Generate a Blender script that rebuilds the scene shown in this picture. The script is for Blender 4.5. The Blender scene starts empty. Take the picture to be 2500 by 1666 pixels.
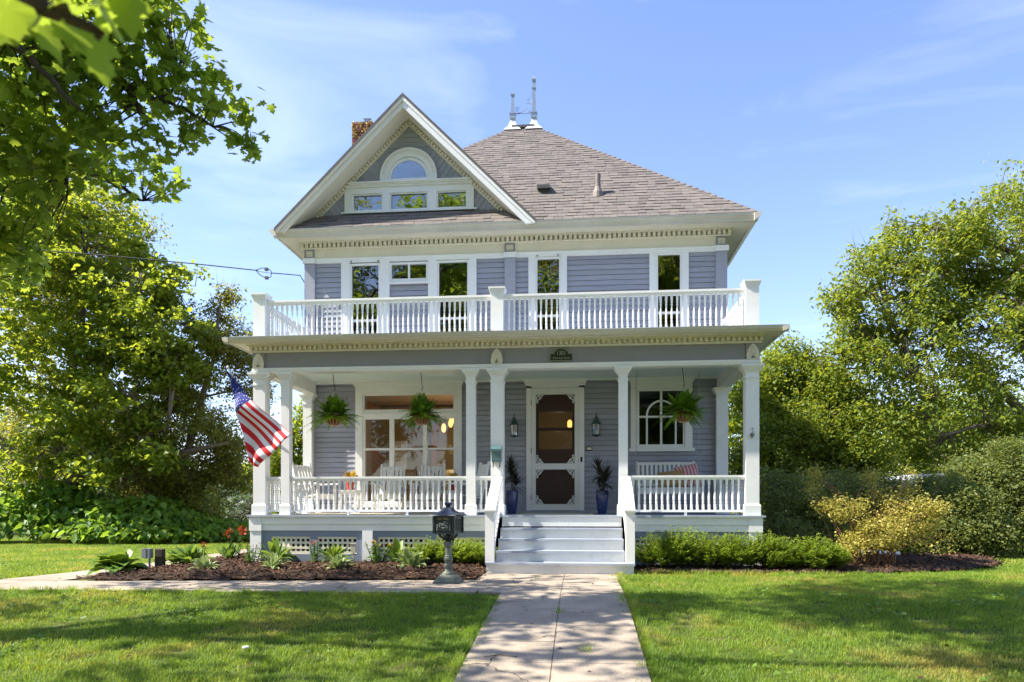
import bpy, math, random
import numpy as np
from mathutils import Vector, Matrix, Euler

random.seed(7)
rng = np.random.default_rng(11)
S = bpy.context.scene
COL = S.collection
R = math.radians

# ------------------------------------------------------------------ camera, sky, sun, exposure
cam_d = bpy.data.cameras.new("camera")
cam = bpy.data.objects.new("camera", cam_d)
COL.objects.link(cam)
CAM = Vector((0.0, -11.604, 0.9895))
YAW = 0.09176
cam.location = CAM
cam.rotation_euler = (R(90), 0, YAW)
cam_d.sensor_width = 36
cam_d.lens = 1777.7 / 2500 * 36
cam_d.shift_y = (1235.5 - 833) / 2500
cam_d.clip_start = 0.05
cam_d.clip_end = 2000
cam_d.dof.use_dof = True
cam_d.dof.focus_distance = 13.0
cam_d.dof.aperture_fstop = 2.2
S.camera = cam

SUN_EL, SUN_AZ = 48.0, 12.0          # the sun stands left of the house, a little in front of the facade
sun_dir = Vector((-math.cos(R(SUN_EL)) * math.cos(R(SUN_AZ)), -math.cos(R(SUN_EL)) * math.sin(R(SUN_AZ)), math.sin(R(SUN_EL))))
sun_d = bpy.data.lights.new("sun", "SUN")
sun_d.energy = 5.0
sun_d.angle = R(0.6)
sun_d.color = (1.0, 0.93, 0.80)
sun = bpy.data.objects.new("sun", sun_d)
COL.objects.link(sun)
sun.rotation_euler = sun_dir.to_track_quat("Z", "Y").to_euler()
sun.location = (-20, -5, 20)

world = bpy.data.worlds.new("World")
S.world = world
world.use_nodes = True
wn = world.node_tree.nodes
wl = world.node_tree.links
wn.clear()
w_out = wn.new("ShaderNodeOutputWorld")
w_bg = wn.new("ShaderNodeBackground")
w_sky = wn.new("ShaderNodeTexSky")
w_sky.sky_type = "NISHITA"
w_sky.sun_disc = False
w_sky.sun_elevation = R(SUN_EL)
w_sky.sun_rotation = math.atan2(sun_dir.x, sun_dir.y)
w_sky.air_density = 1.15
w_sky.dust_density = 0.5
w_sky.ozone_density = 2.2
w_bg.inputs["Strength"].default_value = 0.115
w_tc = wn.new("ShaderNodeTexCoord")
w_map = wn.new("ShaderNodeMapping")
w_map.inputs["Scale"].default_value = (1.6, 1.6, 6.0)
w_map.inputs["Rotation"].default_value = (0.15, 0.25, 0.6)
w_noise = wn.new("ShaderNodeTexNoise")
w_noise.inputs["Scale"].default_value = 1.7
w_noise.inputs["Detail"].default_value = 7
w_noise.inputs["Roughness"].default_value = 0.55
w_noise.inputs["Distortion"].default_value = 0.8
w_ramp = wn.new("ShaderNodeValToRGB")
w_ramp.color_ramp.elements[0].position = 0.5
w_ramp.color_ramp.elements[0].color = (0, 0, 0, 1)
w_ramp.color_ramp.elements[1].position = 0.85
w_ramp.color_ramp.elements[1].color = (0.24, 0.24, 0.24, 1)
w_mix = wn.new("ShaderNodeMixRGB")
w_mix.inputs["Color2"].default_value = (7.0, 7.2, 8.0, 1)
w_tint = wn.new("ShaderNodeMixRGB")
w_tint.blend_type = "MULTIPLY"
w_tint.inputs["Fac"].default_value = 1.0
w_tint.inputs["Color2"].default_value = (0.98, 0.94, 1.10, 1)
wl.new(w_tc.outputs["Generated"], w_map.inputs["Vector"])
wl.new(w_map.outputs["Vector"], w_noise.inputs["Vector"])
wl.new(w_noise.outputs["Fac"], w_ramp.inputs["Fac"])
wl.new(w_sky.outputs["Color"], w_tint.inputs["Color1"])
wl.new(w_tint.outputs["Color"], w_mix.inputs["Color1"])
wl.new(w_ramp.outputs["Color"], w_mix.inputs["Fac"])
wl.new(w_mix.outputs["Color"], w_bg.inputs["Color"])
wl.new(w_bg.outputs["Background"], w_out.inputs["Surface"])

vs = S.view_settings
vs.view_transform = "Standard"
vs.look = "None"
vs.exposure = 1.3
vs.gamma = 1
vs.use_curve_mapping = False
S.display_settings.display_device = "sRGB"
S.render.engine = "CYCLES"
cy = S.cycles
cy.use_denoising = True
cy.max_bounces = 7
cy.diffuse_bounces = 4
cy.glossy_bounces = 3
cy.transmission_bounces = 5
cy.transparent_max_bounces = 12
cy.sample_clamp_indirect = 6
cy.caustics_reflective = False
cy.caustics_refractive = False


def photo(px, py, Y):
    """A point measured in the photograph (2500 px wide), put at the depth Y it stands at."""
    f = 1777.7
    F = Vector((-math.sin(YAW), math.cos(YAW), 0))
    Rt = Vector((math.cos(YAW), math.sin(YAW), 0))
    d = F + Rt * ((px - 1250) / f) + Vector((0, 0, 1)) * ((1235.5 - py) / f)
    return CAM + d * ((Y - CAM.y) / d.y)


def ground_z(x, y):
    """The yard is level round the house and falls gently towards the street."""
    t = -3.3 - y
    if t <= 0:
        return 0.0
    return -0.093 * (t - 0.45 * (1 - math.exp(-t / 0.45)))


# ------------------------------------------------------------------ materials
def new_mat(name):
    m = bpy.data.materials.new(name)
    m.use_nodes = True
    nt = m.node_tree
    nt.nodes.clear()
    out = nt.nodes.new("ShaderNodeOutputMaterial")
    return m, nt.nodes, nt.links, out


def pmat(name, col, rough=0.55, var=0.08, scale=3.0, bump=0.0, bscale=60.0, metal=0.0, spec=0.4, stretch=None, grime=0.0, rnd=0.0):
    m, n, l, out = new_mat(name)
    b = n.new("ShaderNodeBsdfPrincipled")
    b.inputs["Roughness"].default_value = rough
    b.inputs["Metallic"].default_value = metal
    b.inputs["Specular IOR Level"].default_value = spec
    geo = n.new("ShaderNodeNewGeometry")
    mp = n.new("ShaderNodeMapping")
    if stretch:
        mp.inputs["Scale"].default_value = stretch
    l.new(geo.outputs["Position"], mp.inputs["Vector"])
    tex = n.new("ShaderNodeTexNoise")
    tex.inputs["Scale"].default_value = scale
    tex.inputs["Detail"].default_value = 6
    tex.inputs["Roughness"].default_value = 0.65
    l.new(mp.outputs["Vector"], tex.inputs["Vector"])
    ramp = n.new("ShaderNodeValToRGB")
    ramp.color_ramp.elements[0].position = 0.3
    ramp.color_ramp.elements[1].position = 0.7
    ramp.color_ramp.elements[0].color = tuple(c * (1 - var) for c in col) + (1,)
    ramp.color_ramp.elements[1].color = tuple(min(0.9, c * (1 + var)) for c in col) + (1,)
    l.new(tex.outputs["Fac"], ramp.inputs["Fac"])
    last = ramp.outputs["Color"]
    if grime > 0:
        g = n.new("ShaderNodeTexNoise")
        g.inputs["Scale"].default_value = 9.0
        g.inputs["Detail"].default_value = 8
        g.inputs["Roughness"].default_value = 0.75
        l.new(geo.outputs["Position"], g.inputs["Vector"])
        gr = n.new("ShaderNodeValToRGB")
        gr.color_ramp.elements[0].position = 0.56
        gr.color_ramp.elements[0].color = (0, 0, 0, 1)
        gr.color_ramp.elements[1].position = 0.78
        gr.color_ramp.elements[1].color = (grime, grime, grime, 1)
        l.new(g.outputs["Fac"], gr.inputs["Fac"])
        mx = n.new("ShaderNodeMixRGB")
        mx.inputs["Color2"].default_value = (0.16, 0.14, 0.11, 1)
        l.new(gr.outputs["Color"], mx.inputs["Fac"])
        l.new(last, mx.inputs["Color1"])
        last = mx.outputs["Color"]
    if rnd > 0:      # every board, slab or shingle its own slight shade
        oi = n.new("ShaderNodeObjectInfo")
        mr = n.new("ShaderNodeMapRange")
        mr.inputs["To Min"].default_value = 1 - rnd
        mr.inputs["To Max"].default_value = 1 + rnd
        l.new(oi.outputs["Random"], mr.inputs["Value"])
        hs = n.new("ShaderNodeHueSaturation")
        l.new(mr.outputs["Result"], hs.inputs["Value"])
        l.new(last, hs.inputs["Color"])
        last = hs.outputs["Color"]
    l.new(last, b.inputs["Base Color"])
    if bump > 0:
        t2 = n.new("ShaderNodeTexNoise")
        t2.inputs["Scale"].default_value = bscale
        t2.inputs["Detail"].default_value = 4
        l.new(mp.outputs["Vector"], t2.inputs["Vector"])
        bp = n.new("ShaderNodeBump")
        bp.inputs["Strength"].default_value = bump
        bp.inputs["Distance"].default_value = 0.01
        l.new(t2.outputs["Fac"], bp.inputs["Height"])
        l.new(bp.outputs["Normal"], b.inputs["Normal"])
    l.new(b.outputs["BSDF"], out.inputs["Surface"])
    return m


def leaf_mat(name, dark, light, trans, tfac=0.42, rough=0.45, spec=0.35):
    """Leaf: per leaf own colour between dark and light, and light shining through it."""
    m, n, l, out = new_mat(name)
    at = n.new("ShaderNodeAttribute")
    at.attribute_name = "tint"
    mx = n.new("ShaderNodeMixRGB")
    mx.inputs["Color1"].default_value = dark + (1,)
    mx.inputs["Color2"].default_value = light + (1,)
    l.new(at.outputs["Fac"], mx.inputs["Fac"])
    b = n.new("ShaderNodeBsdfPrincipled")
    b.inputs["Roughness"].default_value = rough
    b.inputs["Specular IOR Level"].default_value = spec
    l.new(mx.outputs["Color"], b.inputs["Base Color"])
    tr = n.new("ShaderNodeBsdfTranslucent")
    tm = n.new("ShaderNodeMixRGB")
    tm.inputs["Color1"].default_value = tuple(c * 0.7 for c in trans) + (1,)
    tm.inputs["Color2"].default_value = trans + (1,)
    l.new(at.outputs["Fac"], tm.inputs["Fac"])
    l.new(tm.outputs["Color"], tr.inputs["Color"])
    ms = n.new("ShaderNodeMixShader")
    ms.inputs["Fac"].default_value = tfac
    l.new(b.outputs["BSDF"], ms.inputs[1])
    l.new(tr.outputs["BSDF"], ms.inputs[2])
    l.new(ms.outputs["Shader"], out.inputs["Surface"])
    return m


def glass_mat(name, ior=1.9, tint=(0.9, 0.95, 0.93)):
    m, n, l, out = new_mat(name)
    tr = n.new("ShaderNodeBsdfTransparent")
    tr.inputs["Color"].default_value = tint + (1,)
    gl = n.new("ShaderNodeBsdfGlossy")
    gl.inputs["Roughness"].default_value = 0.0
    gl.inputs["Color"].default_value = (1, 1, 1, 1)
    fr = n.new("ShaderNodeFresnel")
    fr.inputs["IOR"].default_value = ior
    no = n.new("ShaderNodeTexNoise")
    no.inputs["Scale"].default_value = 2.3
    geo = n.new("ShaderNodeNewGeometry")
    l.new(geo.outputs["Position"], no.inputs["Vector"])
    bp = n.new("ShaderNodeBump")
    bp.inputs["Strength"].default_value = 0.25
    bp.inputs["Distance"].default_value = 0.01
    l.new(no.outputs["Fac"], bp.inputs["Height"])
    l.new(bp.outputs["Normal"], gl.inputs["Normal"])
    ms = n.new("ShaderNodeMixShader")
    l.new(fr.outputs["Fac"], ms.inputs["Fac"])
    l.new(tr.outputs["BSDF"], ms.inputs[1])
    l.new(gl.outputs["BSDF"], ms.inputs[2])
    l.new(ms.outputs["Shader"], out.inputs["Surface"])
    return m


def emit_mat(name, col, strength):
    m, n, l, out = new_mat(name)
    e = n.new("ShaderNodeEmission")
    e.inputs["Color"].default_value = col + (1,)
    e.inputs["Strength"].default_value = strength
    l.new(e.outputs["Emission"], out.inputs["Surface"])
    return m


M = {}
M["white"] = pmat("white_paint", (0.82, 0.82, 0.81), 0.5, 0.04, 2.5, 0.04, 40, grime=0.16)
M["trim"] = pmat("cream_trim_bounce_tint", (0.74, 0.69, 0.57), 0.55, 0.05, 2.0, grime=0.15)  # off-white trim with warm ground-bounce light put into the colour
M["gutter"] = pmat("gutter_tan", (0.60, 0.56, 0.48), 0.4, 0.10, 1.5, grime=0.35)
M["siding"] = pmat("siding_lavender_grey", (0.335, 0.344, 0.410), 0.6, 0.07, 3.0, 0.10, 30, stretch=(1, 1, 6), grime=0.13, rnd=0.07)
M["skirt"] = pmat("skirt_blue_grey", (0.20, 0.235, 0.32), 0.6, 0.07, 3.0, grime=0.15)
M["frieze"] = pmat("frieze_grey", (0.27, 0.268, 0.285), 0.55, 0.05, 2.0)
M["tread"] = pmat("porch_floor_grey", (0.34, 0.38, 0.45), 0.5, 0.08, 3.0, grime=0.5, rnd=0.06)
M["step_white"] = pmat("step_riser_white", (0.67, 0.675, 0.67), 0.45, 0.06, 2.5, grime=0.5)
M["ceiling"] = pmat("porch_ceiling_blue", (0.66, 0.75, 0.72), 0.6, 0.03, 2.0)
M["roofdark"] = pmat("roof_underlay", (0.10, 0.085, 0.08), 0.9, 0.2, 8.0)
M["shingle"] = [pmat("shingle_" + w, c, 0.92, 0.12, 7.0, 0.3, 160, spec=0.15) for w, c in (
    ("taupe", (0.170, 0.151, 0.140)), ("warm", (0.186, 0.163, 0.149)), ("grey", (0.158, 0.143, 0.135)), ("deep", (0.142, 0.126, 0.118)))]
M["brick"] = [pmat("brick_" + w, c, 0.9, 0.25, 25.0, 0.5, 90) for w, c in (("red", (0.27, 0.085, 0.06)), ("brown", (0.20, 0.07, 0.055)), ("pale", (0.33, 0.14, 0.10)))]
M["mortar"] = pmat("mortar", (0.36, 0.31, 0.26), 0.95, 0.2, 20.0)
M["metal"] = pmat("painted_metal_grey", (0.36, 0.40, 0.44), 0.35, 0.1, 8.0, metal=0.5)
M["flash"] = pmat("white_flashing", (0.72, 0.73, 0.74), 0.4, 0.05)
M["iron"] = pmat("black_iron", (0.02, 0.02, 0.022), 0.4, 0.2, 10.0, metal=0.6)
M["vent"] = pmat("vent_dark", (0.10, 0.095, 0.095), 0.6, 0.2, 9.0)
M["pipe"] = pmat("vent_pipe_brown", (0.20, 0.165, 0.15), 0.6, 0.2, 9.0)
M["glass"] = glass_mat("window_glass", 1.55)
M["glass_up"] = glass_mat("upper_window_glass", 2.05)
M["void"] = pmat("darkness_black", (0.012, 0.014, 0.013), 0.9, 0.2)  # near-black colour stands in for the darkness of unlit spaces
M["shutter"] = pmat("green_blind", (0.022, 0.065, 0.05), 0.6, 0.1)
M["wall_in"] = pmat("dining_wall", (0.33, 0.26, 0.16), 0.85, 0.08, 2.0)
M["ceil_in"] = pmat("dining_ceiling", (0.62, 0.44, 0.31), 0.85, 0.05)
M["wood"] = pmat("dark_door_wood", (0.12, 0.058, 0.048), 0.45, 0.25, 6.0, stretch=(14, 1, 1))
M["oak"] = pmat("orange_oak", (0.34, 0.15, 0.05), 0.5, 0.25, 6.0, stretch=(12, 1, 1))
M["verdigris"] = pmat("verdigris_metal", (0.055, 0.10, 0.085), 0.45, 0.35, 18.0, metal=0.5)
M["mailbox"] = pmat("blue_green_copper", (0.11, 0.19, 0.20), 0.4, 0.2, 14.0, metal=0.4)
M["castiron"] = pmat("dark_green_cast_iron", (0.022, 0.035, 0.035), 0.35, 0.5, 22.0, 0.2, 60, metal=0.3)
M["oldbronze"] = pmat("weathered_bronze", (0.15, 0.165, 0.135), 0.55, 0.4, 25.0, 0.3, 80, metal=0.3)
M["ironroof"] = pmat("blue_black_roof_paint", (0.030, 0.042, 0.075), 0.3, 0.25, 18.0)
M["gold"] = pmat("dull_gold", (0.42, 0.27, 0.07), 0.5, 0.2, 30.0)
M["relief"] = pmat("worn_relief_silver", (0.30, 0.34, 0.31), 0.5, 0.3, 30.0)
M["plaque"] = pmat("plaque_dark_green", (0.018, 0.030, 0.012), 0.4, 0.15, 12.0)
M["plaquetxt"] = pmat("plaque_lettering", (0.34, 0.36, 0.24), 0.5, 0.05)
M["coir"] = pmat("coir_liner", (0.17, 0.075, 0.03), 0.95, 0.4, 60.0, 0.5, 120)
M["copperwire"] = pmat("copper_wire", (0.62, 0.40, 0.30), 0.4, 0.1, 10.0)
M["potblue"] = pmat("blue_glaze", (0.035, 0.050, 0.165), 0.18, 0.45, 45.0, spec=0.6)
M["potred"] = pmat("orange_red_pot", (0.50, 0.06, 0.02), 0.45, 0.1)
M["soil"] = pmat("soil", (0.03, 0.02, 0.015), 0.95, 0.3, 30)
M["chairwhite"] = pmat("white_outdoor_furniture", (0.78, 0.77, 0.74), 0.45, 0.03)
M["rug"] = pmat("straw_rug", (0.52, 0.46, 0.33), 0.9, 0.12, 20.0, 0.2, 120)
M["tan"] = pmat("tan_cushion", (0.33, 0.22, 0.10), 0.85, 0.1, 8.0, 0.2, 160)
M["bark"] = pmat("grey_bark", (0.17, 0.135, 0.105), 0.9, 0.4, 9.0, 0.8, 22, stretch=(1, 1, 0.25))
M["barkdark"] = pmat("dark_bark", (0.060, 0.046, 0.036), 0.9, 0.4, 12.0, 0.8, 30, stretch=(1, 1, 0.3))
M["barkred"] = pmat("reddish_stems", (0.20, 0.105, 0.06), 0.85, 0.3, 9.0)
M["postwood"] = pmat("weathered_post", (0.05, 0.042, 0.032), 0.9, 0.4, 12.0, 0.5, 40, stretch=(3, 3, 0.4))
M["boxgrey"] = pmat("grey_plastic_box", (0.17, 0.19, 0.205), 0.5, 0.1)
M["boxtan"] = pmat("tan_metal_box", (0.42, 0.40, 0.33), 0.5, 0.1)
M["rubber"] = pmat("black_cable", (0.03, 0.03, 0.032), 0.6, 0.1)
M["silver"] = pmat("galvanised_chain", (0.45, 0.46, 0.47), 0.35, 0.1, 20, metal=0.9)
M["carpaint"] = pmat("silver_car_paint", (0.55, 0.60, 0.68), 0.25, 0.03, 2.0, metal=0.3)
M["plastic_white"] = pmat("white_pvc", (0.72, 0.72, 0.70), 0.4, 0.06)
M["flag_red"] = pmat("flag_red", (0.62, 0.015, 0.02), 0.7, 0.05, 4.0)
M["flag_white"] = pmat("flag_white", (0.76, 0.74, 0.78), 0.7, 0.03, 4.0)
M["flag_blue"] = pmat("flag_blue", (0.018, 0.032, 0.24), 0.7, 0.08, 4.0)
M["patwhite"] = pmat("pattern_white", (0.6, 0.58, 0.52), 0.8, 0.05)
M["patblack"] = pmat("pattern_black", (0.015, 0.015, 0.017), 0.8, 0.1)
M["sofa"] = pmat("linen_upholstery", (0.42, 0.37, 0.28), 0.9, 0.08, 5.0)
M["amber"] = emit_mat("lit_amber_glass", (1.0, 0.42, 0.10), 1.7)
M["bright_in"] = pmat("white_shutter_in", (0.75, 0.78, 0.8), 0.8, 0.03)

# leaves
M["lf_maple"] = leaf_mat("maple_leaf", (0.065, 0.135, 0.02), (0.165, 0.25, 0.034), (0.46, 0.60, 0.052), 0.53)
M["lf_left"] = leaf_mat("left_tree_leaf", (0.06, 0.13, 0.02), (0.20, 0.27, 0.03), (0.56, 0.64, 0.045), 0.5)
M["lf_scrub"] = leaf_mat("scrub_leaf", (0.075, 0.12, 0.024), (0.25, 0.24, 0.05), (0.56, 0.54, 0.07), 0.45)
M["lf_dark"] = leaf_mat("dark_leaf", (0.04, 0.09, 0.022), (0.11, 0.18, 0.035), (0.32, 0.48, 0.05), 0.42)
M["lf_right"] = leaf_mat("right_tree_leaf", (0.072, 0.145, 0.022), (0.21, 0.265, 0.04), (0.54, 0.60, 0.052), 0.46)
M["lf_hedge"] = leaf_mat("hedge_leaf", (0.075, 0.13, 0.042), (0.21, 0.225, 0.065), (0.42, 0.48, 0.09), 0.42)
M["lf_gold"] = leaf_mat("gold_shrub_leaf", (0.20, 0.22, 0.04), (0.60, 0.50, 0.12), (0.70, 0.62, 0.12), 0.40)
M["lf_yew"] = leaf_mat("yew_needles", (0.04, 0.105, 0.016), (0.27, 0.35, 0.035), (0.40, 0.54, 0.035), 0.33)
M["lf_knot"] = leaf_mat("broad_undergrowth_leaf", (0.05, 0.14, 0.024), (0.17, 0.29, 0.037), (0.40, 0.60, 0.05), 0.42)
M["lf_hosta"] = leaf_mat("hosta_leaf", (0.07, 0.16, 0.03), (0.18, 0.29, 0.045), (0.38, 0.52, 0.06), 0.35)
M["lf_vari"] = leaf_mat("variegated_leaf", (0.09, 0.17, 0.05), (0.38, 0.44, 0.20), (0.4, 0.5, 0.15), 0.25)
M["lf_lily"] = leaf_mat("lily_leaf", (0.03, 0.09, 0.015), (0.09, 0.17, 0.025), (0.22, 0.34, 0.04), 0.3)
M["lf_fern"] = leaf_mat("fern_leaf", (0.05, 0.14, 0.012), (0.16, 0.28, 0.022), (0.34, 0.52, 0.03), 0.38)
M["lf_spike"] = leaf_mat("spiky_leaf", (0.016, 0.020, 0.010), (0.055, 0.050, 0.028), (0.08, 0.08, 0.03), 0.15)
M["lf_croton"] = leaf_mat("croton_leaf", (0.30, 0.20, 0.015), (0.68, 0.40, 0.015), (0.6, 0.4, 0.03), 0.3)
M["petal_red"] = leaf_mat("rust_red_petal", (0.22, 0.03, 0.01), (0.42, 0.08, 0.02), (0.4, 0.08, 0.02), 0.3)
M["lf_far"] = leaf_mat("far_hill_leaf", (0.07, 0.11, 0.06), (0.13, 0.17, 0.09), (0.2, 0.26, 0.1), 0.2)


def ground_mat(name, c1, c2, c3, scale, bump, bscale):
    m, n, l, out = new_mat(name)
    b = n.new("ShaderNodeBsdfPrincipled")
    b.inputs["Roughness"].default_value = 0.95
    b.inputs["Specular IOR Level"].default_value = 0.1
    geo = n.new("ShaderNodeNewGeometry")
    t1 = n.new("ShaderNodeTexNoise")
    t1.inputs["Scale"].default_value = scale
    t1.inputs["Detail"].default_value = 8
    t1.inputs["Roughness"].default_value = 0.7
    l.new(geo.outputs["Position"], t1.inputs["Vector"])
    r = n.new("ShaderNodeValToRGB")
    e = r.color_ramp.elements
    e[0].position = 0.3
    e[0].color = c1 + (1,)
    e[1].position = 0.52
    e[1].color = c2 + (1,)
    x = e.new(0.72)
    x.color = c3 + (1,)
    l.new(t1.outputs["Fac"], r.inputs["Fac"])
    l.new(r.outputs["Color"], b.inputs["Base Color"])
    t2 = n.new("ShaderNodeTexNoise")
    t2.inputs["Scale"].default_value = bscale
    t2.inputs["Detail"].default_value = 6
    l.new(geo.outputs["Position"], t2.inputs["Vector"])
    bp = n.new("ShaderNodeBump")
    bp.inputs["Strength"].default_value = bump
    bp.inputs["Distance"].default_value = 0.02
    l.new(t2.outputs["Fac"], bp.inputs["Height"])
    l.new(bp.outputs["Normal"], b.inputs["Normal"])
    l.new(b.outputs["BSDF"], out.inputs["Surface"])
    return m


M["lawn"] = ground_mat("lawn_soil", (0.045, 0.075, 0.015), (0.075, 0.105, 0.022), (0.14, 0.12, 0.05), 2.2, 0.8, 60)
M["mulch"] = ground_mat("mulch_ground", (0.028, 0.020, 0.015), (0.058, 0.040, 0.030), (0.11, 0.08, 0.06), 18, 1.0, 45)


def concrete_mat():
    m, n, l, out = new_mat("walk_concrete")
    b = n.new("ShaderNodeBsdfPrincipled")
    b.inputs["Roughness"].default_value = 0.9
    b.inputs["Specular IOR Level"].default_value = 0.2
    geo = n.new("ShaderNodeNewGeometry")
    t1 = n.new("ShaderNodeTexNoise")
    t1.inputs["Scale"].default_value = 1.6
    t1.inputs["Detail"].default_value = 9
    t1.inputs["Roughness"].default_value = 0.7
    l.new(geo.outputs["Position"], t1.inputs["Vector"])
    r = n.new("ShaderNodeValToRGB")
    r.color_ramp.elements[0].position = 0.28
    r.color_ramp.elements[0].color = (0.265, 0.225, 0.182, 1)
    r.color_ramp.elements[1].position = 0.72
    r.color_ramp.elements[1].color = (0.49, 0.415, 0.335, 1)
    l.new(t1.outputs["Fac"], r.inputs["Fac"])
    sp = n.new("ShaderNodeTexNoise")
    sp.inputs["Scale"].default_value = 110
    sp.inputs["Detail"].default_value = 3
    l.new(geo.outputs["Position"], sp.inputs["Vector"])
    sr = n.new("ShaderNodeValToRGB")
    sr.color_ramp.elements[0].position = 0.36
    sr.color_ramp.elements[0].color = (0.62, 0.6, 0.58, 1)
    sr.color_ramp.elements[1].position = 0.6
    sr.color_ramp.elements[1].color = (1.1, 1.08, 1.05, 1)
    l.new(sp.outputs["Fac"], sr.inputs["Fac"])
    mu = n.new("ShaderNodeMixRGB")
    mu.blend_type = "MULTIPLY"
    mu.inputs["Fac"].default_value = 0.8
    l.new(r.outputs["Color"], mu.inputs["Color1"])
    l.new(sr.outputs["Color"], mu.inputs["Color2"])
    # hairline cracks
    vo = n.new("ShaderNodeTexVoronoi")
    vo.feature = "DISTANCE_TO_EDGE"
    vo.inputs["Scale"].default_value = 0.75
    wob = n.new("ShaderNodeTexNoise")
    wob.inputs["Scale"].default_value = 6
    l.new(geo.outputs["Position"], wob.inputs["Vector"])
    ad = n.new("ShaderNodeMixRGB")
    ad.blend_type = "LINEAR_LIGHT"
    ad.inputs["Fac"].default_value = 0.12
    l.new(geo.outputs["Position"], ad.inputs["Color1"])
    l.new(wob.outputs["Color"], ad.inputs["Color2"])
    l.new(ad.outputs["Color"], vo.inputs["Vector"])
    cr = n.new("ShaderNodeValToRGB")
    cr.color_ramp.elements[0].position = 0.002
    cr.color_ramp.elements[0].color = (1, 1, 1, 1)
    cr.color_ramp.elements[1].position = 0.007
    cr.color_ramp.elements[1].color = (0, 0, 0, 1)
    l.new(vo.outputs["Distance"], cr.inputs["Fac"])
    gate = n.new("ShaderNodeTexNoise")
    gate.inputs["Scale"].default_value = 0.9
    l.new(geo.outputs["Position"], gate.inputs["Vector"])
    gm = n.new("ShaderNodeMath")
    gm.operation = "GREATER_THAN"
    gm.inputs[1].default_value = 0.54
    l.new(gate.outputs["Fac"], gm.inputs[0])
    ga = n.new("ShaderNodeMath")
    ga.operation = "MULTIPLY"
    l.new(cr.outputs["Color"], ga.inputs[0])
    l.new(gm.outputs["Value"], ga.inputs[1])
    mc = n.new("ShaderNodeMixRGB")
    mc.inputs["Color2"].default_value = (0.05, 0.045, 0.035, 1)
    l.new(ga.outputs["Value"], mc.inputs["Fac"])
    l.new(mu.outputs["Color"], mc.inputs["Color1"])
    l.new(mc.outputs["Color"], b.inputs["Base Color"])
    bp = n.new("ShaderNodeBump")
    bp.inputs["Strength"].default_value = 0.4
    bp.inputs["Distance"].default_value = 0.006
    l.new(sp.outputs["Fac"], bp.inputs["Height"])
    l.new(bp.outputs["Normal"], b.inputs["Normal"])
    l.new(b.outputs["BSDF"], out.inputs["Surface"])
    return m


M["concrete"] = concrete_mat()
M["joint"] = pmat("joint_dirt", (0.07, 0.055, 0.04), 0.95, 0.3, 20)


def grass_mat():
    m, n, l, out = new_mat("grass_blade")
    geo = n.new("ShaderNodeNewGeometry")
    t1 = n.new("ShaderNodeTexNoise")
    t1.inputs["Scale"].default_value = 1.1
    t1.inputs["Detail"].default_value = 6
    t1.inputs["Roughness"].default_value = 0.7
    l.new(geo.outputs["Position"], t1.inputs["Vector"])
    r = n.new("ShaderNodeValToRGB")
    e = r.color_ramp.elements
    e[0].position = 0.35
    e[0].color = (0.10, 0.20, 0.024, 1)
    e[1].position = 0.55
    e[1].color = (0.18, 0.285, 0.036, 1)
    x = e.new(0.72)
    x.color = (0.36, 0.32, 0.10, 1)
    t0 = n.new("ShaderNodeTexNoise")
    t0.inputs["Scale"].default_value = 0.45
    t0.inputs["Detail"].default_value = 3
    l.new(geo.outputs["Position"], t0.inputs["Vector"])
    av = n.new("ShaderNodeMath")
    av.operation = "MULTIPLY_ADD"
    av.inputs[1].default_value = 0.55
    l.new(t0.outputs["Fac"], av.inputs[0])
    hv = n.new("ShaderNodeMath")
    hv.operation = "MULTIPLY_ADD"
    hv.inputs[1].default_value = 0.75
    hv.inputs[2].default_value = -0.13
    l.new(t1.outputs["Fac"], hv.inputs[0])
    l.new(hv.outputs["Value"], av.inputs[2])
    l.new(av.outputs["Value"], r.inputs["Fac"])
    at = n.new("ShaderNodeAttribute")
    at.attribute_name = "tint"
    mx = n.new("ShaderNodeMixRGB")
    mx.blend_type = "MULTIPLY"
    mx.inputs["Fac"].default_value = 1
    tr = n.new("ShaderNodeValToRGB")
    tr.color_ramp.elements[0].color = (0.6, 0.62, 0.6, 1)
    tr.color_ramp.elements[1].color = (1.5, 1.35, 1.3, 1)
    l.new(at.outputs["Fac"], tr.inputs["Fac"])
    l.new(r.outputs["Color"], mx.inputs["Color1"])
    l.new(tr.outputs["Color"], mx.inputs["Color2"])
    b = n.new("ShaderNodeBsdfPrincipled")
    b.inputs["Roughness"].default_value = 0.5
    b.inputs["Specular IOR Level"].default_value = 0.3
    l.new(mx.outputs["Color"], b.inputs["Base Color"])
    t = n.new("ShaderNodeBsdfTranslucent")
    g = n.new("ShaderNodeMixRGB")
    g.blend_type = "MULTIPLY"
    g.inputs["Fac"].default_value = 1
    g.inputs["Color2"].default_value = (2.3, 2.0, 1.1, 1)
    l.new(mx.outputs["Color"], g.inputs["Color1"])
    l.new(g.outputs["Color"], t.inputs["Color"])
    ms = n.new("ShaderNodeMixShader")
    ms.inputs["Fac"].default_value = 0.38
    l.new(b.outputs["BSDF"], ms.inputs[1])
    l.new(t.outputs["BSDF"], ms.inputs[2])
    l.new(ms.outputs["Shader"], out.inputs["Surface"])
    return m


M["grass"] = grass_mat()


def screen_mat():
    m, n, l, out = new_mat("insect_screen")
    t = n.new("ShaderNodeBsdfTransparent")
    d = n.new("ShaderNodeBsdfDiffuse")
    d.inputs["Color"].default_value = (0.045, 0.038, 0.036, 1)
    ms = n.new("ShaderNodeMixShader")
    ms.inputs["Fac"].default_value = 0.35
    l.new(t.outputs["BSDF"], ms.inputs[1])
    l.new(d.outputs["BSDF"], ms.inputs[2])
    l.new(ms.outputs["Shader"], out.inputs["Surface"])
    return m


M["screen"] = screen_mat()


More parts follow.
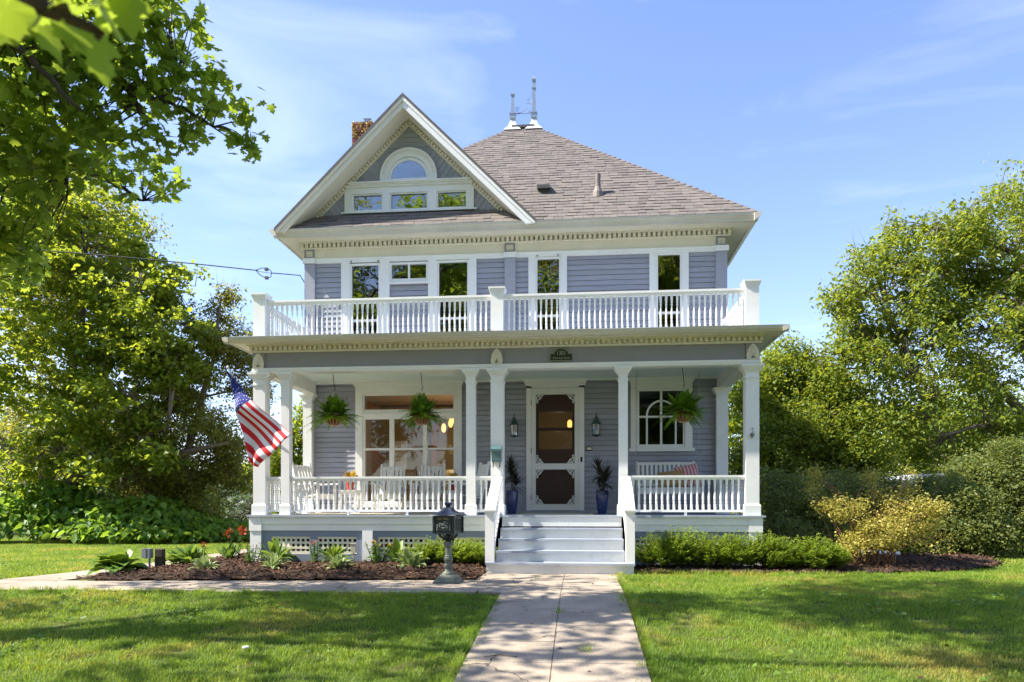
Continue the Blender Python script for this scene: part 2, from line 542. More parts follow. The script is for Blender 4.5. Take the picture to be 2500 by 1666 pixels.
def stripe_mat():
    m, n, l, out = new_mat("striped_fabric")
    tc = n.new("ShaderNodeTexCoord")
    sx = n.new("ShaderNodeSeparateXYZ")
    l.new(tc.outputs["Object"], sx.inputs["Vector"])
    a = n.new("ShaderNodeMath")
    a.operation = "MULTIPLY"
    a.inputs[1].default_value = 17.0
    l.new(sx.outputs["X"], a.inputs[0])
    f = n.new("ShaderNodeMath")
    f.operation = "FRACT"
    l.new(a.outputs["Value"], f.inputs[0])
    r = n.new("ShaderNodeValToRGB")
    r.color_ramp.interpolation = "CONSTANT"
    e = r.color_ramp.elements
    e[0].position = 0
    e[0].color = (0.62, 0.42, 0.42, 1)
    e[1].position = 0.55
    e[1].color = (0.36, 0.05, 0.05, 1)
    x = e.new(0.82)
    x.color = (0.5, 0.22, 0.22, 1)
    l.new(f.outputs["Value"], r.inputs["Fac"])
    b = n.new("ShaderNodeBsdfPrincipled")
    b.inputs["Roughness"].default_value = 0.9
    l.new(r.outputs["Color"], b.inputs["Base Color"])
    l.new(b.outputs["BSDF"], out.inputs["Surface"])
    return m


M["stripe"] = stripe_mat()

# ------------------------------------------------------------------ geometry helpers
ORG = {}


class MB:
    def __init__(s):
        s.v, s.f, s.mi = [], [], []

    def add(s, vs_, fs, mi=0):
        b = len(s.v)
        s.v += [tuple(v) for v in vs_]
        s.f += [tuple(b + i for i in f) for f in fs]
        s.mi += [mi] * len(fs)
        return s

    def box(s, x0, x1, y0, y1, z0, z1, mi=0):
        return s.add([(x0, y0, z0), (x1, y0, z0), (x1, y1, z0), (x0, y1, z0), (x0, y0, z1), (x1, y0, z1), (x1, y1, z1), (x0, y1, z1)],
                     [(3, 2, 1, 0), (4, 5, 6, 7), (0, 1, 5, 4), (1, 2, 6, 5), (2, 3, 7, 6), (3, 0, 4, 7)], mi)

    def cbox(s, c, sz, mi=0, mat=None):
        x, y, z = sz[0] / 2, sz[1] / 2, sz[2] / 2
        vs_ = [Vector(p) for p in ((-x, -y, -z), (x, -y, -z), (x, y, -z), (-x, y, -z), (-x, -y, z), (x, -y, z), (x, y, z), (-x, y, z))]
        if mat is not None:
            vs_ = [mat @ v for v in vs_]
        c = Vector(c)
        return s.add([v + c for v in vs_], [(3, 2, 1, 0), (4, 5, 6, 7), (0, 1, 5, 4), (1, 2, 6, 5), (2, 3, 7, 6), (3, 0, 4, 7)], mi)

    def beam(s, p, q, w, h, mi=0, up=(0, 0, 1)):
        """Rectangular bar from p to q, w across and h along 'up'."""
        p, q = Vector(p), Vector(q)
        d = (q - p).normalized()
        u = Vector(up)
        side = d.cross(u)
        if side.length < 1e-4:
            side = d.cross(Vector((1, 0, 0)))
        side.normalize()
        u = side.cross(d).normalized()
        a, b = side * (w / 2), u * (h / 2)
        vs_ = [p - a - b, p + a - b, p + a + b, p - a + b, q - a - b, q + a - b, q + a + b, q - a + b]
        return s.add(vs_, [(0, 1, 2, 3), (7, 6, 5, 4), (0, 4, 5, 1), (1, 5, 6, 2), (2, 6, 7, 3), (3, 7, 4, 0)], mi)

    def prism(s, poly, y0, y1, mi=0):
        """Polygon in XZ (counter-clockwise seen from the front, -Y) extruded from y0 to y1."""
        k = len(poly)
        vs_ = [(x, y0, z) for x, z in poly] + [(x, y1, z) for x, z in poly]
        fs = [tuple(range(k)), tuple(range(2 * k - 1, k - 1, -1))]
        fs += [(i, i + k, (i + 1) % k + k, (i + 1) % k) for i in range(k)]
        return s.add(vs_, fs, mi)

    def extrude_x(s, prof, x0, x1, mi=0):
        """Closed profile of (y,z) run along X."""
        k = len(prof)
        vs_ = [(x0, y, z) for y, z in prof] + [(x1, y, z) for y, z in prof]
        fs = [tuple(range(k - 1, -1, -1)), tuple(range(k, 2 * k))]
        fs += [(i, (i + 1) % k, (i + 1) % k + k, i + k) for i in range(k)]
        return s.add(vs_, fs, mi)

    def lathe(s, prof, c, n=10, mi=0, square=False):
        cx, cy_, cz = c
        if square:
            n = 4
        b = []
        for r, z in prof:
            for i in range(n):
                a = 2 * math.pi * i / n + (math.pi / 4 if square else 0)
                k = r * (math.sqrt(2) if square else 1)
                b.append((cx + k * math.cos(a), cy_ + k * math.sin(a), cz + z))
        fs = []
        for j in range(len(prof) - 1):
            for i in range(n):
                fs.append((j * n + i, j * n + (i + 1) % n, (j + 1) * n + (i + 1) % n, (j + 1) * n + i))
        fs.append(tuple(range(n - 1, -1, -1)))
        m0 = (len(prof) - 1) * n
        fs.append(tuple(range(m0, m0 + n)))
        return s.add(b, fs, mi)

    def tube(s, pts, rad, n=6, mi=0, closed=False):
        pts = [Vector(p) for p in pts]
        k = len(pts)
        if not hasattr(rad, "__len__"):
            rad = [rad] * k
        prev = None
        vs_ = []
        for i, p in enumerate(pts):
            if closed:
                d = (pts[(i + 1) % k] - pts[i - 1])
            else:
                d = pts[min(i + 1, k - 1)] - pts[max(i - 1, 0)]
            if d.length < 1e-9:
                d = Vector((0, 0, 1))
            d.normalize()
            if prev is None:
                a = d.cross(Vector((0.3, 0.2, 1)))
                if a.length < 1e-3:
                    a = d.cross(Vector((1, 0, 0)))
            else:
                a = prev - d * prev.dot(d)
                if a.length < 1e-4:
                    a = d.cross(Vector((0.3, 0.2, 1)))
            a.normalize()
            prev = a
            b = d.cross(a)
            for j in range(n):
                t = 2 * math.pi * j / n
                vs_.append(p + (a * math.cos(t) + b * math.sin(t)) * rad[i])
        fs = []
        for i in range(k if closed else k - 1):
            i2 = (i + 1) % k
            for j in range(n):
                fs.append((i * n + j, i * n + (j + 1) % n, i2 * n + (j + 1) % n, i2 * n + j))
        if not closed:
            fs.append(tuple(range(n - 1, -1, -1)))
            fs.append(tuple(range((k - 1) * n, k * n)))
        return s.add(vs_, fs, mi)

    def mesh(s, name, mats, org=(0, 0, 0), smooth=False):
        me = bpy.data.meshes.new(name)
        o = Vector(org)
        me.from_pydata([tuple(Vector(v) - o) for v in s.v], [], s.f)
        if not isinstance(mats, (list, tuple)):
            mats = [mats]
        for m in mats:
            me.materials.append(m)
        if len(mats) > 1:
            me.polygons.foreach_set("material_index", s.mi)
        if smooth:
            me.polygons.foreach_set("use_smooth", [True] * len(me.polygons))
        me.update()
        return me

    def build(s, name, mats, parent=None, smooth=False, **props):
        org = ORG[parent.name] if parent is not None else Vector((0, 0, 0))
        o = bpy.data.objects.new(name, s.mesh(name, mats, org, smooth))
        COL.objects.link(o)
        if parent is not None:
            o.parent = parent
        ORG[o.name] = Vector(org)
        for k, v in props.items():
            o[k] = v
        return o


def smooth_by_angle(o):
    return o


def thing(name, label, cat, loc=(0, 0, 0), group=None):
    o = bpy.data.objects.new(name, None)
    o.empty_display_size = 0.2
    COL.objects.link(o)
    o.location = loc
    ORG[o.name] = Vector(loc)
    o["label"] = label
    o["category"] = cat
    if group:
        o["group"] = group
    return o


def tag(o, label, cat, group=None):
    o["label"] = label
    o["category"] = cat
    if group:
        o["group"] = group
    return o


def piece(name, me, parent, loc, rot=None, scale=None):
    o = bpy.data.objects.new(name, me)
    COL.objects.link(o)
    o.parent = parent
    o.location = Vector(loc) - ORG[parent.name]
    if rot is not None:
        o.rotation_euler = rot
    if scale is not None:
        o.scale = scale
    ORG[o.name] = Vector(loc)
    return o


def copy_tree(o, loc=None, rot=None, scale=None, parent=None, **props):
    c = o.copy()
    COL.objects.link(c)
    if parent is not None:
        c.parent = parent
    for ch in o.children:
        copy_tree(ch, parent=c)
    if loc is not None:
        c.location = loc
    if rot is not None:
        c.rotation_euler = rot
    if scale is not None:
        c.scale = scale
    for k, v in props.items():
        c[k] = v
    return c


def np_mesh(name, verts, polys_idx, k, mat, tint=None, smooth=False):
    """verts (N,3), polys_idx (P,k) constant-size polygons."""
    me = bpy.data.meshes.new(name)
    nv, npoly = len(verts), len(polys_idx)
    me.vertices.add(nv)
    me.vertices.foreach_set("co", np.ascontiguousarray(verts, dtype=np.float32).ravel())
    me.loops.add(npoly * k)
    me.loops.foreach_set("vertex_index", np.ascontiguousarray(polys_idx, dtype=np.int32).ravel())
    me.polygons.add(npoly)
    me.polygons.foreach_set("loop_start", np.arange(0, npoly * k, k, dtype=np.int32))
    me.polygons.foreach_set("loop_total", np.full(npoly, k, dtype=np.int32))
    if smooth:
        me.polygons.foreach_set("use_smooth", np.ones(npoly, dtype=bool))
    me.materials.append(mat)
    if tint is not None:
        a = me.attributes.new("tint", "FLOAT", "POINT")
        a.data.foreach_set("value", np.ascontiguousarray(tint, dtype=np.float32))
    me.update(calc_edges=True)
    return me


# leaf templates: x along the leaf (0..1), y across, z up
T_LEAF = (np.array([[0, 0, 0], [.45, .27, .06], [1, 0, -.10], [.45, -.27, .06]], float), np.array([[0, 2, 1], [0, 3, 2]]))
T_BROAD = (np.array([[0, 0, 0], [.25, .34, .05], [.65, .28, .02], [1, 0, -.16], [.65, -.28, .02], [.25, -.34, .05]], float),
           np.array([[0, 2, 1], [0, 3, 2], [0, 4, 3], [0, 5, 4]]))
_mp = [(0, 0), (-.03, .10), (.03, .20), (-.10, .30), (-.03, .37), (-.08, .48), (.07, .42), (.17, .36), (.22, .50), (.34, .55), (.36, .62), (.43, .50), (.42, .38), (.50, .24), (.60, .33), (.66, .28), (.74, .32), (.76, .18), (.86, .11), (1.0, 0)]
_mv = [(.28, 0, 0.03)] + [(x, y, -.10 * abs(y) - .06 * x * x) for x, y in _mp] + [(x, -y, -.10 * abs(y) - .06 * x * x) for x, y in _mp[1:-1][::-1]]
_k = len(_mv) - 1
T_MAPLE = (np.array(_mv, float), np.array([[0, 1 + (i + 1) % _k, 1 + i] for i in range(_k)]))
T_LANCE = (np.array([[0, 0, 0], [.35, .10, .0], [1, 0, -.12], [.35, -.10, .0]], float), np.array([[0, 2, 1], [0, 3, 2]]))


def leaf_arrays(P, size, tmpl, heading=None, droop=(-10, 55), roll=45, g=None):
    g = g or rng
    N = len(P)
    tv, tf = tmpl
    k = len(tv)
    th = g.uniform(0, 2 * np.pi, N) if heading is None else heading
    dr = np.radians(g.uniform(droop[0], droop[1], N))
    ro = np.radians(g.normal(0, roll, N))
    ex = np.stack([np.cos(th) * np.cos(dr), np.sin(th) * np.cos(dr), -np.sin(dr)], 1)
    sy = np.stack([-np.sin(th), np.cos(th), np.zeros(N)], 1)
    ez = np.cross(ex, sy)
    ey = sy * np.cos(ro)[:, None] + ez * np.sin(ro)[:, None]
    ez2 = np.cross(ex, ey)
    sz = np.asarray(size) * np.ones(N)
    V = P[:, None, :] + sz[:, None, None] * (tv[None, :, 0:1] * ex[:, None, :] + tv[None, :, 1:2] * ey[:, None, :] + tv[None, :, 2:3] * ez2[:, None, :])
    F = tf[None, :, :] + (np.arange(N) * k)[:, None, None]
    return V.reshape(-1, 3), F.reshape(-1, 3), k


def leaf_object(name, P, size, tmpl, mat, parent, tint=None, org=None, kind=None, **kw):
    P = np.asarray(P, float)
    o0 = np.array(ORG[parent.name]) if parent is not None else np.zeros(3)
    V, F, k = leaf_arrays(P, size, tmpl, **kw)
    N = len(P)
    t = rng.uniform(0, 1, N) if tint is None else tint
    me = np_mesh(name, V - o0, F, 3, mat, np.repeat(t, k))
    o = bpy.data.objects.new(name, me)
    COL.objects.link(o)
    if parent is not None:
        o.parent = parent
        ORG[o.name] = ORG[parent.name]
    if kind:
        o["kind"] = kind
    return o



# ------------------------------------------------------------------ the house
F = 0.84                   # porch floor height
P = 2.40                   # main wall plane (Y); the porch front is Y = 0
house = thing("house", "two storey lavender grey clapboard house with front porch, gable and shingled hip roof", "house", (-1.3, 2.4, 0))
WX0, WX1 = -5.41, 2.77

# --- body behind the boards
wall = MB().box(WX0 + .02, WX1 - .02, 10.0, 10.15, 0, 6.2)
wall.box(WX0 + .02, WX0 + .15, P + .03, 10.0, 0, 6.2).box(WX1 - .15, WX1 - .02, P + .03, 10.0, 0, 6.2)
WIN_LOW = (-4.38, -2.27, 1.05, 3.33)
WIN_RT = (0.98, 2.13, 2.02, 3.33)
DOOR = (-1.01, 0.10, 0.84, 3.33)
UP = [(-4.67, -1.98), (-0.97, -0.23), (1.33, 2.06)]


def solid_wall(mb, xa, xb, za, zb, y0, y1, holes):
    xs = sorted({xa, xb} | {h[0] for h in holes} | {h[1] for h in holes})
    for a, b in zip(xs[:-1], xs[1:]):
        xm = (a + b) / 2
        cuts = sorted([(h[2], h[3]) for h in holes if h[0] < xm < h[1]])
        z = za
        for c0, c1 in cuts:
            if c0 > z:
                mb.box(a, b, y0, y1, z, c0)
            z = max(z, c1)
        if z < zb:
            mb.box(a, b, y0, y1, z, zb)


solid_wall(wall, WX0 + .02, WX1 - .02, 0, 3.9, P + .03, P + .13, [(-4.2, -2.4, 1.1, 3.2), (1.12, 1.99, 2.15, 3.2), (-.88, -.03, .86, 3.2)])
solid_wall(wall, WX0 + .02, WX1 - .02, 3.9, 6.25, P + .03, P + .13, [(-4.47, -3.9, 3.98, 5.72), (-3.67, -2.95, 5.41, 5.73), (-2.72, -2.15, 3.98, 5.73), (-.82, -.38, 3.98, 5.74), (1.48, 1.92, 3.98, 5.75)])
wall = wall.build("wall", M["siding"], house)

# upper floor slab and black sheets for room darkness behind upper and right windows
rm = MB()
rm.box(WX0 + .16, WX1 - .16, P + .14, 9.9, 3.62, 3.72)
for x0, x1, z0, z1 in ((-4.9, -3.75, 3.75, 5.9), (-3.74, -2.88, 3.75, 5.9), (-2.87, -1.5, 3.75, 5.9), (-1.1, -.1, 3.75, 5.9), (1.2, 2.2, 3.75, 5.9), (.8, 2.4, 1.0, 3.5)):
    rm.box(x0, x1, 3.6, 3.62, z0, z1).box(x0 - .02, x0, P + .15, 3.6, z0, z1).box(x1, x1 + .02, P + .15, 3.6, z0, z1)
rm.build("room_dark_sheets", M["void"], house)


# --- clapboards
def clap(mb, x0, x1, z0, z1, y):
    mb.extrude_x([(y - .018, z0 + .009), (y + .012, z0 + .009), (y + .012, z1 - .012), (y - .004, z1 - .012)], x0, x1)


def siding(xa, xb, za, zb, holes, name="siding_board", exp=0.1, y=P + .018, wander=True):
    z = za
    while z < zb - .01:
        z1 = min(z + exp, zb)
        zm = (z + z1) / 2
        hs = sorted([(h[0], h[1]) for h in holes if h[2] < zm < h[3]])
        x = xa
        for a, b in hs + [(xb, xb)]:
            if a - x > .02:
                segs = [(x, a)]
                if a - x > 1.2 and wander:
                    c = x + (a - x) * random.uniform(.3, .7)
                    segs = [(x, c - .001), (c + .001, a)]
                for s0, s1 in segs:
                    m_ = MB()
                    clap(m_, s0, s1, z, z1 + .012, y + random.uniform(-.0015, .0015))
                    m_.build(name, M["siding"], wall)
            x = max(x, b)
        z = z1


lowholes = [(-4.36, -2.29, 1.0, 3.42), (0.99, 2.12, 2.03, 3.42), (-1.0, .09, .84, 3.42)]
siding(-5.21, 2.56, F, 3.42, lowholes)
siding(-5.20, 2.56, 3.80, 5.78, [(-4.67, -3.72, 3.8, 5.8), (-3.72, -2.92, 5.33, 5.8), (-2.92, -1.98, 3.8, 5.8), (-1.43, -1.22, 3.8, 5.8), (-.97, -.23, 3.8, 5.8), (1.33, 2.06, 3.8, 5.8)], wander=False)
sb = MB()
for k in range(52):     # boards along the two side walls, seen only edge-on
    z = F + k * .1
    for xs, sg in ((WX0 + .018, -1), (WX1 - .018, 1)):
        sb.add([(xs + sg * .016, P + .02, z), (xs + sg * .003, P + .02, z + .1), (xs + sg * .003, 10.1, z + .1), (xs + sg * .016, 10.1, z)], [(0, 1, 2, 3) if sg > 0 else (3, 2, 1, 0)])
sb.build("side_siding", M["siding"], house, kind="stuff")

# --- corner boards, belt, frieze, dentils
for a, b, z0, z1 in ((-5.41, -5.20, 3.78, 5.78), (2.56, 2.77, 3.78, 5.78), (-1.43, -1.22, 3.78, 5.78), (-5.41, -5.21, F, 3.42), (2.56, 2.77, F, 3.42)):
    MB().box(a, b, P - .035, P + .03, z0, z1).build("corner_board", M["siding"], house)
t = MB()
t.box(-5.43, 2.79, P - .03, P + .03, 5.78, 5.86)
t.box(-5.43, 2.79, P - .045, P - .03, 5.842, 5.872)
for a, b in ((-5.435, -5.185), (2.545, 2.795), (-1.445, -1.205)):
    t.box(a, b, P - .07, P - .045, 5.775, 5.875)
t.build("belt_course", M["white"], house)
t = MB()
t.box(-5.41, 2.77, P - .02, P + .05, 5.86, 6.22)
t.box(-5.47, 2.83, P - .075, P - .02, 6.055, 6.075)
t.box(-5.47, 2.83, P - .10, P - .02, 6.165, 6.20)
t.build("frieze_board", M["trim"], house)


def dentils(x0, x1, z0, z1, y0, y1, pitch, name="dentil_row"):
    m_ = MB()
    n_ = int((x1 - x0) / pitch)
    for i in range(n_ + 1):
        x = x0 + i * (x1 - x0) / n_
        m_.box(x - pitch * .29, x + pitch * .29, y0, y1, z0, z1)
    return m_.build(name, M["trim"], house, kind="stuff")


dentils(-5.44, 2.80, 6.08, 6.162, P - .085, P - .02, .092)
for a, b in ((-5.41, -5.21), (2.565, 2.765), (-1.43, -1.23)):
    m_ = MB()
    m_.box(a, b, P - .04, P - .02, 5.875, 5.905).box(a, b, P - .04, P - .02, 6.025, 6.052)
    m_.box(a, a + .03, P - .04, P - .02, 5.905, 6.025).box(b - .03, b, P - .04, P - .02, 5.905, 6.025)
    blk = m_.build("corner_block", M["frieze"], house)
    c = (a + b) / 2
    ro = MB().box(a + .03, b - .03, P - .028, P - .02, 5.905, 6.025)
    for k in range(9):
        an = math.pi * (k + .5) / 9
        ro.beam((c, P - .03, 5.915), (c + .062 * math.cos(an), P - .03, 5.915 + .10 * math.sin(an)), .006, .012, up=(0, -1, 0))
    ro.build("rosette", M["trim"], blk)

# --- main roof
EX0, EX1, EY0, EZ = -5.86, 3.22, 1.95, 6.31
RX0, RX1, RY, RZ = -1.64, -1.09, 6.25, 10.28
EY1 = 2 * RY - EY0
v = [(EX0, EY0, EZ), (EX1, EY0, EZ), (EX1, EY1, EZ), (EX0, EY1, EZ), (RX0, RY, RZ), (RX1, RY, RZ)]
r_ = MB().add(v, [(0, 1, 5, 4), (1, 2, 5), (2, 3, 4, 5), (3, 0, 4), (3, 2, 1, 0)])
roof = r_.build("roof", M["roofdark"], house)
# fascia, crown gutter, soffit
t = MB()
prof = [(1.955, 6.312), (1.93, 6.312), (1.938, 6.27), (1.965, 6.255), (1.985, 6.215), (1.99, 6.175), (2.03, 6.170), (2.03, 6.30)]
t.extrude_x(prof, EX0 - .02, EX1 + .02)
t.build("eave_gutter", M["gutter"], house)
t = MB()
t.box(EX0 + .05, EX1 - .05, 2.03, P - .0, 6.195, 6.21)
t.box(EX0 + .05, WX0 + .03, P, EY1 - .1, 6.195, 6.21).box(WX1 - .03, EX1 - .05, P, EY1 - .1, 6.195, 6.21)
t.build("soffit", M["trim"], house)
for sx, x in ((-1, EX0), (1, EX1)):
    t = MB()
    pr = [(0, 6.31), (-.075, 6.31), (-.06, 6.26), (-.02, 6.21), (.06, 6.165), (.06, 6.30)]
    y0, y1 = (1.90, EY1)
    vs_ = [(x + (-sx) * a, y0, z) for a, z in pr] + [(x + (-sx) * a, y1, z) for a, z in pr]
    k = len(pr)
    t.add(vs_, [tuple(range(k)), tuple(range(2 * k - 1, k - 1, -1))] + [(i, i + k, (i + 1) % k + k, (i + 1) % k) for i in range(k)])
    t.build("side_gutter", M["gutter"], house)

# shingles on the front slope: courses of separate tabs, each a thin lapped wedge
slope_len = math.hypot(RY - EY0, RZ - EZ)
uy, uz = (RY - EY0) / slope_len, (RZ - EZ) / slope_len
ny, nz = -uz, uy
EXPO = 0.147
GX, GZ, GS = -3.31, 8.76, 2.48 / 2.53            # gable apex and slope
cnt = 0
stuff_sh = [MB() for _ in range(4)]
sh_cache = {}


def shingle_verts(x0, x1, s0, s1, lift):
    def pt(x, s, h):
        return (x, EY0 + uy * s + ny * h, EZ + uz * s + nz * h)
    return [pt(x0, s0, lift), pt(x1, s0, lift), pt(x1, s1, .004), pt(x0, s1, .004), pt(x0, s0, .0), pt(x1, s0, .0)]


SHF = [(0, 1, 2, 3), (4, 5, 1, 0), (4, 0, 3), (1, 5, 2)]
nrow = int(slope_len / EXPO)
for row in range(nrow + 1):
    s0 = row * EXPO
    s1 = min(s0 + EXPO + .03, slope_len)
    fr = s0 / slope_len
    xa, xb = EX0 + (RX0 - EX0) * fr + .02, EX1 + (RX1 - EX1) * fr - .02
    zr = EZ + uz * s0
    x = xa - random.uniform(0, .2)
    while x < xb:
        w = random.choice((.14, .17, .19, .22, .26))
        a, b = max(x, xa), min(x + w - .004, xb)
        x += w
        if b - a < .03:
            continue
        gl, gr = GX - (GZ - zr) / GS, GX + (GZ - zr) / GS
        if row > 3 and a > gl + .2 and b < gr - .1:
            continue
        lift = random.choice((.010, .013, .016, .020))
        ci = random.choices(range(4), (5, 3, 3, 1))[0]
        vs_ = shingle_verts(a, b, s0, s1, lift)
        if cnt < 300:
            MB().add(vs_, SHF).build("shingle", M["shingle"][ci], roof)
            cnt += 1
        else:
            stuff_sh[ci].add(vs_, SHF)
allsh = MB()
for ci, m_ in enumerate(stuff_sh):
    allsh.add(m_.v, m_.f, ci)
allsh.build("shingles", M["shingle"], roof, kind="stuff")
# hip caps on the two front hips
for (ax, ay, az), (bx, by, bz), sx in (((EX1, EY0, EZ), (RX1, RY, RZ), 1), ((EX0, EY0, EZ), (RX0, RY, RZ), -1)):
    A, B = Vector((ax, ay, az + .012)), Vector((bx, by, bz + .012))
    L = (B - A).length
    d = (B - A).normalized()
    k_ = int(L / .17)
    front = Vector((0, 0, 0)) + Vector((-sx, 0, 0))
    fdir = (Vector((0, uy, uz)) * 0 + Vector((-sx, 0, 0)))
    sdir = Vector((0, 1, 0))
    for i in range(k_):
        p0, p1 = A + d * (i * .17), A + d * (i * .17 + .2)
        lf = Vector((0, 0, .02))
        e = Vector((-sx * .13, -.0, 0))
        g = Vector((0, .13, 0))
        m_ = MB().add([p0 + lf, p0 + e + lf * .3, p1 + e * .98, p1, p0 + g + lf * .3, p1 + g], [(0, 1, 2, 3), (0, 3, 5, 4)] if sx < 0 else [(3, 2, 1, 0), (4, 5, 3, 0)])
        m_.build("hip_cap", M["shingle"][random.randrange(3)], roof)
MB().box(RX0, RX1, RY - .12, RY + .12, RZ - .03, RZ + .025).build("ridge_cap", M["vent"], roof)

# finials on the ridge, the left one short of its top section
for i, (x, full) in enumerate(((-1.625, False), (-1.10, True))):
    m_ = MB()
    z0 = RZ - .04
    m_.lathe([(.24, -.06), (.13, .05), (.085, .16), (.065, .24)], (x, RY, z0), mi=0, square=True)
    m_.lathe([(.075, .24), (.10, .26), (.10, .36), (.115, .37), (.115, .40), (.06, .42)], (x, RY, z0), mi=1, square=True)
    if full:
        m_.lathe([(.062, .42), (.045, .98), (.068, .99), (.068, 1.03), (.05, 1.05), (.05, 1.12), (.072, 1.2), (.06, 1.24), (.02, 1.30), (.008, 1.31), (.006, 1.42)], (x, RY, z0), mi=1, square=True)
    else:
        m_.lathe([(.062, .42), (.042, .80), (.065, .85), (.07, .88), (.02, .92), (.006, .93), (.005, 1.04)], (x, RY, z0), mi=1, square=True)
    m_.v = [(x + (p[0] - x) * (.72 if p[2] > RZ + .2 else .9), RY + (p[1] - RY) * .72, p[2]) for p in m_.v]
    m_.build("roof_finial", [M["flash"], M["metal"]], roof)
sc = MB()
zb = RZ + .36
sc.tube([(-1.56, RY, zb), (-1.36, RY, zb - .005), (-1.17, RY, zb)], .009, 5)
sc.tube([(-1.53 + .40 * t_, RY, zb + .01 + .30 * t_ ** 2.2) for t_ in np.linspace(0, 1, 12)], .008, 5)


def spiral(cx, cz, r0, turns, a0, y, sg=1, n=22):
    return [(cx + sg * r0 * (1 - .8 * k / n) * math.cos(a0 + turns * 2 * math.pi * k / n), y, cz + r0 * (1 - .8 * k / n) * math.sin(a0 + turns * 2 * math.pi * k / n)) for k in range(n + 1)]


sc.tube(spiral(-1.50, zb + .115, .06, 1.5, -1.5, RY, -1), .007, 5)
sc.tube(spiral(-1.235, zb + .28, .075, 1.5, 1.2, RY, 1), .007, 5)
sc.tube(spiral(-1.215, zb + .045, .04, 1.2, .5, RY, 1), .006, 5)
sc.tube([(-1.20, RY, zb + .35), (-1.16, RY, zb + .42), (-1.14, RY, zb + .52)], .006, 5)
sc.build("iron_scroll", M["metal"], roof)


def on_roof(x, s):
    return Vector((x, EY0 + uy * s, EZ + uz * s))


# vents
q = on_roof(.37, 1.20)
m_ = MB()
m_.lathe([(.115, -.08), (.10, .03), (.06, .13), (.052, .15), (.052, .40), (.045, .40), (.045, .2)], q, 14)
m_.build("vent_pipe", M["pipe"], roof, smooth=False)
q = on_roof(-.71, 1.40)
m_ = MB()
m_.box(q.x - .10, q.x + .10, q.y - .02, q.y + .16, q.z - .05, q.z + .12)
m_.add([(q.x - .125, q.y - .10, q.z + .13), (q.x + .125, q.y - .10, q.z + .13), (q.x + .125, q.y + .2, q.z + .23), (q.x - .125, q.y + .2, q.z + .23),
        (q.x - .125, q.y - .10, q.z + .055), (q.x + .125, q.y - .10, q.z + .055), (q.x + .125, q.y + .2, q.z + .12), (q.x - .125, q.y + .2, q.z + .12)],
       [(0, 1, 2, 3), (4, 5, 1, 0), (5, 6, 2, 1), (7, 4, 0, 3), (6, 7, 3, 2), (7, 6, 5, 4)])
m_.build("box_vent", M["vent"], roof)

# chimney of separate bricks with a metal flue
chx0, chx1, chy0, chy1 = -5.60, -5.08, 6.0, 6.52
chz0, chz1 = 7.0, 10.50
chim = MB().box(chx0 + .012, chx1 - .012, chy0 + .012, chy1 - .012, chz0, chz1 - .01).build("chimney", M["mortar"], house)
bm = {}
row = 0
z = 9.1
zlow = MB()
while z < chz1 - .03:
    off = .0 if row % 2 else .105
    x = chx0 - off
    while x < chx1 - .01:
        a, b = max(x, chx0), min(x + .2, chx1)
        if b - a > .03:
            dz = random.uniform(-.002, .002)
            pr = random.uniform(0, .008)
            MB().box(a, b - .011, chy0 - pr, chy0 + .05, z + dz, z + .058 + dz).build("brick", random.choice(M["brick"]), chim)
        x += .211
    y = chy0 - off + .06
    while y < chy1:
        a, b = max(y, chy0 + .06), min(y + .2, chy1)
        if b - a > .03:
            MB().box(chx1 - .05, chx1 + random.uniform(0, .006), a, b - .011, z, z + .058).build("brick", random.choice(M["brick"]), chim)
            zlow.box(chx0, chx0 + .05, a, b - .011, z, z + .058)
        y += .211
    z += .0705
    row += 1
zlow.build("bricks", M["brick"][0], chim, kind="stuff")
MB().box(-5.36, -5.20, 6.2, 6.36, chz1, chz1 + .17).box(-5.375, -5.185, 6.185, 6.375, chz1 + .17, chz1 + .18).build("flue", M["metal"], chim)
lich = rng.uniform((chx0, chy0 - .015, 10.05), (chx1, chy0 + .0, 10.5), (110, 3))
leaf_object("lichen", lich, .05, T_BROAD, M["lf_gold"], chim, droop=(-90, 90), roll=60, kind="stuff")

# --- gable
gab_w = MB()
gy = P
gab_w.prism([(-5.05, 6.70), (-1.57, 6.70), (GX, 8.42)], gy + .03, gy + .12)
gab_w.build("gable_wall", M["siding"], house)


def clip(poly, a, b, c):
    """keep points with a*x+b*z<=c"""
    out_ = []
    for i in range(len(poly)):
        p, q_ = poly[i], poly[(i + 1) % len(poly)]
        dp, dq = a * p[0] + b * p[1] - c, a * q_[0] + b * q_[1] - c
        if dp <= 0:
            out_.append(p)
        if (dp < 0) != (dq < 0) and dp != dq:
            t_ = dp / (dp - dq)
            out_.append((p[0] + (q_[0] - p[0]) * t_, p[1] + (q_[1] - p[1]) * t_))
    return out_


def board_fill(region, ang, pitch, y):
    """Boards running along direction ang across a convex region."""
    dx, dz = math.cos(ang), math.sin(ang)
    nx, nz_ = -dz, dx
    vals = [nx * p[0] + nz_ * p[1] for p in region]
    c0 = math.floor(min(vals) / pitch) * pitch
    while c0 < max(vals):
        pl = clip(region, nx, nz_, c0 + pitch - .007)
        pl = clip(pl, -nx, -nz_, -c0) if len(pl) > 2 else pl
        if len(pl) > 2:
            ar = sum(pl[i][0] * pl[(i + 1) % len(pl)][1] - pl[(i + 1) % len(pl)][0] * pl[i][1] for i in range(len(pl)))
            if abs(ar) > .002:
                if ar < 0:
                    pl = pl[::-1]
                MB().prism(pl, y - .012 + random.uniform(-.002, .002), y + .03).build("gable_board", M["siding"], house)
        c0 += pitch


def rake_x(z, side):
    return GX + side * (8.41 - z) / GS


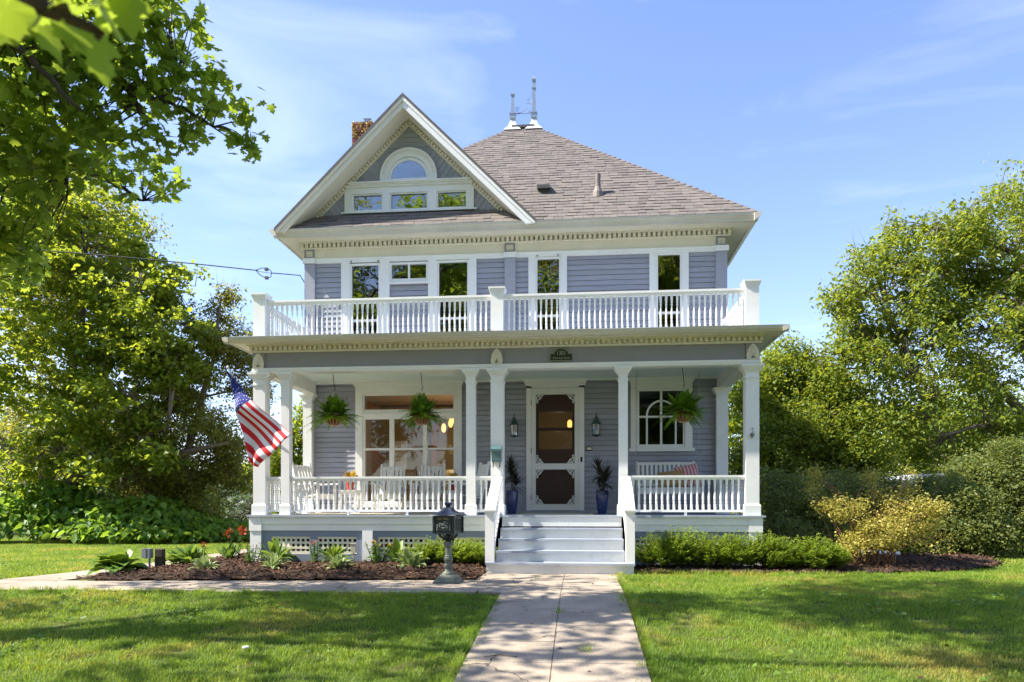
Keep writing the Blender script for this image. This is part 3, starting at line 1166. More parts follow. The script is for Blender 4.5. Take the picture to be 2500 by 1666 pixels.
board_fill([(rake_x(7.93, -1), 7.93), (rake_x(7.93, 1), 7.93), (GX, 8.41)], 0.0, .1, gy + .01)
for sd in (-1, 1):
    ang = R(123) if sd < 0 else R(57)
    reg = [(rake_x(7.32, sd), 7.32), (GX, 7.32), (GX, 7.926), (rake_x(7.926, sd), 7.926)]
    board_fill(reg, ang, .1, gy + .01)
    e = -4.60 if sd < 0 else -2.03
    reg = [(rake_x(6.72, sd), 6.72), (e, 6.72), (e, 8.41 - GS * abs(e - GX))]
    board_fill(reg, ang, .1, gy + .01)

# rakes: bargeboard, soffit, dentils, roof slabs
ry0 = 1.88
dn = math.hypot(1, GS)
zmain = EZ
for sd in (-1, 1):
    L = (GZ - 6.30) / GS
    ex = GX + sd * L

    def rk(x_off, drop):
        """point on the rake line shifted down by 'drop' (vertical)"""
        return (GX + sd * x_off, GZ - GS * x_off - drop)
    poly = [rk(0, 0), rk(L, 0), rk(L - .0, .04), rk(0, .04)]
    m_ = MB()
    if sd > 0:
        poly = poly[::-1]
    # roof slab runs back into the main roof
    xo = [0, L]
    top0, top1 = rk(0, -.015), rk(L, -.015)
    bot0, bot1 = rk(0, .045), rk(L, .045)
    yb0, yb1 = EY0 + (GZ - EZ) / (uz / uy) + .1, EY0 + .02
    vs_ = [(top0[0], ry0 - .02, top0[1]), (top1[0], ry0 - .02, top1[1]), (top1[0], yb1, top1[1]), (top0[0], yb0, top0[1]),
           (bot0[0], ry0 - .02, bot0[1]), (bot1[0], ry0 - .02, bot1[1]), (bot1[0], yb1, bot1[1]), (bot0[0], yb0, bot0[1])]
    fs = [(0, 1, 2, 3), (7, 6, 5, 4), (4, 5, 1, 0), (5, 6, 2, 1)]
    if sd > 0:
        fs = [f_[::-1] for f_ in fs][::1]
    m_.add(vs_, fs)
    m_.build("gable_roof", M["shingle"][2], house)
    # bargeboard with a crown strip
    m_ = MB()

    def band(o, i_, y0, y1, mb, xs0=0.0, xs1=L):
        # o, i_: vertical drops of the outer and inner edge
        pl = [rk(xs0, o), rk(xs0, i_), rk(max(xs1 - (i_ - .05) / GS * .92, .1), i_), rk(xs1 - max(0, (o - .05)) / GS * .92, o)]
        if sd < 0:
            pl = pl[::-1]
        ar = sum(pl[j][0] * pl[(j + 1) % 4][1] - pl[(j + 1) % 4][0] * pl[j][1] for j in range(4))
        if ar < 0:
            pl = pl[::-1]
        mb.prism(pl, y0, y1)
    band(.046, .115, ry0 - .012, ry0 + .05, m_)
    band(.116, .245, ry0 + .012, ry0 + .055, m_)
    m_.build("bargeboard", M["white"] if sd > 0 else M["trim"], house)  # right rake plain white, left rake in the bounce-tinted cream
    m_ = MB()
    band(.20, .225, ry0 + .056, P + .02, m_)
    m_.build("rake_soffit", M["trim"], house)
    # frieze band against the gable wall and its dentils
    m_ = MB()
    band(.227, .345, P - .035, P + .03, m_)
    m_.build("rake_frieze", M["trim"], house)
    m_ = MB()
    n_ = 40
    for i in range(n_):
        xo_ = .05 + i * (L - .42) / n_
        c0, c1 = rk(xo_, .243), rk(xo_, .315)
        d = Vector((sd, 0, -GS)).normalized()
        nrm = Vector((sd * GS, 0, 1)).normalized()
        cpt = Vector((c0[0], P - .06, (c0[1] + c1[1]) / 2))
        Mx = Matrix((d, Vector((0, 1, 0)), nrm)).transposed()
        m_.cbox(cpt, (.040, .05, .052), mat=Mx)
    m_.build("rake_dentils", M["trim"], house, kind="stuff")

# gable windows
trim = M["white"]


def frame(mb, x0, x1, z0, z1, w, y0, y1, wb=None):
    wb = w if wb is None else wb
    mb.box(x0, x0 + w, y0, y1, z0, z1).box(x1 - w, x1, y0, y1, z0, z1)
    mb.box(x0 + w, x1 - w, y0, y1, z1 - w, z1).box(x0 + w, x1 - w, y0, y1, z0, z0 + wb)


gw = MB()
xs = [-4.60, -4.44, -3.83, -3.69, -2.93, -2.76, -2.16, -2.03]
for a, b in ((0, 1), (2, 3), (4, 5), (6, 7)):
    gw.box(xs[a], xs[b], gy - .03, gy + .05, 6.75, 7.24)
for a, b in ((1, 2), (3, 4), (5, 6)):
    gw.box(xs[a], xs[b], gy - .03, gy + .05, 7.12, 7.24)
    gw.box(xs[a], xs[b], gy - .03, gy + .05, 6.75, 6.78)
gw.box(-4.66, -1.97, gy - .05, gy - .03, 6.735, 6.765)
gw.box(-4.55, -2.03, gy - .06, gy + .05, 7.24, 7.275)
gw.box(-4.52, -2.06, gy - .085, gy + .05, 7.275, 7.30)
gw.box(-4.49, -2.09, gy - .11, gy + .05, 7.30, 7.325)
gwo = gw.build("gable_window_frame", trim, house)
for a, b in ((1, 2), (3, 4), (5, 6)):
    s = MB()
    frame(s, xs[a], xs[b], 6.78, 7.12, .028, gy - .01, gy + .045)
    so = s.build("sash", trim, gwo)
    MB().box(xs[a] + .028, xs[b] - .028, gy + .02, gy + .028, 6.808, 7.092).build("pane", M["glass_up"], gwo)
    MB().box(xs[a] + .01, xs[b] - .01, gy + .10, gy + .11, 6.79, 7.11).build("window_dark_sheet", M["void"], gwo)  # black sheet painting in the dark of the room behind


def arch_pts(cx, zb, rx, rz, n=20, stilt=0.0):
    pts = [(cx + rx, zb)] + [(cx + rx * math.cos(math.pi * k / n), zb + stilt + rz * math.sin(math.pi * k / n)) for k in range(n + 1)] + [(cx - rx, zb)]
    return pts


def arch_ring(mb, cx, zb, ro, ri, hz, y0, y1, stilt):
    A = arch_pts(cx, zb, ro, ro, 24, stilt)
    B = arch_pts(cx, zb, ri, ri, 24, stilt)
    k = len(A)
    vs_ = [(x, y0, z) for x, z in A] + [(x, y0, z) for x, z in B] + [(x, y1, z) for x, z in A] + [(x, y1, z) for x, z in B]
    fs = []
    for i in range(k - 1):
        fs += [(i, i + k, i + 1 + k, i + 1)[::-1], (i, i + 1, i + 1 + 2 * k, i + 2 * k)[::-1], (i + k, i + 3 * k, i + 1 + 3 * k, i + 1 + k)[::-1]]
    mb.add(vs_, fs)


aw = MB()
acx = -3.315
arch_ring(aw, acx, 7.325, .565, .47, .64, gy - .06, gy + .03, .09)
arch_ring(aw, acx, 7.325, .475, .40, .64, gy - .035, gy + .03, .09)
arch_ring(aw, acx, 7.325, .405, .335, .64, gy - .015, gy + .03, .075)
aw.box(acx - .40, acx + .40, gy - .03, gy + .03, 7.325, 7.395)
awo = aw.build("arched_window_frame", trim, house)
bd = MB()
for k in range(1, 30):
    an = math.pi * k / 30
    bd.cbox((acx + .50 * math.cos(an), gy - .063, 7.415 + .50 * math.sin(an)), (.03, .012, .03), mat=Matrix.Rotation(-an, 3, "Y"))
bd.build("arch_beading", M["trim"], awo, kind="stuff")
MB().prism(arch_pts(acx, 7.39, .345, .345, 20, .005), gy - .0175, gy - .0125).build("pane", M["glass_up"], awo)
MB().prism(arch_pts(acx, 7.37, .36, .36, 20, .005), gy - .0085, gy - .0045).build("window_dark_sheet", M["void"], awo)

# --- upper windows
def sash_window(name, x0, x1, z0, z1, rail=None, lites=1, mat="glass_up", meet=True, y=P, sw=.042, blinds=False):
    fr = MB()
    frame(fr, x0, x1, z0, z1, sw, y - .005, y + .07, sw * 1.3)
    o = fr.build(name, trim, house)
    gx0, gx1, gz0, gz1 = x0 + sw, x1 - sw, z0 + sw * 1.3, z1 - sw
    if lites > 1:
        w = (gx1 - gx0 - .035 * (lites - 1)) / lites
        mm = MB()
        for i in range(lites):
            a = gx0 + i * (w + .035)
            MB().box(a, a + w, y + .035, y + .043, gz0, gz1).build("pane", M[mat], o)
            if i:
                mm.box(a - .035, a, y + .0, y + .06, gz0, gz1)
        mm.build("muntin", trim, o)
    elif meet:
        zm = (gz0 + gz1) / 2 - .22
        MB().box(gx0, gx1, y + .01, y + .06, zm - .02, zm + .02).build("meeting_rail", trim, o)
        MB().box(gx0, gx1, y + .025, y + .033, zm + .02, gz1).build("pane", M[mat], o)
        MB().box(gx0, gx1, y + .05, y + .058, gz0, zm - .02).build("pane", M[mat], o)
    else:
        MB().box(gx0, gx1, y + .035, y + .043, gz0, gz1).build("pane", M[mat], o)
    if blinds:
        b_ = MB()
        z = gz0
        while z < gz0 + .72:
            b_.cbox(((gx0 + gx1) / 2, y + .12, z), (gx1 - gx0, .006, .03), mat=Matrix.Rotation(R(35), 3, "X"))
            z += .035
        b_.build("blind_slats", M["shutter"], o, kind="stuff")
        MB().box(gx0, gx1, y + .10, y + .14, gz1 - .10, gz1).build("blind_roll", M["shutter"], o)
    return o


sash_window("window", -4.50, -3.88, 3.95, 5.76, blinds=True)
sash_window("window", -2.76, -2.12, 3.95, 5.77, blinds=True)
sash_window("window", -.84, -.34, 3.95, 5.775)
sash_window("window", 1.45, 1.945, 3.95, 5.785)
sash_window("window", -3.70, -2.93, 5.385, 5.76, lites=2)
for a, b in ((-4.67, -4.50), (-3.88, -3.70), (-2.93, -2.76), (-2.12, -1.98), (-.97, -.84), (-.34, -.23), (1.33, 1.45), (1.945, 2.06)):
    MB().box(a, b, P - .028, P + .05, 3.95, 5.78).build("window_casing", trim, house)
MB().box(-3.70, -2.93, P - .028, P + .05, 5.345, 5.385).box(-3.72, -2.91, P - .06, P - .028, 5.325, 5.36).build("window_sill", trim, house)
for a, b in ((-4.67, -3.72), (-2.92, -1.98), (-.97, -.23), (1.33, 2.06)):
    MB().box(a, b, P - .055, P + .05, 3.80, 3.95).build("window_sill", trim, house)
for x in (-4.46, -3.92, -.80, -.40):
    MB().box(x - .008, x + .008, P - .05, P - .03, 5.775, 5.805).build("shutter_hinge", M["iron"], house)

# --- porch ceiling, beams, entablature
MB().box(-5.2, 2.6, .2, P + .03, 3.42, 3.44).build("porch_ceiling", M["ceiling"], house)
b_ = MB()
b_.box(-5.36, 2.78, .0, .20, 3.19, 3.24)
b_.box(-5.38, 2.80, -.02, .0, 3.215, 3.262)
b_.box(-5.365, 2.785, -.008, .0, 3.19, 3.215)
for x0, x1 in ((-5.37, -5.17), (2.58, 2.78)):
    b_.box(x0, x1, .2, P - .03, 3.19, 3.42)
b_.box(-5.17, 2.58, .201, .23, 3.36, 3.42).box(-5.17, 2.58, P - .06, P - .02, 3.385, 3.42)
b_.build("porch_beam", M["white"], house)
MB().box(-5.355, 2.775, .005, .195, 3.24, 3.54).build("porch_frieze", M["frieze"], house)
b_ = MB()
b_.box(-5.40, 2.82, -.03, .2, 3.515, 3.548)
b_.box(-5.385, 2.805, -.012, .2, 3.548, 3.625)
b_.box(-5.44, 2.86, -.085, .2, 3.612, 3.636)
b_.box(-5.70, 3.12, -.32, P - .02, 3.636, 3.655)
b_.build("porch_cornice", M["trim"], house)
dentils(-5.385, 2.81, 3.552, 3.610, -.055, -.012, .083, "porch_dentil_row")
for x in (-5.372, 2.583, -1.414):
    m_ = MB().box(x, x + .205, -.022, .006, 3.262, 3.515)
    bl = m_.build("frieze_block", M["frieze"], house)
    cx = x + .1025
    pal = []
    for k in range(15):
        t_ = k / 14
        an = math.pi * t_
        pal.append((cx + .093 * math.cos(an) * (1 if math.sin(an) < .75 else .93), 3.268 + .235 * math.sin(an) ** .9))
    pl = [(cx + .088, 3.264), (cx + .096, 3.33), (cx + .075, 3.42), (cx + .04, 3.48), (cx, 3.508), (cx - .04, 3.48), (cx - .075, 3.42), (cx - .096, 3.33), (cx - .088, 3.264)]
    pm = MB().prism(pl, -.034, -.022)
    for k in range(9):
        an = math.pi * (k + .5) / 9
        l_ = .06 + .13 * math.sin(an) ** 2
        pm.beam((cx + .02 * math.cos(an), -.036, 3.275 + .01), (cx + .083 * math.cos(an) * (1 if abs(math.cos(an)) > .4 else .8), -.036, 3.275 + l_ * 1.1 * math.sin(an)), .016, .012, up=(0, -1, 0))
    pm.build("palmette", M["trim"], bl)
# gutter of the porch roof
g_ = MB()
gp = [(-.36, 3.705), (-.345, 3.66), (-.315, 3.635), (-.29, 3.622), (-.255, 3.622), (-.255, 3.70), (-.335, 3.70)]
seg = np.linspace(-5.73, 3.15, 7)
for i in range(6):
    a = seg[i]
    dz = [.0, .006, .010, .006, .0, .006][i]
    g_.extrude_x([(y, z + dz * (1 if z > 3.69 else .3)) for y, z in gp], a + .002, seg[i + 1] - .002)
    if 0 < i:
        g_.extrude_x([(y - .004, z + .002) for y, z in gp], a - .012, a + .012)
for sx, x in ((-1, -5.73), (1, 3.15)):
    pr = [(0, 3.705), (-.015, 3.66), (-.045, 3.635), (-.10, 3.622), (-.10, 3.70)]
    vs_ = [(x + sx * a, -.36, z) for a, z in pr] + [(x + sx * a, P, z) for a, z in pr]
    k = len(pr)
    fs = [(i, i + k, (i + 1) % k + k, (i + 1) % k) for i in range(k)] + [tuple(range(k))]
    g_.add(vs_, fs if sx > 0 else [f_[::-1] for f_ in fs])
g_.build("porch_gutter", M["gutter"], house)
d_ = MB()
d_.add([(-5.66, -.28, 3.70), (3.06, -.28, 3.70), (3.06, P, 3.70), (-5.66, P, 3.70), (-5.48, .02, 3.775), (2.90, .02, 3.775), (2.90, P, 3.775), (-5.48, P, 3.775)],
       [(0, 1, 5, 4), (1, 2, 6, 5), (3, 0, 4, 7), (4, 5, 6, 7)])
d_.box(-5.64, 3.05, -.27, -.22, 3.70, 3.735)
d_.build("porch_roof_deck", M["tread"], house)

# --- columns
def column(x0, x1, y0, y1, name="porch_column"):
    w = x1 - x0
    m_ = MB()
    zc = 3.19
    m_.box(x0, x1, y0, y1, F + .17, zc - .02)
    m_.box(x0 - .02, x1 + .02, y0 - .02, y1 + .02, F, F + .16)
    m_.add([(x0 - .02, y0 - .02, F + .16), (x1 + .02, y0 - .02, F + .16), (x1 + .02, y1 + .02, F + .16), (x0 - .02, y1 + .02, F + .16), (x0, y0, F + .18), (x1, y0, F + .18), (x1, y1, F + .18), (x0, y1, F + .18)],
           [(0, 1, 5, 4), (1, 2, 6, 5), (2, 3, 7, 6), (3, 0, 4, 7)])
    for z0, z1, e in ((2.965, 2.98, .006), (2.98, 2.998, .014), (3.072, 3.088, .008), (3.088, 3.104, .018), (3.104, 3.12, .030), (3.12, 3.14, .042), (3.14, 3.155, .055), (3.155, 3.19, .066)):
        m_.box(x0 - e, x1 + e, y0 - e, y1 + e, z0, z1 - .0002)
    return m_.build(name, M["white"], house)


for x in (-5.37, -1.412, 2.582):
    column(x, x + .205, .0, .2)
for x0, x1 in ((-4.905, -4.765), (-1.815, -1.665), (.627, .768)):
    column(x0, x1, .03, .17)
column(-5.40, -5.225, P - .14, P - .036, "wall_pilaster")
column(2.555, 2.765, P - .14, P - .036, "wall_pilaster")

# --- balusters and rails
def baluster_mesh(h, name="baluster", w=.019):
    m_ = MB()
    m_.box(-w, w, -w, w, 0, h * .19)
    m_.box(-w, w, -w, w, h * .86, h)
    pr = [(w * .75, .19), (w * .62, .215), (w * .98, .235), (w * .98, .26), (w * .6, .285), (w * .92, .33), (w * .95, .42), (w * .66, .66), (w * .6, .70), (w * .98, .72), (w * .98, .745), (w * .62, .765), (w * .98, .80), (w * .98, .83), (w * .7, .86)]
    m_.lathe([(r, z * h) for r, z in pr], (0, 0, 0), 6)
    return m_.mesh(name, M["white"])


bal_low = baluster_mesh(.478)
bal_up = baluster_mesh(.56, w=.017)
bal_step = baluster_mesh(.50)


def balustrade(p, q, z0, zb0, zb1, zt, mesh_, pitch, bottom=True, railw=.11):
    """From p to q (x,y) between posts."""
    p, q = Vector((p[0], p[1], 0)), Vector((q[0], q[1], 0))
    L = (q - p).length
    d = (q - p).normalized()
    rl = MB()
    up = Vector((0, 0, 1))
    rl.beam(p + up * (zt - .016), q + up * (zt - .016), railw, .032)
    rl.beam(p + up * (zt - .044), q + up * (zt - .044), railw * .72, .024)
    rl.beam(p + up * (zb1 + .006), q + up * (zb1 + .006), railw * .5, .018)
    o = rl.build("balustrade", M["white"], house)
    if bottom:
        MB().beam(p + up * (zb0 - .018), q + up * (zb0 - .018), .055, .036).build("bottom_rail", M["white"], o)
        if L > 1.2:
            for k in range(1, int(L / 1.4) + 1):
                c = p + d * (L * k / (int(L / 1.4) + 1))
                MB().box(c.x - .02, c.x + .02, c.y - .02, c.y + .02, z0, zb0 - .036).build("rail_foot", M["white"], o)
    n_ = max(1, round(L / pitch) - 1)
    for i in range(n_):
        c = p + d * (L * (i + 1) / (n_ + 1))
        piece("baluster", mesh_, o, (c.x, c.y, zb0))
    return o


zb0, zb1, zt = F + .087, F + .565, F + .63
for a, b in ((-5.165, -4.905), (-4.765, -1.815), (-1.665, -1.412), (.768, 2.582)):
    balustrade((a, .1), (b, .1), F, zb0, zb1, zt, bal_low, .092)
for x in (-5.28, 2.69):
    balustrade((x, .2), (x, P - .14), F, zb0, zb1, zt, bal_low, .092)

ZD = 3.775
for x in (-5.43, -1.43, 2.61):
    m_ = MB()
    m_.box(x, x + .205, .13, .335, ZD - .02, 4.485)
    e = .012
    m_.box(x - e, x + .205 + e, .13 - e, .335 + e, 4.455, 4.485)
    m_.box(x - .022, x + .227, .108, .357, 4.4852, 4.515)
    m_.box(x - .034, x + .239, .096, .369, 4.5152, 4.54)
    m_.build("deck_post", M["white"], house)
for a, b in ((-5.225, -1.43), (-1.225, 2.61)):
    balustrade((a, .23), (b, .23), ZD, ZD + .025, ZD + .585, 4.43, bal_up, .0865, bottom=True)
for x in (-5.33, 2.715):
    balustrade((x, .335), (x, P - .04), ZD, ZD + .025, ZD + .585, 4.43, bal_up, .0865)

# --- porch floor, rim boards, skirt, lattice
b_ = MB().box(-5.45, 2.87, -.07, P + .03, F - .03, F)
b_.build("porch_floor", M["tread"], house)
for a, b in ((-5.21, -1.33), (.76, 2.62)):
    MB().box(a, b, -.035, .05, .692, F - .03).build("rim_board", M["white"], house)
    MB().box(a, b, -.018, .05, .585, .690).build("rim_board", M["white"], house)
for a, b in ((2.74, 2.79), (-5.38, -5.33)):
    MB().box(a, b, .16, P, .58, F - .03).build("rim_board", M["white"], house)
for a, b in ((-5.42, -5.21), (2.62, 2.83)):
    MB().box(a, b, -.045, .16, .58, F - .032).box(a + .012, b - .012, -.03, .14, -.05, .58).build("corner_pier", M["white"], house)
MB().box(-3.512, -3.342, -.03, .05, -.05, .585).build("corner_pier", M["white"], house)
pan = [(-5.06, -4.40), (-4.27, -3.61), (-3.25, -2.43), (-2.31, -1.42), (.80, 1.62), (1.74, 2.50)]
for a, b in ((-5.22, -3.512), (-3.342, -1.33), (.76, 2.63)):
    MB().box(a, b, -.0, .04, .484, .585).build("skirt_board", M["skirt"], house)
    MB().box(a, b, -.0, .04, -.05, .198).build("skirt_board", M["skirt"], house)
edges = [(-5.22, -5.06), (-4.40, -4.27), (-3.61, -3.512), (-3.342, -3.25), (-2.43, -2.31), (-1.42, -1.33), (.76, .80), (1.62, 1.74), (2.50, 2.63)]
for a, b in edges:
    MB().box(a, b, -.0, .04, .198, .484).build("skirt_board", M["skirt"], house)
for a, b in pan:
    pn = MB()
    frame(pn, a, b, .198, .484, .012, .012, .03)
    po = pn.build("lattice_panel", M["trim"], house)
    n_ = round((b - a) / .083)
    for i in range(n_ + 1):
        x = a + (b - a) * i / n_
        MB().box(max(a, x - .017), min(b, x + .017), .022, .028, .2, .482).build("slat", M["trim"], po)
    for z in (.225, .3, .385, .465):
        MB().box(a, b, .014, .0215, z - .017, z + .017).build("slat", M["trim"], po)
MB().box(-5.3, 2.7, 1.35, 1.37, -.05, F - .04).build("crawlspace_dark_sheet", M["void"], house)  # black sheet added where the space under the porch is only dark

# --- steps
sx0, sx1 = -1.22, .664
tz = [.644, .489, .327, .170]
ty = [-.34, -.62, -.90, -1.19]
st = MB()
b_ = MB()
steps = MB().box(sx0 - .05, sx1 + .05, -1.15, -.04, -.05, .10).build("porch_steps", M["step_white"], house)
yprev, zprev = -.05, F - .03
MB().box(sx0, sx1, -.055, -.02, .665, F - .031).build("riser", M["step_white"], steps)
for k in range(4):
    y, z = ty[k], tz[k]
    zb_ = tz[k + 1] if k < 3 else -.03
    xe = .0 if k < 3 else .125
    yb_ = (ty[k - 1] + .03) if k else -.05
    MB().box(sx0 - xe, sx1 + xe, y, yb_ + .02, z - .034, z).build("tread", M["tread"], steps)
    MB().box(sx0 - xe * .9, sx1 + xe * .9, y + .03, y + .055, zb_ + .0, z - .0345).build("riser", M["step_white"], steps)
MB().box(sx0 - .10, sx1 + .10, -1.155, -.3, -.05, .130).build("step_base", M["step_white"], steps)
for x0, x1 in ((-1.352, -1.222), (.662, .788)):
    xm = (x0 + x1) / 2
    m_ = MB()
    m_.box(x0, x1, -1.17, -1.04, .17, .91)
    m_.box(x0 - .012, x1 + .012, -1.182, -1.028, .885, .912)
    m_.box(x0 - .03, x1 + .03, -1.20, -1.01, .9125, .937)
    nw = m_.build("newel_post", M["white"], steps)
    # broad rail sweeping up from the newel to the porch column
    m_ = MB()
    pts = []
    for k in range(15):
        t_ = k / 14
        y = -1.06 + t_ * 1.03
        z = .955 + .50 * (t_ * .55 + .45 * math.sin(t_ * math.pi / 2) ** 1.2)
        pts.append((y, z))
    for (ya, za), (yb_, zb_) in zip(pts[:-1], pts[1:]):
        m_.add([(xm - .075, ya, za), (xm + .075, ya, za), (xm + .075, yb_, zb_), (xm - .075, yb_, zb_), (xm - .075, ya, za - .05), (xm + .075, ya, za - .05), (xm + .075, yb_, zb_ - .05), (xm - .075, yb_, zb_ - .05)],
               [(0, 1, 2, 3), (7, 6, 5, 4), (0, 3, 7, 4), (2, 1, 5, 6)])
    m_.add([(xm - .075, pts[0][0], pts[0][1]), (xm + .075, pts[0][0], pts[0][1]), (xm + .075, pts[0][0], pts[0][1] - .05), (xm - .075, pts[0][0], pts[0][1] - .05)], [(3, 2, 1, 0)])
    m_.build("step_handrail", M["white"], steps)
    m_ = MB()
    m_.add([(xm - .03, -1.04, .17), (xm - .03, -.02, F), (xm - .03, -.02, F + .07), (xm - .03, -1.04, .26), (xm + .03, -1.04, .17), (xm + .03, -.02, F), (xm + .03, -.02, F + .07), (xm + .03, -1.04, .26)],
           [(0, 1, 2, 3), (7, 6, 5, 4), (3, 2, 6, 7), (0, 4, 5, 1)])
    m_.build("step_stringer", M["white"], steps)
    for k in range(9):
        t_ = (k + .6) / 9.4
        y = -1.04 + t_ * 1.0
        zlo = .25 + t_ * .63
        zhi = .905 + .50 * (t_ * .55 + .45 * math.sin(t_ * math.pi / 2) ** 1.2)
        piece("step_baluster", bal_step, steps, (xm, y, zlo), scale=(1, 1, (zhi - zlo) / .5))
# --- lower windows and door
cs = MB()
cs.box(-4.38, -4.24, P - .03, P + .05, 1.0, 3.30).box(-2.40, -2.27, P - .03, P + .05, 1.0, 3.30)
cs.box(-4.24, -2.40, P - .03, P + .05, 3.19, 3.30).box(-4.38, -2.27, P - .04, P + .05, 3.30, 3.34)
cs.box(-4.40, -2.25, P - .07, P + .03, 3.34, 3.375).box(-4.42, -2.23, P - .10, P + .03, 3.375, 3.42)
cs.box(-4.27, -2.38, P - .02, P + .05, 2.745, 2.845).box(-4.27, -2.38, P - .045, P - .02, 2.775, 2.80)
cs.box(-4.42, -2.23, P - .08, P + .04, .96, 1.02)
dw = cs.build("dining_window", M["white"], house)
m_ = MB()
frame(m_, -4.24, -2.40, 2.845, 3.19, .035, P + .0, P + .05)
m_.box(-4.24, -4.19, P - .01, P + .05, 1.02, 2.745).box(-2.43, -2.40, P - .01, P + .05, 1.02, 2.745)
m_.box(-4.19, -2.43, P - .01, P + .05, 2.69, 2.745).box(-4.19, -2.43, P - .01, P + .05, 1.02, 1.08)
m_.box(-3.70, -3.61, P - .015, P + .05, 1.08, 2.69).box(-3.035, -2.955, P - .01, P + .05, 1.08, 2.69)
for a, b in ((-4.19, -3.70), (-3.61, -3.035), (-2.955, -2.43)):
    m_.box(a, b, P + .0, P + .045, 2.082, 2.122)
m_.build("sash", M["white"], dw)
for a, b, c, d in ((-4.205, -2.435, 2.88, 3.155),):
    MB().box(a, b, P + .02, P + .026, c, d).build("pane", M["glass"], dw)
for a, b in ((-4.19, -3.70), (-3.61, -3.035), (-2.955, -2.43)):
    for c, d in ((1.08, 2.082), (2.122, 2.69)):
        MB().box(a, b, P + .02, P + .026, c, d).build("pane", M["glass"], dw)
# right window with an arched pattern of bars
cs = MB()
cs.box(.98, 1.10, P - .03, P + .05, 2.08, 3.33).box(2.0, 2.13, P - .03, P + .05, 2.08, 3.33)
cs.box(1.10, 2.0, P - .03, P + .05, 3.21, 3.33).box(.96, 2.15, P - .06, P + .03, 3.33, 3.37).box(.94, 2.17, P - .09, P + .03, 3.37, 3.425)
cs.box(.95, 2.17, P - .07, P + .04, 2.02, 2.08)
rw = cs.build("arch_bar_window", M["white"], house)
m_ = MB()
frame(m_, 1.10, 2.0, 2.08, 3.21, .04, P + .0, P + .05, .075)
m_.box(1.532, 1.572, P - .002, P + .045, 2.155, 3.17)
m_.box(1.14, 1.532, P + .0, P + .045, 2.665, 2.70).box(1.572, 1.96, P + .0, P + .045, 2.665, 2.70)
for x in (1.285, 1.825):
    m_.box(x - .016, x + .016, P + .002, P + .045, 2.155, 2.665)
A = [(1.552 + .285 * math.cos(math.pi * k / 20), 2.70 + .30 * math.sin(math.pi * k / 20)) for k in range(21)]
B = [(1.552 + .25 * math.cos(math.pi * k / 20), 2.70 + .265 * math.sin(math.pi * k / 20)) for k in range(21)]
vs_ = [(x, P + .001, z) for x, z in A] + [(x, P + .001, z) for x, z in B] + [(x, P + .04, z) for x, z in A] + [(x, P + .04, z) for x, z in B]
m_.add(vs_, sum([[(i + 1, i + 22, i + 21, i), (i + 42, i + 43, i + 1, i), (i + 21, i + 22, i + 64, i + 63)] for i in range(20)], []))
m_.build("sash", M["white"], rw)
MB().box(1.14, 1.96, P + .022, P + .028, 2.155, 3.17).build("pane", M["glass"], rw)

# door
cs = MB()
cs.box(-1.01, -.915, P - .03, P + .10, .90, 3.29).box(-.005, .10, P - .03, P + .10, .90, 3.29)
cs.box(-1.01, .10, P - .03, P + .10, 3.255, 3.30).box(-1.03, .12, P - .06, P + .03, 3.30, 3.34).box(-1.05, .14, P - .09, P + .03, 3.34, 3.385).box(-1.06, .15, P - .10, P + .03, 3.385, 3.42)
dc = cs.build("door_casing", M["white"], house)
MB().box(-1.03, .13, P - .12, P + .03, F, .895).build("door_sill", M["tread"], dc)
m_ = MB()
dx0, dx1 = -.912, -.008
m_.box(dx0, -.83, P - .015, P + .02, .905, 3.25).box(-.08, dx1, P - .015, P + .02, .905, 3.25)
m_.box(-.83, -.08, P - .015, P + .02, 3.13, 3.25).box(-.83, -.08, P - .015, P + .02, 1.69, 1.80).box(-.83, -.08, P - .015, P + .02, .905, 1.02)
frame(m_, -.845, -.065, 1.785, 3.145, .018, P - .022, P - .015)
frame(m_, -.845, -.065, 1.005, 1.705, .018, P - .022, P - .015)
sdoor = m_.build("screen_door", M["white"], house)
for c, d in ((1.80, 3.13), (1.02, 1.69)):
    MB().add([(-.83, P + .005, c), (-.08, P + .005, c), (-.08, P + .005, d), (-.83, P + .005, d)], [(0, 1, 2, 3)]).build("screen", M["screen"], sdoor)
    for sx, x in ((1, -.825), (-1, -.085)):
        for sz, z in ((1, c + .005), (-1, d - .005)):
            sc = MB()

            def tt(pts):
                return [(x + sx * a, P - .006, z + sz * b) for a, b in pts]
            sc.tube(tt([(.005, .155), (.03, .158), (.045, .14), (.03, .128), (.025, .14)]), .009, 5)
            sc.tube(tt([(.03, .15), (.025, .115), (.045, .095), (.075, .085), (.095, .065), (.11, .03), (.14, .008)]), .011, 5)
            sc.tube(tt([(.012, .11), (.018, .06), (.04, .03), (.07, .028), (.085, .05), (.072, .068), (.055, .06), (.058, .048)]), .009, 5)
            sc.tube(tt([(.04, .03), (.06, .01), (.12, .012)]), .008, 5)
            sc.tube(tt([(.008, .01), (.008, .13)]), .006, 4)
            sc.tube(tt([(.01, .008), (.13, .008)]), .006, 4)
            sc.build("scroll_bracket", M["white"], sdoor)
h_ = MB().box(.028, .066, P - .045, P - .03, 1.83, 1.925)
h_.build("door_handle", M["iron"], sdoor)
for z in (1.15, 2.05, 2.98):
    MB().box(-.922, -.912, P - .036, P - .03, z - .05, z + .05).build("hinge", M["iron"], sdoor)
m_ = MB()
m_.box(-.88, -.77, P + .05, P + .09, .90, 3.2).box(-.13, -.03, P + .05, P + .09, .90, 3.2)
m_.box(-.77, -.13, P + .05, P + .09, 2.80, 3.2).box(-.77, -.13, P + .05, P + .09, .90, 2.08)
m_.box(-.77, -.13, P + .06, P + .08, 2.44, 2.50)
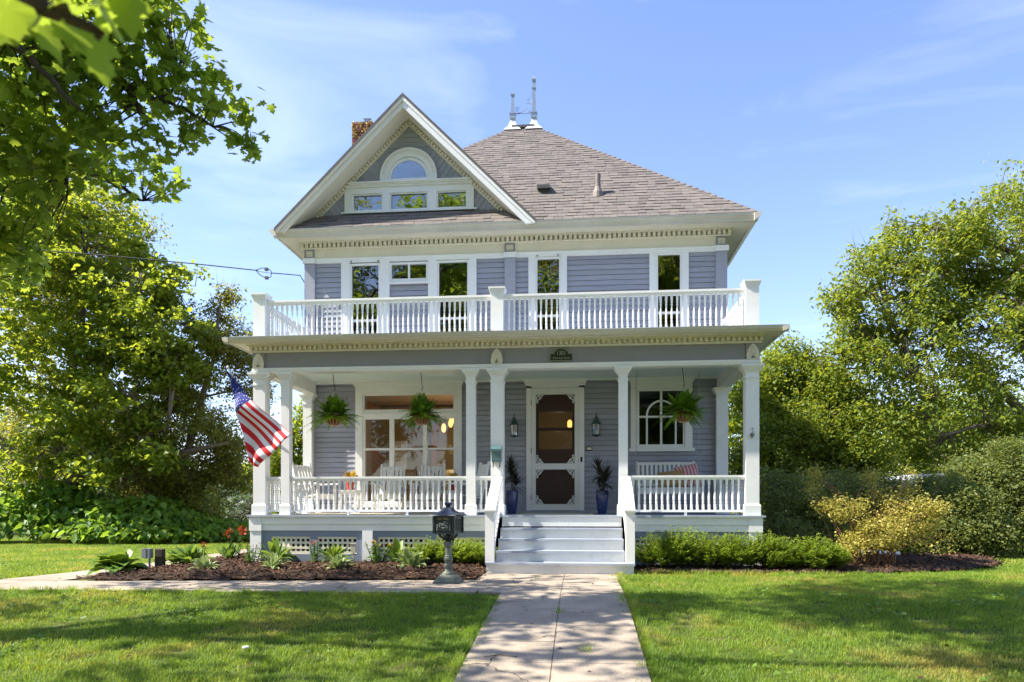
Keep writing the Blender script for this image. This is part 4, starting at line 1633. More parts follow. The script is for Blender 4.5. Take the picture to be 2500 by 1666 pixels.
for c, d in ((1.72, 1.98), (1.16, 1.52)):
    m_.box(-.75, -.15, P + .035, P + .05, c, d)
    m_.box(-.71, -.19, P + .025, P + .035, c + .05, d - .05)
md = m_.build("front_door", M["wood"], house)
MB().box(-.77, -.13, P + .068, P + .074, 2.08, 2.44).build("pane", M["glass"], md)
MB().box(-.77, -.13, P + .068, P + .074, 2.50, 2.80).build("pane", M["glass"], md)
# hall behind the door
hl = MB()
hl.box(-1.0, .1, 5.0, 5.05, .85, 3.4).box(-1.05, -1.0, P + .14, 5.0, .85, 3.4).box(.1, .15, P + .14, 5.0, .85, 3.4)
hl.build("hall_lining", M["wall_in"], house)
# dining room
dr = MB()
dr.box(-5.0, -1.5, 6.2, 6.25, .85, 3.5).box(-5.05, -5.0, P + .14, 6.2, .85, 3.5).box(-1.5, -1.45, P + .14, 6.2, .85, 3.5)
dr.build("dining_room_wall", M["wall_in"], house)
MB().box(-5.0, -1.5, P + .14, 6.2, 3.5, 3.55).build("dining_room_ceiling", M["ceil_in"], house)
MB().box(-5.0, -1.5, P + .14, 6.2, .80, .84).build("dining_room_floor", M["oak"], house)
m_ = MB().box(-5.0, -1.5, 6.1, 6.2, 3.28, 3.42).box(-5.0, -4.9, P + .14, 6.1, 3.28, 3.42)
m_.box(-5.0, -1.5, 6.15, 6.2, .84, 1.0)
m_.build("crown_moulding", M["oak"], house)
m_ = MB().box(-3.62, -3.46, 6.05, 6.18, .84, 3.0).box(-2.9, -2.86, 6.05, 6.18, .84, 2.2)
m_.build("oak_door_trim", M["oak"], house)
m_ = MB().box(-4.6, -4.25, 6.12, 6.18, 1.9, 2.6)
m_.build("inner_window", M["bright_in"], house)

# ------------------------------------------------------------------ ground
def axis(lo, hi, fine_lo, fine_hi, step):
    a = list(np.arange(fine_lo, fine_hi + 1e-6, step))
    x, s = fine_lo, step
    left = []
    while x > lo:
        s *= 1.5
        x -= s
        left.append(x)
    x, s = fine_hi, step
    right = []
    while x < hi:
        s *= 1.5
        x += s
        right.append(x)
    return np.array(left[::-1] + a + right)


gx = axis(-500, 500, -18, 14, .5)
gyy = axis(-120, 700, -14, 8, .4)
GXm, GYm = np.meshgrid(gx, gyy)
gzv = np.vectorize(ground_z)(GXm, np.maximum(GYm, -40))
far = np.clip((GYm - 25) / 60, 0, 1)
gzv = gzv - far * 2.0
V = np.stack([GXm.ravel(), GYm.ravel(), gzv.ravel() - .004], 1)
nx_, ny_ = len(gx), len(gyy)
idx = np.arange(nx_ * ny_).reshape(ny_, nx_)
Fq = np.stack([idx[:-1, :-1].ravel(), idx[:-1, 1:].ravel(), idx[1:, 1:].ravel(), idx[1:, :-1].ravel()], 1)
lawn = bpy.data.objects.new("lawn", np_mesh("lawn", V, Fq, 4, M["lawn"], smooth=True))
COL.objects.link(lawn)
lawn["kind"] = "structure"
ORG[lawn.name] = Vector((0, 0, 0))

# ------------------------------------------------------------------ concrete walks, slab by slab
def slab(mb, quad, h=.016):
    top = [(x, y, ground_z(x, y) + h) for x, y in quad]
    bot = [(x, y, ground_z(x, y) - .02) for x, y in quad]
    k = len(quad)
    mb.add(top + bot, [tuple(range(k))] + [(i + k, (i + 1) % k + k, (i + 1) % k, i) for i in range(k)])


def walk(name, quads):
    base = MB()
    for q in quads:
        c = (sum(p[0] for p in q) / len(q), sum(p[1] for p in q) / len(q))
        base.add([(c[0] + (p[0] - c[0]) * .995, c[1] + (p[1] - c[1]) * .995, ground_z(*p) + .002) for p in q], [tuple(range(len(q)))])
    o = base.build(name, M["joint"])
    o["kind"] = "structure"
    for q in quads:
        c = Vector((sum(p[0] for p in q) / len(q), sum(p[1] for p in q) / len(q)))
        qq = []
        for p in q:
            d = Vector(p) - c
            qq.append(tuple(Vector(p) - Vector((math.copysign(.0035, d.x), math.copysign(.0045, d.y)))))
        m_ = MB()
        slab(m_, qq, .016 + random.uniform(-.003, .003))
        m_.build("slab", M["concrete"], o)
    return o


WL, WC, WR = -.88, -.205, .505
quads = []
ys = [-3.43, -4.45, -4.96, -5.50, -6.07, -6.62, -7.2, -7.8, -8.4, -9.0, -9.6, -10.2, -10.9, -11.6, -12.3]
for a, b in zip(ys[:-1], ys[1:]):
    quads += [[(WL, b), (WC, b), (WC, a), (WL, a)], [(WC, b), (WR, b), (WR, a), (WC, a)]]
quads += [[(WC, -3.43), (WR, -3.43), (WR, -1.93), (WC, -1.93)], [(WC, -1.93), (WR + .1, -1.93), (WR + .1, -1.1), (WC, -1.1)],
          [(-1.38, -1.93), (WC, -1.93), (WC, -1.1), (-1.38, -1.1)], [(-1.14, -3.43), (WC, -3.43), (WC, -1.93), (-1.32, -1.93)]]
walk("walkway", quads)
quads = []
xs_ = [-1.15, -2.75, -4.25, -5.75, -7.2, -8.7, -10.2, -12, -14]
for a, b in zip(xs_[:-1], xs_[1:]):
    ya = -2.12 - .115 * (-1.15 - a) if a > -6 else -2.66
    yb = -2.12 - .115 * (-1.15 - b) if b > -6 else -2.66
    quads.append([(b - .02, -3.55 - .02 * max(0, -b - 1)), (a - .02, -3.46 - .02 * max(0, -a - 1)), (a + .0, ya), (b + .0, yb)])
walk("cross_path", quads)
quads = []
pth = [(-7.65, -6.75, -2.64), (-7.42, -6.62, -1.4), (-7.34, -6.56, .0), (-7.34, -6.56, 1.4), (-7.4, -6.6, 2.8), (-7.5, -6.7, 4.2), (-7.6, -6.8, 5.6), (-7.7, -6.9, 7.2)]
for a, b in zip(pth[:-1], pth[1:]):
    quads.append([(a[0], a[2]), (a[1], a[2]), (b[1], b[2]), (b[0], b[2])])
walk("side_path", quads)


def inside(poly, x, y):
    x, y = np.asarray(x), np.asarray(y)
    r = np.zeros(x.shape, bool)
    n_ = len(poly)
    for i in range(n_):
        x1, y1 = poly[i]
        x2, y2 = poly[(i + 1) % n_]
        c = ((y1 > y) != (y2 > y)) & (x < (x2 - x1) * (y - y1) / (y2 - y1 + 1e-12) + x1)
        r ^= c
    return r


BED = [(-6.62, -2.68), (-6.2, -2.70), (-4.2, -2.44), (-1.30, -2.10), (-1.30, -1.15), (-1.30, .1), (-5.40, .1), (-5.42, 3.4), (-6.55, 3.4), (-6.50, .5), (-6.52, -1.6)]
BED2 = [(.76, .1), (2.85, .1), (2.85, 2.2), (3.6, 3.2), (7.6, 3.0), (7.3, 1.6), (6.7, .7), (5.9, .0), (4.9, -.5), (4.0, -.85), (3.3, -.98), (.8, -.95)]


def bed(name, poly, cell=.07):
    x0, x1 = min(p[0] for p in poly), max(p[0] for p in poly)
    y0, y1 = min(p[1] for p in poly), max(p[1] for p in poly)
    X, Y = np.meshgrid(np.arange(x0, x1, cell), np.arange(y0, y1, cell))
    d = np.full(X.shape, 9.0)
    for i in range(len(poly)):
        a, b = np.array(poly[i]), np.array(poly[(i + 1) % len(poly)])
        t_ = np.clip(((X - a[0]) * (b[0] - a[0]) + (Y - a[1]) * (b[1] - a[1])) / ((b - a) @ (b - a)), 0, 1)
        d = np.minimum(d, np.hypot(X - a[0] - t_ * (b[0] - a[0]), Y - a[1] - t_ * (b[1] - a[1])))
    ins = inside(poly, X, Y)
    Z = .018 + .07 * np.clip(d / .45, 0, 1) ** .7 + .02 * np.sin(X * 7 + np.sin(Y * 9)) * np.sin(Y * 6 + X) * np.clip(d / .2, 0, 1) + rng.uniform(-.008, .008, X.shape)
    Z = np.where(ins, Z, .0)
    idx = np.arange(X.size).reshape(X.shape)
    keep = ins[:-1, :-1] & ins[1:, :-1] & ins[:-1, 1:] & ins[1:, 1:]
    Fq = np.stack([idx[:-1, :-1][keep], idx[:-1, 1:][keep], idx[1:, 1:][keep], idx[1:, :-1][keep]], 1)
    o = bpy.data.objects.new(name, np_mesh(name, np.stack([X.ravel(), Y.ravel(), Z.ravel()], 1), Fq, 4, M["mulch"], smooth=True))
    COL.objects.link(o)
    o["kind"] = "structure"
    return X[ins], Y[ins], Z[ins]


M["chip"] = leaf_mat("mulch_chip", (0.045, 0.024, 0.016), (0.20, 0.115, 0.075), (0.05, 0.03, 0.02), 0.02, rough=0.9, spec=0.1)


def chips(name, pts, n_, smin=.02, smax=.075):
    X, Y, Z = pts
    i = rng.integers(0, len(X), n_)
    Pp = np.stack([X[i] + rng.uniform(-.05, .05, n_), Y[i] + rng.uniform(-.05, .05, n_), Z[i] + rng.uniform(.0, .02, n_)], 1)
    t_ = rng.beta(1.2, 2.2, n_)
    o = leaf_object(name, Pp, rng.uniform(smin, smax, n_), (np.array([[0, -.14, 0], [1, -.10, .04], [1, .12, .04], [0, .13, 0]], float), np.array([[0, 1, 2], [0, 2, 3]])), M["chip"], None, tint=t_, droop=(-28, 28), roll=25, kind="stuff")
    return o


pts = bed("mulch_bed", BED)
chips("bark_mulch", pts, 15000)
pts2 = bed("shrub_bed", BED2, .09)
chips("shrub_bark_mulch", pts2, 8000)

# ------------------------------------------------------------------ grass: tufts of blades scattered over the lawn
def tuft_mesh(name, nb, rad, h0, h1, w):
    a = rng.uniform(0, 2 * np.pi, nb)
    r = rad * np.sqrt(rng.uniform(0, 1, nb))
    px_, py_ = r * np.cos(a), r * np.sin(a)
    hd = rng.uniform(0, 2 * np.pi, nb)
    h = rng.uniform(h0, h1, nb)
    ln = rng.uniform(.15, .8, nb) * h
    ww = w * rng.uniform(.7, 1.3, nb)
    cx_, sx_ = np.cos(hd), np.sin(hd)
    vs_ = np.zeros((nb, 5, 3))
    for j, (t_, wj) in enumerate(((0, 1), (0, -1), (.55, .75), (.55, -.75), (1, 0))):
        vs_[:, j, 0] = px_ + cx_ * ln * t_ ** 1.8 - sx_ * ww * wj * .5
        vs_[:, j, 1] = py_ + sx_ * ln * t_ ** 1.8 + cx_ * ww * wj * .5
        vs_[:, j, 2] = h * t_ * (1 - .25 * t_) - .004
    tf = np.array([[0, 1, 3], [0, 3, 2], [2, 3, 4]])
    Fi = tf[None] + (np.arange(nb) * 5)[:, None, None]
    return np_mesh(name, vs_.reshape(-1, 3), Fi.reshape(-1, 3), 3, M["grass"], np.repeat(rng.uniform(0, 1, nb), 5))


EXCL = [[(WL + .01, -13), (WR - .02, -13), (WR - .02, -3.4), (WR, -1.0), (-1.36, -1.0), (-1.3, -2.1), (-14, -2.6), (-14, -3.82), (-3, -3.50), (WL - .22, -3.46), (WL + .0, -3.70)],
        [(-7.65, -2.7), (-6.7, -2.7), (-6.52, 0), (-6.6, 3), (-6.9, 7.3), (-7.75, 7.3), (-7.42, 3), (-7.36, 0)], BED, BED2,
        [(-5.5, -.2), (2.9, -.2), (2.9, 10), (-5.5, 10)]]


def scatter(x0, x1, y0, y1, dens, patchy=.25):
    n_ = int((x1 - x0) * (y1 - y0) * dens)
    x, y = rng.uniform(x0, x1, n_), rng.uniform(y0, y1, n_)
    ok = np.ones(n_, bool)
    for p in EXCL:
        ok &= ~inside(p, x, y)
    thin = .5 + .5 * np.sin(x * 1.7 + 1.3 * np.sin(y * 1.1)) * np.sin(y * 1.9 + np.sin(x * .9))
    ok &= rng.uniform(0, 1, n_) > patchy * thin
    # keep what the camera or a step to its side could see
    dep = -(x * math.sin(YAW)) + (y - CAM.y) * math.cos(YAW)
    lat = x * math.cos(YAW) + (y - CAM.y) * math.sin(YAW)
    ok &= np.abs(lat) < dep * .78 + 1.6
    return x[ok], y[ok]


def grass(name, regions, tuft, s0, s1):
    xs2, ys2 = [], []
    for r_ in regions:
        a, b = scatter(*r_)
        xs2.append(a)
        ys2.append(b)
    x, y = np.concatenate(xs2), np.concatenate(ys2)
    z = np.array([ground_z(a, b) for a, b in zip(x, y)]) - .002
    me = bpy.data.meshes.new(name)
    me.vertices.add(len(x))
    me.vertices.foreach_set("co", np.stack([x, y, z], 1).astype(np.float32).ravel())
    at = me.attributes.new("spin", "FLOAT", "POINT")
    at.data.foreach_set("value", rng.uniform(0, 6.28, len(x)).astype(np.float32))
    at = me.attributes.new("size", "FLOAT", "POINT")
    hs = rng.uniform(s0, s1, len(x)) * (1 + .18 * np.sin(x * 2.3) * np.sin(y * 2.9))
    at.data.foreach_set("value", hs.astype(np.float32))
    o = bpy.data.objects.new(name, me)
    COL.objects.link(o)
    o["kind"] = "stuff"
    proto = bpy.data.objects.new("grass_tuft", tuft)
    ng = bpy.data.node_groups.new(name, "GeometryNodeTree")
    ng.interface.new_socket("Geometry", in_out="INPUT", socket_type="NodeSocketGeometry")
    ng.interface.new_socket("Geometry", in_out="OUTPUT", socket_type="NodeSocketGeometry")
    n, l = ng.nodes, ng.links
    gi, go = n.new("NodeGroupInput"), n.new("NodeGroupOutput")
    oi = n.new("GeometryNodeObjectInfo")
    oi.inputs["Object"].default_value = proto
    mp = n.new("GeometryNodeMeshToPoints")
    ip = n.new("GeometryNodeInstanceOnPoints")
    na = n.new("GeometryNodeInputNamedAttribute")
    na.data_type = "FLOAT"
    na.inputs["Name"].default_value = "spin"
    cmb = n.new("ShaderNodeCombineXYZ")
    nb_ = n.new("GeometryNodeInputNamedAttribute")
    nb_.data_type = "FLOAT"
    nb_.inputs["Name"].default_value = "size"
    cs_ = n.new("ShaderNodeCombineXYZ")
    l.new(gi.outputs[0], mp.inputs["Mesh"])
    l.new(mp.outputs["Points"], ip.inputs["Points"])
    l.new(oi.outputs["Geometry"], ip.inputs["Instance"])
    l.new(na.outputs["Attribute"], cmb.inputs["Z"])
    l.new(cmb.outputs["Vector"], ip.inputs["Rotation"])
    for k in "XYZ":
        l.new(nb_.outputs["Attribute"], cs_.inputs[k])
    l.new(cs_.outputs["Vector"], ip.inputs["Scale"])
    l.new(ip.outputs["Instances"], go.inputs[0])
    md_ = o.modifiers.new("scatter", "NODES")
    md_.node_group = ng
    return o


tA = tuft_mesh("grass_tuft", 60, .11, .018, .062, .0042)
tB = tuft_mesh("grass_tuft_far", 46, .15, .03, .065, .008)
grass("near_grass", [(-7.5, -.85, -8.2, -3.4, 190), (.5, 8.6, -8.2, -.9, 170)], tA, .75, 1.15)
grass("far_grass", [(-20, -6.6, -3.0, 9, 95, .1), (2.8, 14, -1.4, 7.0, 95, .1), (-14, -7, -8.2, -3.8, 60)], tB, .8, 1.15)
# taller uncut fringe in front of the yews and along the walk edge
fx, fy = rng.uniform(.8, 4.2, 260), rng.normal(-1.02, .06, 260)
tC = tuft_mesh("grass_fringe_tuft", 14, .05, .07, .15, .005)


def fringe(name, x, y):
    vs_, fs, ts = [], [], []
    base = np.array([v.co[:] for v in tC.vertices])
    nb = len(base)
    tri = np.array([p.vertices[:] for p in tC.polygons])
    for i, (a, b) in enumerate(zip(x, y)):
        an = rng.uniform(0, 6.28)
        s_ = rng.uniform(.5, 1.0)
        rr = np.array([[math.cos(an), -math.sin(an), 0], [math.sin(an), math.cos(an), 0], [0, 0, 1]])
        vs_.append(base @ rr.T * s_ + np.array([a, b, ground_z(a, b)]))
        fs.append(tri + i * nb)
        ts.append(np.full(nb, rng.uniform(.3, 1)))
    o = bpy.data.objects.new(name, np_mesh(name, np.concatenate(vs_), np.concatenate(fs), 3, M["grass"], np.concatenate(ts)))
    COL.objects.link(o)
    o["kind"] = "stuff"


ex = np.concatenate([fx, np.full(150, WR + .03) + rng.uniform(0, .05, 150), np.full(110, WL - .03) - rng.uniform(0, .05, 110), rng.uniform(-7, -1.2, 180)])
eyy = np.concatenate([fy, rng.uniform(-8, -1.2, 150), rng.uniform(-8, -3.8, 110), rng.uniform(-3.72, -3.64, 180)])
fringe("grass_fringe", ex, eyy)

# ------------------------------------------------------------------ trees
def pix(Pp):
    d = Pp - np.array(CAM)
    zc = -d[:, 0] * math.sin(YAW) + d[:, 1] * math.cos(YAW)
    la = d[:, 0] * math.cos(YAW) + d[:, 1] * math.sin(YAW)
    zc = np.where(zc > .2, zc, np.nan)
    return 1250 + 1777.7 * la / zc, 1235.5 - 1777.7 * d[:, 2] / zc


def bent(a, b, n_=6, sag=.0, wob=.06):
    a, b = Vector(a), Vector(b)
    L = (b - a).length
    off = Vector((random.uniform(-1, 1), random.uniform(-1, 1), random.uniform(-.5, .8))) * L * wob
    return [a.lerp(b, t_) + off * math.sin(math.pi * t_) + Vector((0, 0, -sag * L * math.sin(math.pi * t_))) for t_ in np.linspace(0, 1, n_)]


def tree(name, label, cat, base, trunks, ells, ncl, nleaf, lsize, tmpl, leaf, bark, group=None, limb_r=.09, twig_r=.014, crad=.42, droop=(-5, 55), roll=40,
         limbs=True, filt=None, shell=.45, extra_limbs=(), gaps=.25, flat=.6, bare=0):
    root = thing(name, label, cat, base, group)
    skel = []
    tk = MB()
    for tr in trunks:
        ptsT = [Vector(p[:3]) for p in tr]
        rad = [p[3] for p in tr]
        # refine
        fine, fr_ = [], []
        for i in range(len(ptsT) - 1):
            for t_ in np.linspace(0, 1, 5)[:-1]:
                fine.append(ptsT[i].lerp(ptsT[i + 1], t_) + Vector((random.uniform(-1, 1), random.uniform(-1, 1), 0)) * rad[i] * .12)
                fr_.append((rad[i] + (rad[i + 1] - rad[i]) * t_) * random.uniform(.94, 1.06))
        fine.append(ptsT[-1])
        fr_.append(rad[-1])
        tk.tube(fine, fr_, 10)
        skel += fine[len(fine) // 3:]
    tk.build("trunk", bark, root, smooth=True)
    br = MB()
    for ptsL, r0, r1 in extra_limbs:
        ptsL = [Vector(p) for p in ptsL]
        fine = []
        for i in range(len(ptsL) - 1):
            for t_ in np.linspace(0, 1, 5)[:-1]:
                fine.append(ptsL[i].lerp(ptsL[i + 1], t_) + Vector((random.uniform(-1, 1), random.uniform(-1, 1), random.uniform(-1, 1))) * .02)
        fine.append(ptsL[-1])
        br.tube(fine, list(np.linspace(r0, r1, len(fine))), 7)
        skel += fine
    tops = list(skel)
    if limbs:
        for c, rx, ry_, rz in ells:
            c = Vector(c)
            a = min(tops, key=lambda p: (p - c).length + .9 * max(0, p.z - c.z))
            pl = bent(a, c, 8, sag=-.04, wob=.10)
            L = (c - a).length
            r0 = max(.025, limb_r * min(1.0, .45 + L * .12))
            br.tube(pl, list(np.linspace(r0, r0 * .4, 8)), 7)
            skel += pl[2:]
            for k in range(3):
                e = c + Vector((random.uniform(-1, 1) * rx, random.uniform(-1, 1) * ry_, random.uniform(-.4, 1) * rz)) * .65
                p2 = bent(pl[random.randint(3, 6)], e, 6, wob=.12)
                br.tube(p2, list(np.linspace(r0 * .45, r0 * .14, 6)), 5)
                skel += p2[2:]
    # leaf clusters
    vol = np.array([e[1] * e[2] * e[3] for e in ells]) ** (.75)
    ch = rng.choice(len(ells), ncl, p=vol / vol.sum())
    d = rng.normal(size=(ncl, 3))
    d /= np.linalg.norm(d, axis=1)[:, None]
    rr = (shell + (1 - shell) * rng.uniform(0, 1, ncl)) * rng.uniform(.9, 1.12, ncl)
    E = np.array([[*e[0], e[1], e[2], e[3]] for e in ells])
    C = E[ch, :3] + d * rr[:, None] * E[ch, 3:]
    ns = np.sin(C[:, 0] * 1.9 + 2 * np.sin(C[:, 2] * 1.3)) * np.sin(C[:, 1] * 2.1 + C[:, 2] * 1.7) * np.sin(C[:, 2] * 2.3 + C[:, 0])
    ok = (ns > -gaps) & (C[:, 2] > .15)
    if filt is not None:
        ok &= filt(C)
    C = C[ok]
    sk = np.array([p[:] for p in skel])
    for c in C:
        i = int(np.argmin(((sk - c) ** 2).sum(1)))
        pl = bent(sk[i], Vector(c), 4, wob=.12)
        br.tube(pl, [twig_r, twig_r * .75, twig_r * .5, twig_r * .25], 3)
    for k in range(bare):
        c = C[rng.integers(len(C))]
        e = Vector(c) + Vector((random.uniform(-.35, .35), random.uniform(-.3, .3), random.uniform(.25, .8)))
        br.tube([Vector(c), Vector(c).lerp(e, .5) + Vector((random.uniform(-.04, .04), 0, 0)), e], [twig_r * .5, twig_r * .35, twig_r * .15], 3)
    br.build("branches", bark, root, smooth=True)
    n_ = len(C)
    cr = rng.uniform(.6, 1.25, n_) * crad
    off = rng.normal(size=(n_, nleaf, 3)) * np.array([.55, .55, .55 * flat])
    Pp = (C[:, None, :] + off * cr[:, None, None]).reshape(-1, 3)
    tint = np.clip(np.repeat(rng.uniform(.1, .9, n_), nleaf) * .6 + rng.uniform(0, 1, len(Pp)) * .5 - .05, 0, 1)
    keep = Pp[:, 2] > .05
    if filt is not None:
        keep &= filt(Pp)
    Pp, tint = Pp[keep], tint[keep]
    leaf_object("crown", Pp, lsize * rng.uniform(.45, 1.3, len(Pp)), tmpl, leaf, root, tint=tint, droop=droop, roll=roll)
    return root


def E_(px_, py_, Y, r, ry_=None, rz=None):
    return (photo(px_, py_, Y), r, ry_ or r, rz or r)


V3 = Vector
# big maple left of the walk: its crown hangs into the picture at top left and shades the lawn
ALLOW = [(-400, -900), (520, -900), (505, 20), (530, 95), (560, 190), (640, 195), (668, 255), (640, 400), (585, 385), (520, 345), (470, 372), (462, 470), (410, 492), (310, 500), (230, 440), (140, 470), (115, 690), (-400, 800)]


def maple_filter(Pp):
    x, y = pix(Pp)
    inframe = (x > -30) & (x < 2560) & (y > -40)
    ok = (~inframe) | inside(ALLOW, np.nan_to_num(x, nan=-1e5), np.nan_to_num(y, nan=-1e5)) | np.isnan(x)
    # keep sun gaps over the left lawn and the house front
    return ok


mx_, my_ = -8.6, -6.4
tr = [(mx_, my_, -.5, .34), (mx_ + .1, my_, 1.2, .27), (mx_ + .25, my_ + .1, 2.8, .24), (mx_ + .5, my_ + .15, 4.6, .2), (mx_ + .9, my_ + .2, 6.6, .14), (mx_ + 1.3, my_ + .1, 9.0, .06)]
l1 = [V3((mx_ + .3, my_ + .1, 3.6)), photo(-420, -230, -5.7), photo(90, -5, -5.3), photo(165, 70, -5.2), photo(230, 112, -5.1), photo(275, 175, -5.0), photo(308, 212, -4.95), photo(345, 275, -4.9), photo(382, 330, -4.8)]
l2 = [photo(308, 212, -4.95), photo(346, 211, -4.9), photo(362, 240, -4.85), photo(395, 248, -4.8), photo(440, 262, -4.7), photo(520, 310, -4.6)]
l3 = [V3((mx_ + .3, my_ + .1, 3.0)), photo(-260, 200, -4.6), photo(0, 300, -4.2), (photo(165, 392, -4.0)), photo(240, 425, -3.9), photo(300, 462, -3.85), photo(350, 490, -3.8)]
l4 = [V3((mx_ + .3, my_ + .1, 3.9)), photo(-200, -60, -6.0), photo(20, 95, -5.8), photo(120, 190, -5.7), photo(200, 270, -5.6)]
l5 = [photo(395, 248, -4.8), photo(420, 215, -4.75), photo(432, 190, -4.7)]
l6 = [V3((mx_ + .5, my_ + .15, 4.6)), V3((-5.6, -5.2, 7.2)), V3((-3.0, -4.6, 8.4)), V3((-.8, -4.4, 9.0))]
l7 = [V3((mx_ + .6, my_ + .15, 5.2)), V3((-6.2, -5.2, 7.6)), V3((-4.2, -5.8, 8.4))]
l8 = [V3((mx_ + .4, my_ + .1, 4.4)), V3((-5.8, -7.2, 6.6)), V3((-3.2, -7.4, 7.6)), V3((-1.2, -7.2, 8.0))]
l9 = [V3((mx_ + .2, my_, 2.6)), V3((-5.2, -8.6, 3.0)), V3((-2.4, -9.9, 2.75)), photo(60, -20, -10.05), photo(170, 40, -10.0), photo(235, 95, -9.95)]
fell = [E_(60, 60, -5.4, .8), E_(180, 40, -5.2, .8), E_(310, 40, -5.0, .65), E_(420, 60, -4.8, .6), E_(470, 160, -4.7, .42), E_(400, 160, -4.8, .5), E_(530, 240, -4.6, .36), E_(600, 290, -4.55, .30),
        E_(590, 350, -4.6, .26), E_(450, 320, -4.7, .32), E_(400, 350, -4.8, .3), E_(250, 260, -5.0, .7), E_(110, 250, -5.3, .8), E_(20, 380, -4.6, .8), E_(190, 370, -4.3, .55), E_(370, 430, -3.9, .32),
        E_(430, 455, -3.8, .2), E_(290, 430, -4.0, .35), E_(40, 540, -4.0, .55), E_(330, 150, -5.0, .6), E_(-100, 200, -5.2, 1.1), E_(-100, 480, -4.4, .9), E_(40, 620, -3.7, .45), E_(-40, 640, -3.8, .7), E_(80, 480, -4.2, .45), E_(500, 60, -4.7, .3), E_(505, 200, -4.65, .3)]
high = [(V3((-3.6, -4.9, 9.0)), 2.0, 1.7, 1.3), (V3((-1.2, -4.6, 9.3)), 1.5, 1.3, .9), (V3((-4.0, -5.9, 8.4)), 1.6, 1.0, 1.0), (V3((-2.6, -7.3, 8.0)), 1.9, 1.2, 1.0),
        (V3((-7.5, -7.4, 6.8)), 2.2, 2.0, 1.8), (V3((-10.5, -5.6, 7.0)), 2.4, 2.2, 2.2), (V3((-8.0, -4.0, 6.8)), 2.2, 1.6, 1.6)]
lim = [(l1, .10, .018), (l2, .035, .012), (l3, .07, .012), (l4, .06, .014), (l5, .018, .008), (l6, .10, .02), (l7, .08, .02), (l8, .08, .02), (l9, .05, .008)]
tree("maple_tree", "large maple whose leafy boughs hang into the top left corner", "tree", (mx_, my_, ground_z(mx_, my_)), [tr], fell, 440, 15, .105, T_MAPLE, M["lf_maple"], M["barkdark"], limb_r=.05, twig_r=.010,
     crad=.30, limbs=False, filt=maple_filter, extra_limbs=lim, gaps=.16, shell=.15)
mroot = bpy.data.objects["maple_tree"]
Ph = []
for c, rx, ry_, rz in high:
    n_ = int((40 if c.x > -5 else 14) * rx * ry_)
    d = rng.normal(size=(n_, 3))
    d /= np.linalg.norm(d, axis=1)[:, None]
    C = np.array(c) + d * (rng.uniform(.3, 1, n_) ** .6)[:, None] * np.array([rx, ry_, rz])
    Ph.append((C[:, None, :] + rng.normal(size=(n_, 17, 3)) * np.array([.24, .24, .12])).reshape(-1, 3))
Ph = np.concatenate(Ph)
Ph = Ph[maple_filter(Ph)]
leaf_object("upper_crown", Ph, .16 * rng.uniform(.7, 1.2, len(Ph)), T_BROAD, M["lf_maple"], mroot, droop=(-5, 40), roll=30)
near = np.array([photo(x, y, Yn)[:] for x, y, Yn in ((30, 10, -9.95), (95, 30, -9.9), (150, 75, -9.95), (200, 30, -10.0), (245, 95, -9.9), (262, 20, -10.0), (330, 5, -9.9), (110, 60, -9.8), (225, 60, -9.85), (300, 30, -9.8), (10, 40, -9.9), (350, 25, -9.85))])
for q in near:
    leaf_object("leaf", (q + np.array([-.03, 0, .03]))[None], .125 * rng.uniform(.8, 1.15, 1), T_MAPLE, M["lf_maple"], mroot, tint=rng.uniform(.0, .5, 1), droop=(25, 75), roll=25)

# trees left of the house
def set_back(px_, py_, Y):
    return photo(px_, py_, Y + 1.5)


def deeper(px_, py_, Y, r):
    return E_(px_, py_, Y + 1.5, r * 1.07)


b0 = set_back(110, 1300, 6.2)
b0.z = 0
tree("leaning_maple", "leaning grey trunked maple on the left, its sunlit crown over the undergrowth", "tree", b0,
     [[(b0.x, b0.y, -.1, .24), (*set_back(95, 1215, 6.2), .20), (*set_back(135, 1120, 6.2), .17), (*set_back(150, 1000, 6.3), .13), (*set_back(190, 850, 6.4), .09), (*set_back(215, 680, 6.4), .04)],
      [(b0.x + .1, b0.y + .1, -.1, .2), (*set_back(140, 1225, 6.0), .19), (*set_back(215, 1130, 5.8), .15), (*set_back(300, 1090, 5.6), .11), (*set_back(410, 1040, 5.5), .05)],
      [(b0.x, b0.y, -.1, .2), (*set_back(60, 1130, 6.0), .16), (*set_back(0, 1080, 5.8), .14), (*set_back(-120, 960, 5.6), .07)]],
     [deeper(40, 600, 6.2, 1.9), deeper(215, 575, 6.4, 1.5), deeper(330, 690, 6.2, 1.4), deeper(150, 770, 5.6, 1.9), deeper(395, 820, 5.9, 1.3), deeper(290, 930, 5.6, 1.4), deeper(60, 900, 5.4, 1.7), deeper(440, 720, 6.4, .75),
      deeper(100, 470, 6.8, 1.4), deeper(200, 1030, 5.2, 1.1), deeper(430, 900, 5.8, .9), deeper(110, 1100, 5.0, .8), deeper(250, 1130, 4.8, .75), deeper(380, 1110, 5.4, .8), deeper(20, 1130, 5.0, .9), deeper(330, 1010, 5.3, .8)],
     1650, 42, .150, T_BROAD, M["lf_left"], M["bark"], limb_r=.07, crad=.36, gaps=.04, shell=.45, flat=.45, droop=(-5, 45))
b1 = photo(470, 1320, 8.5)
b1.z = 0
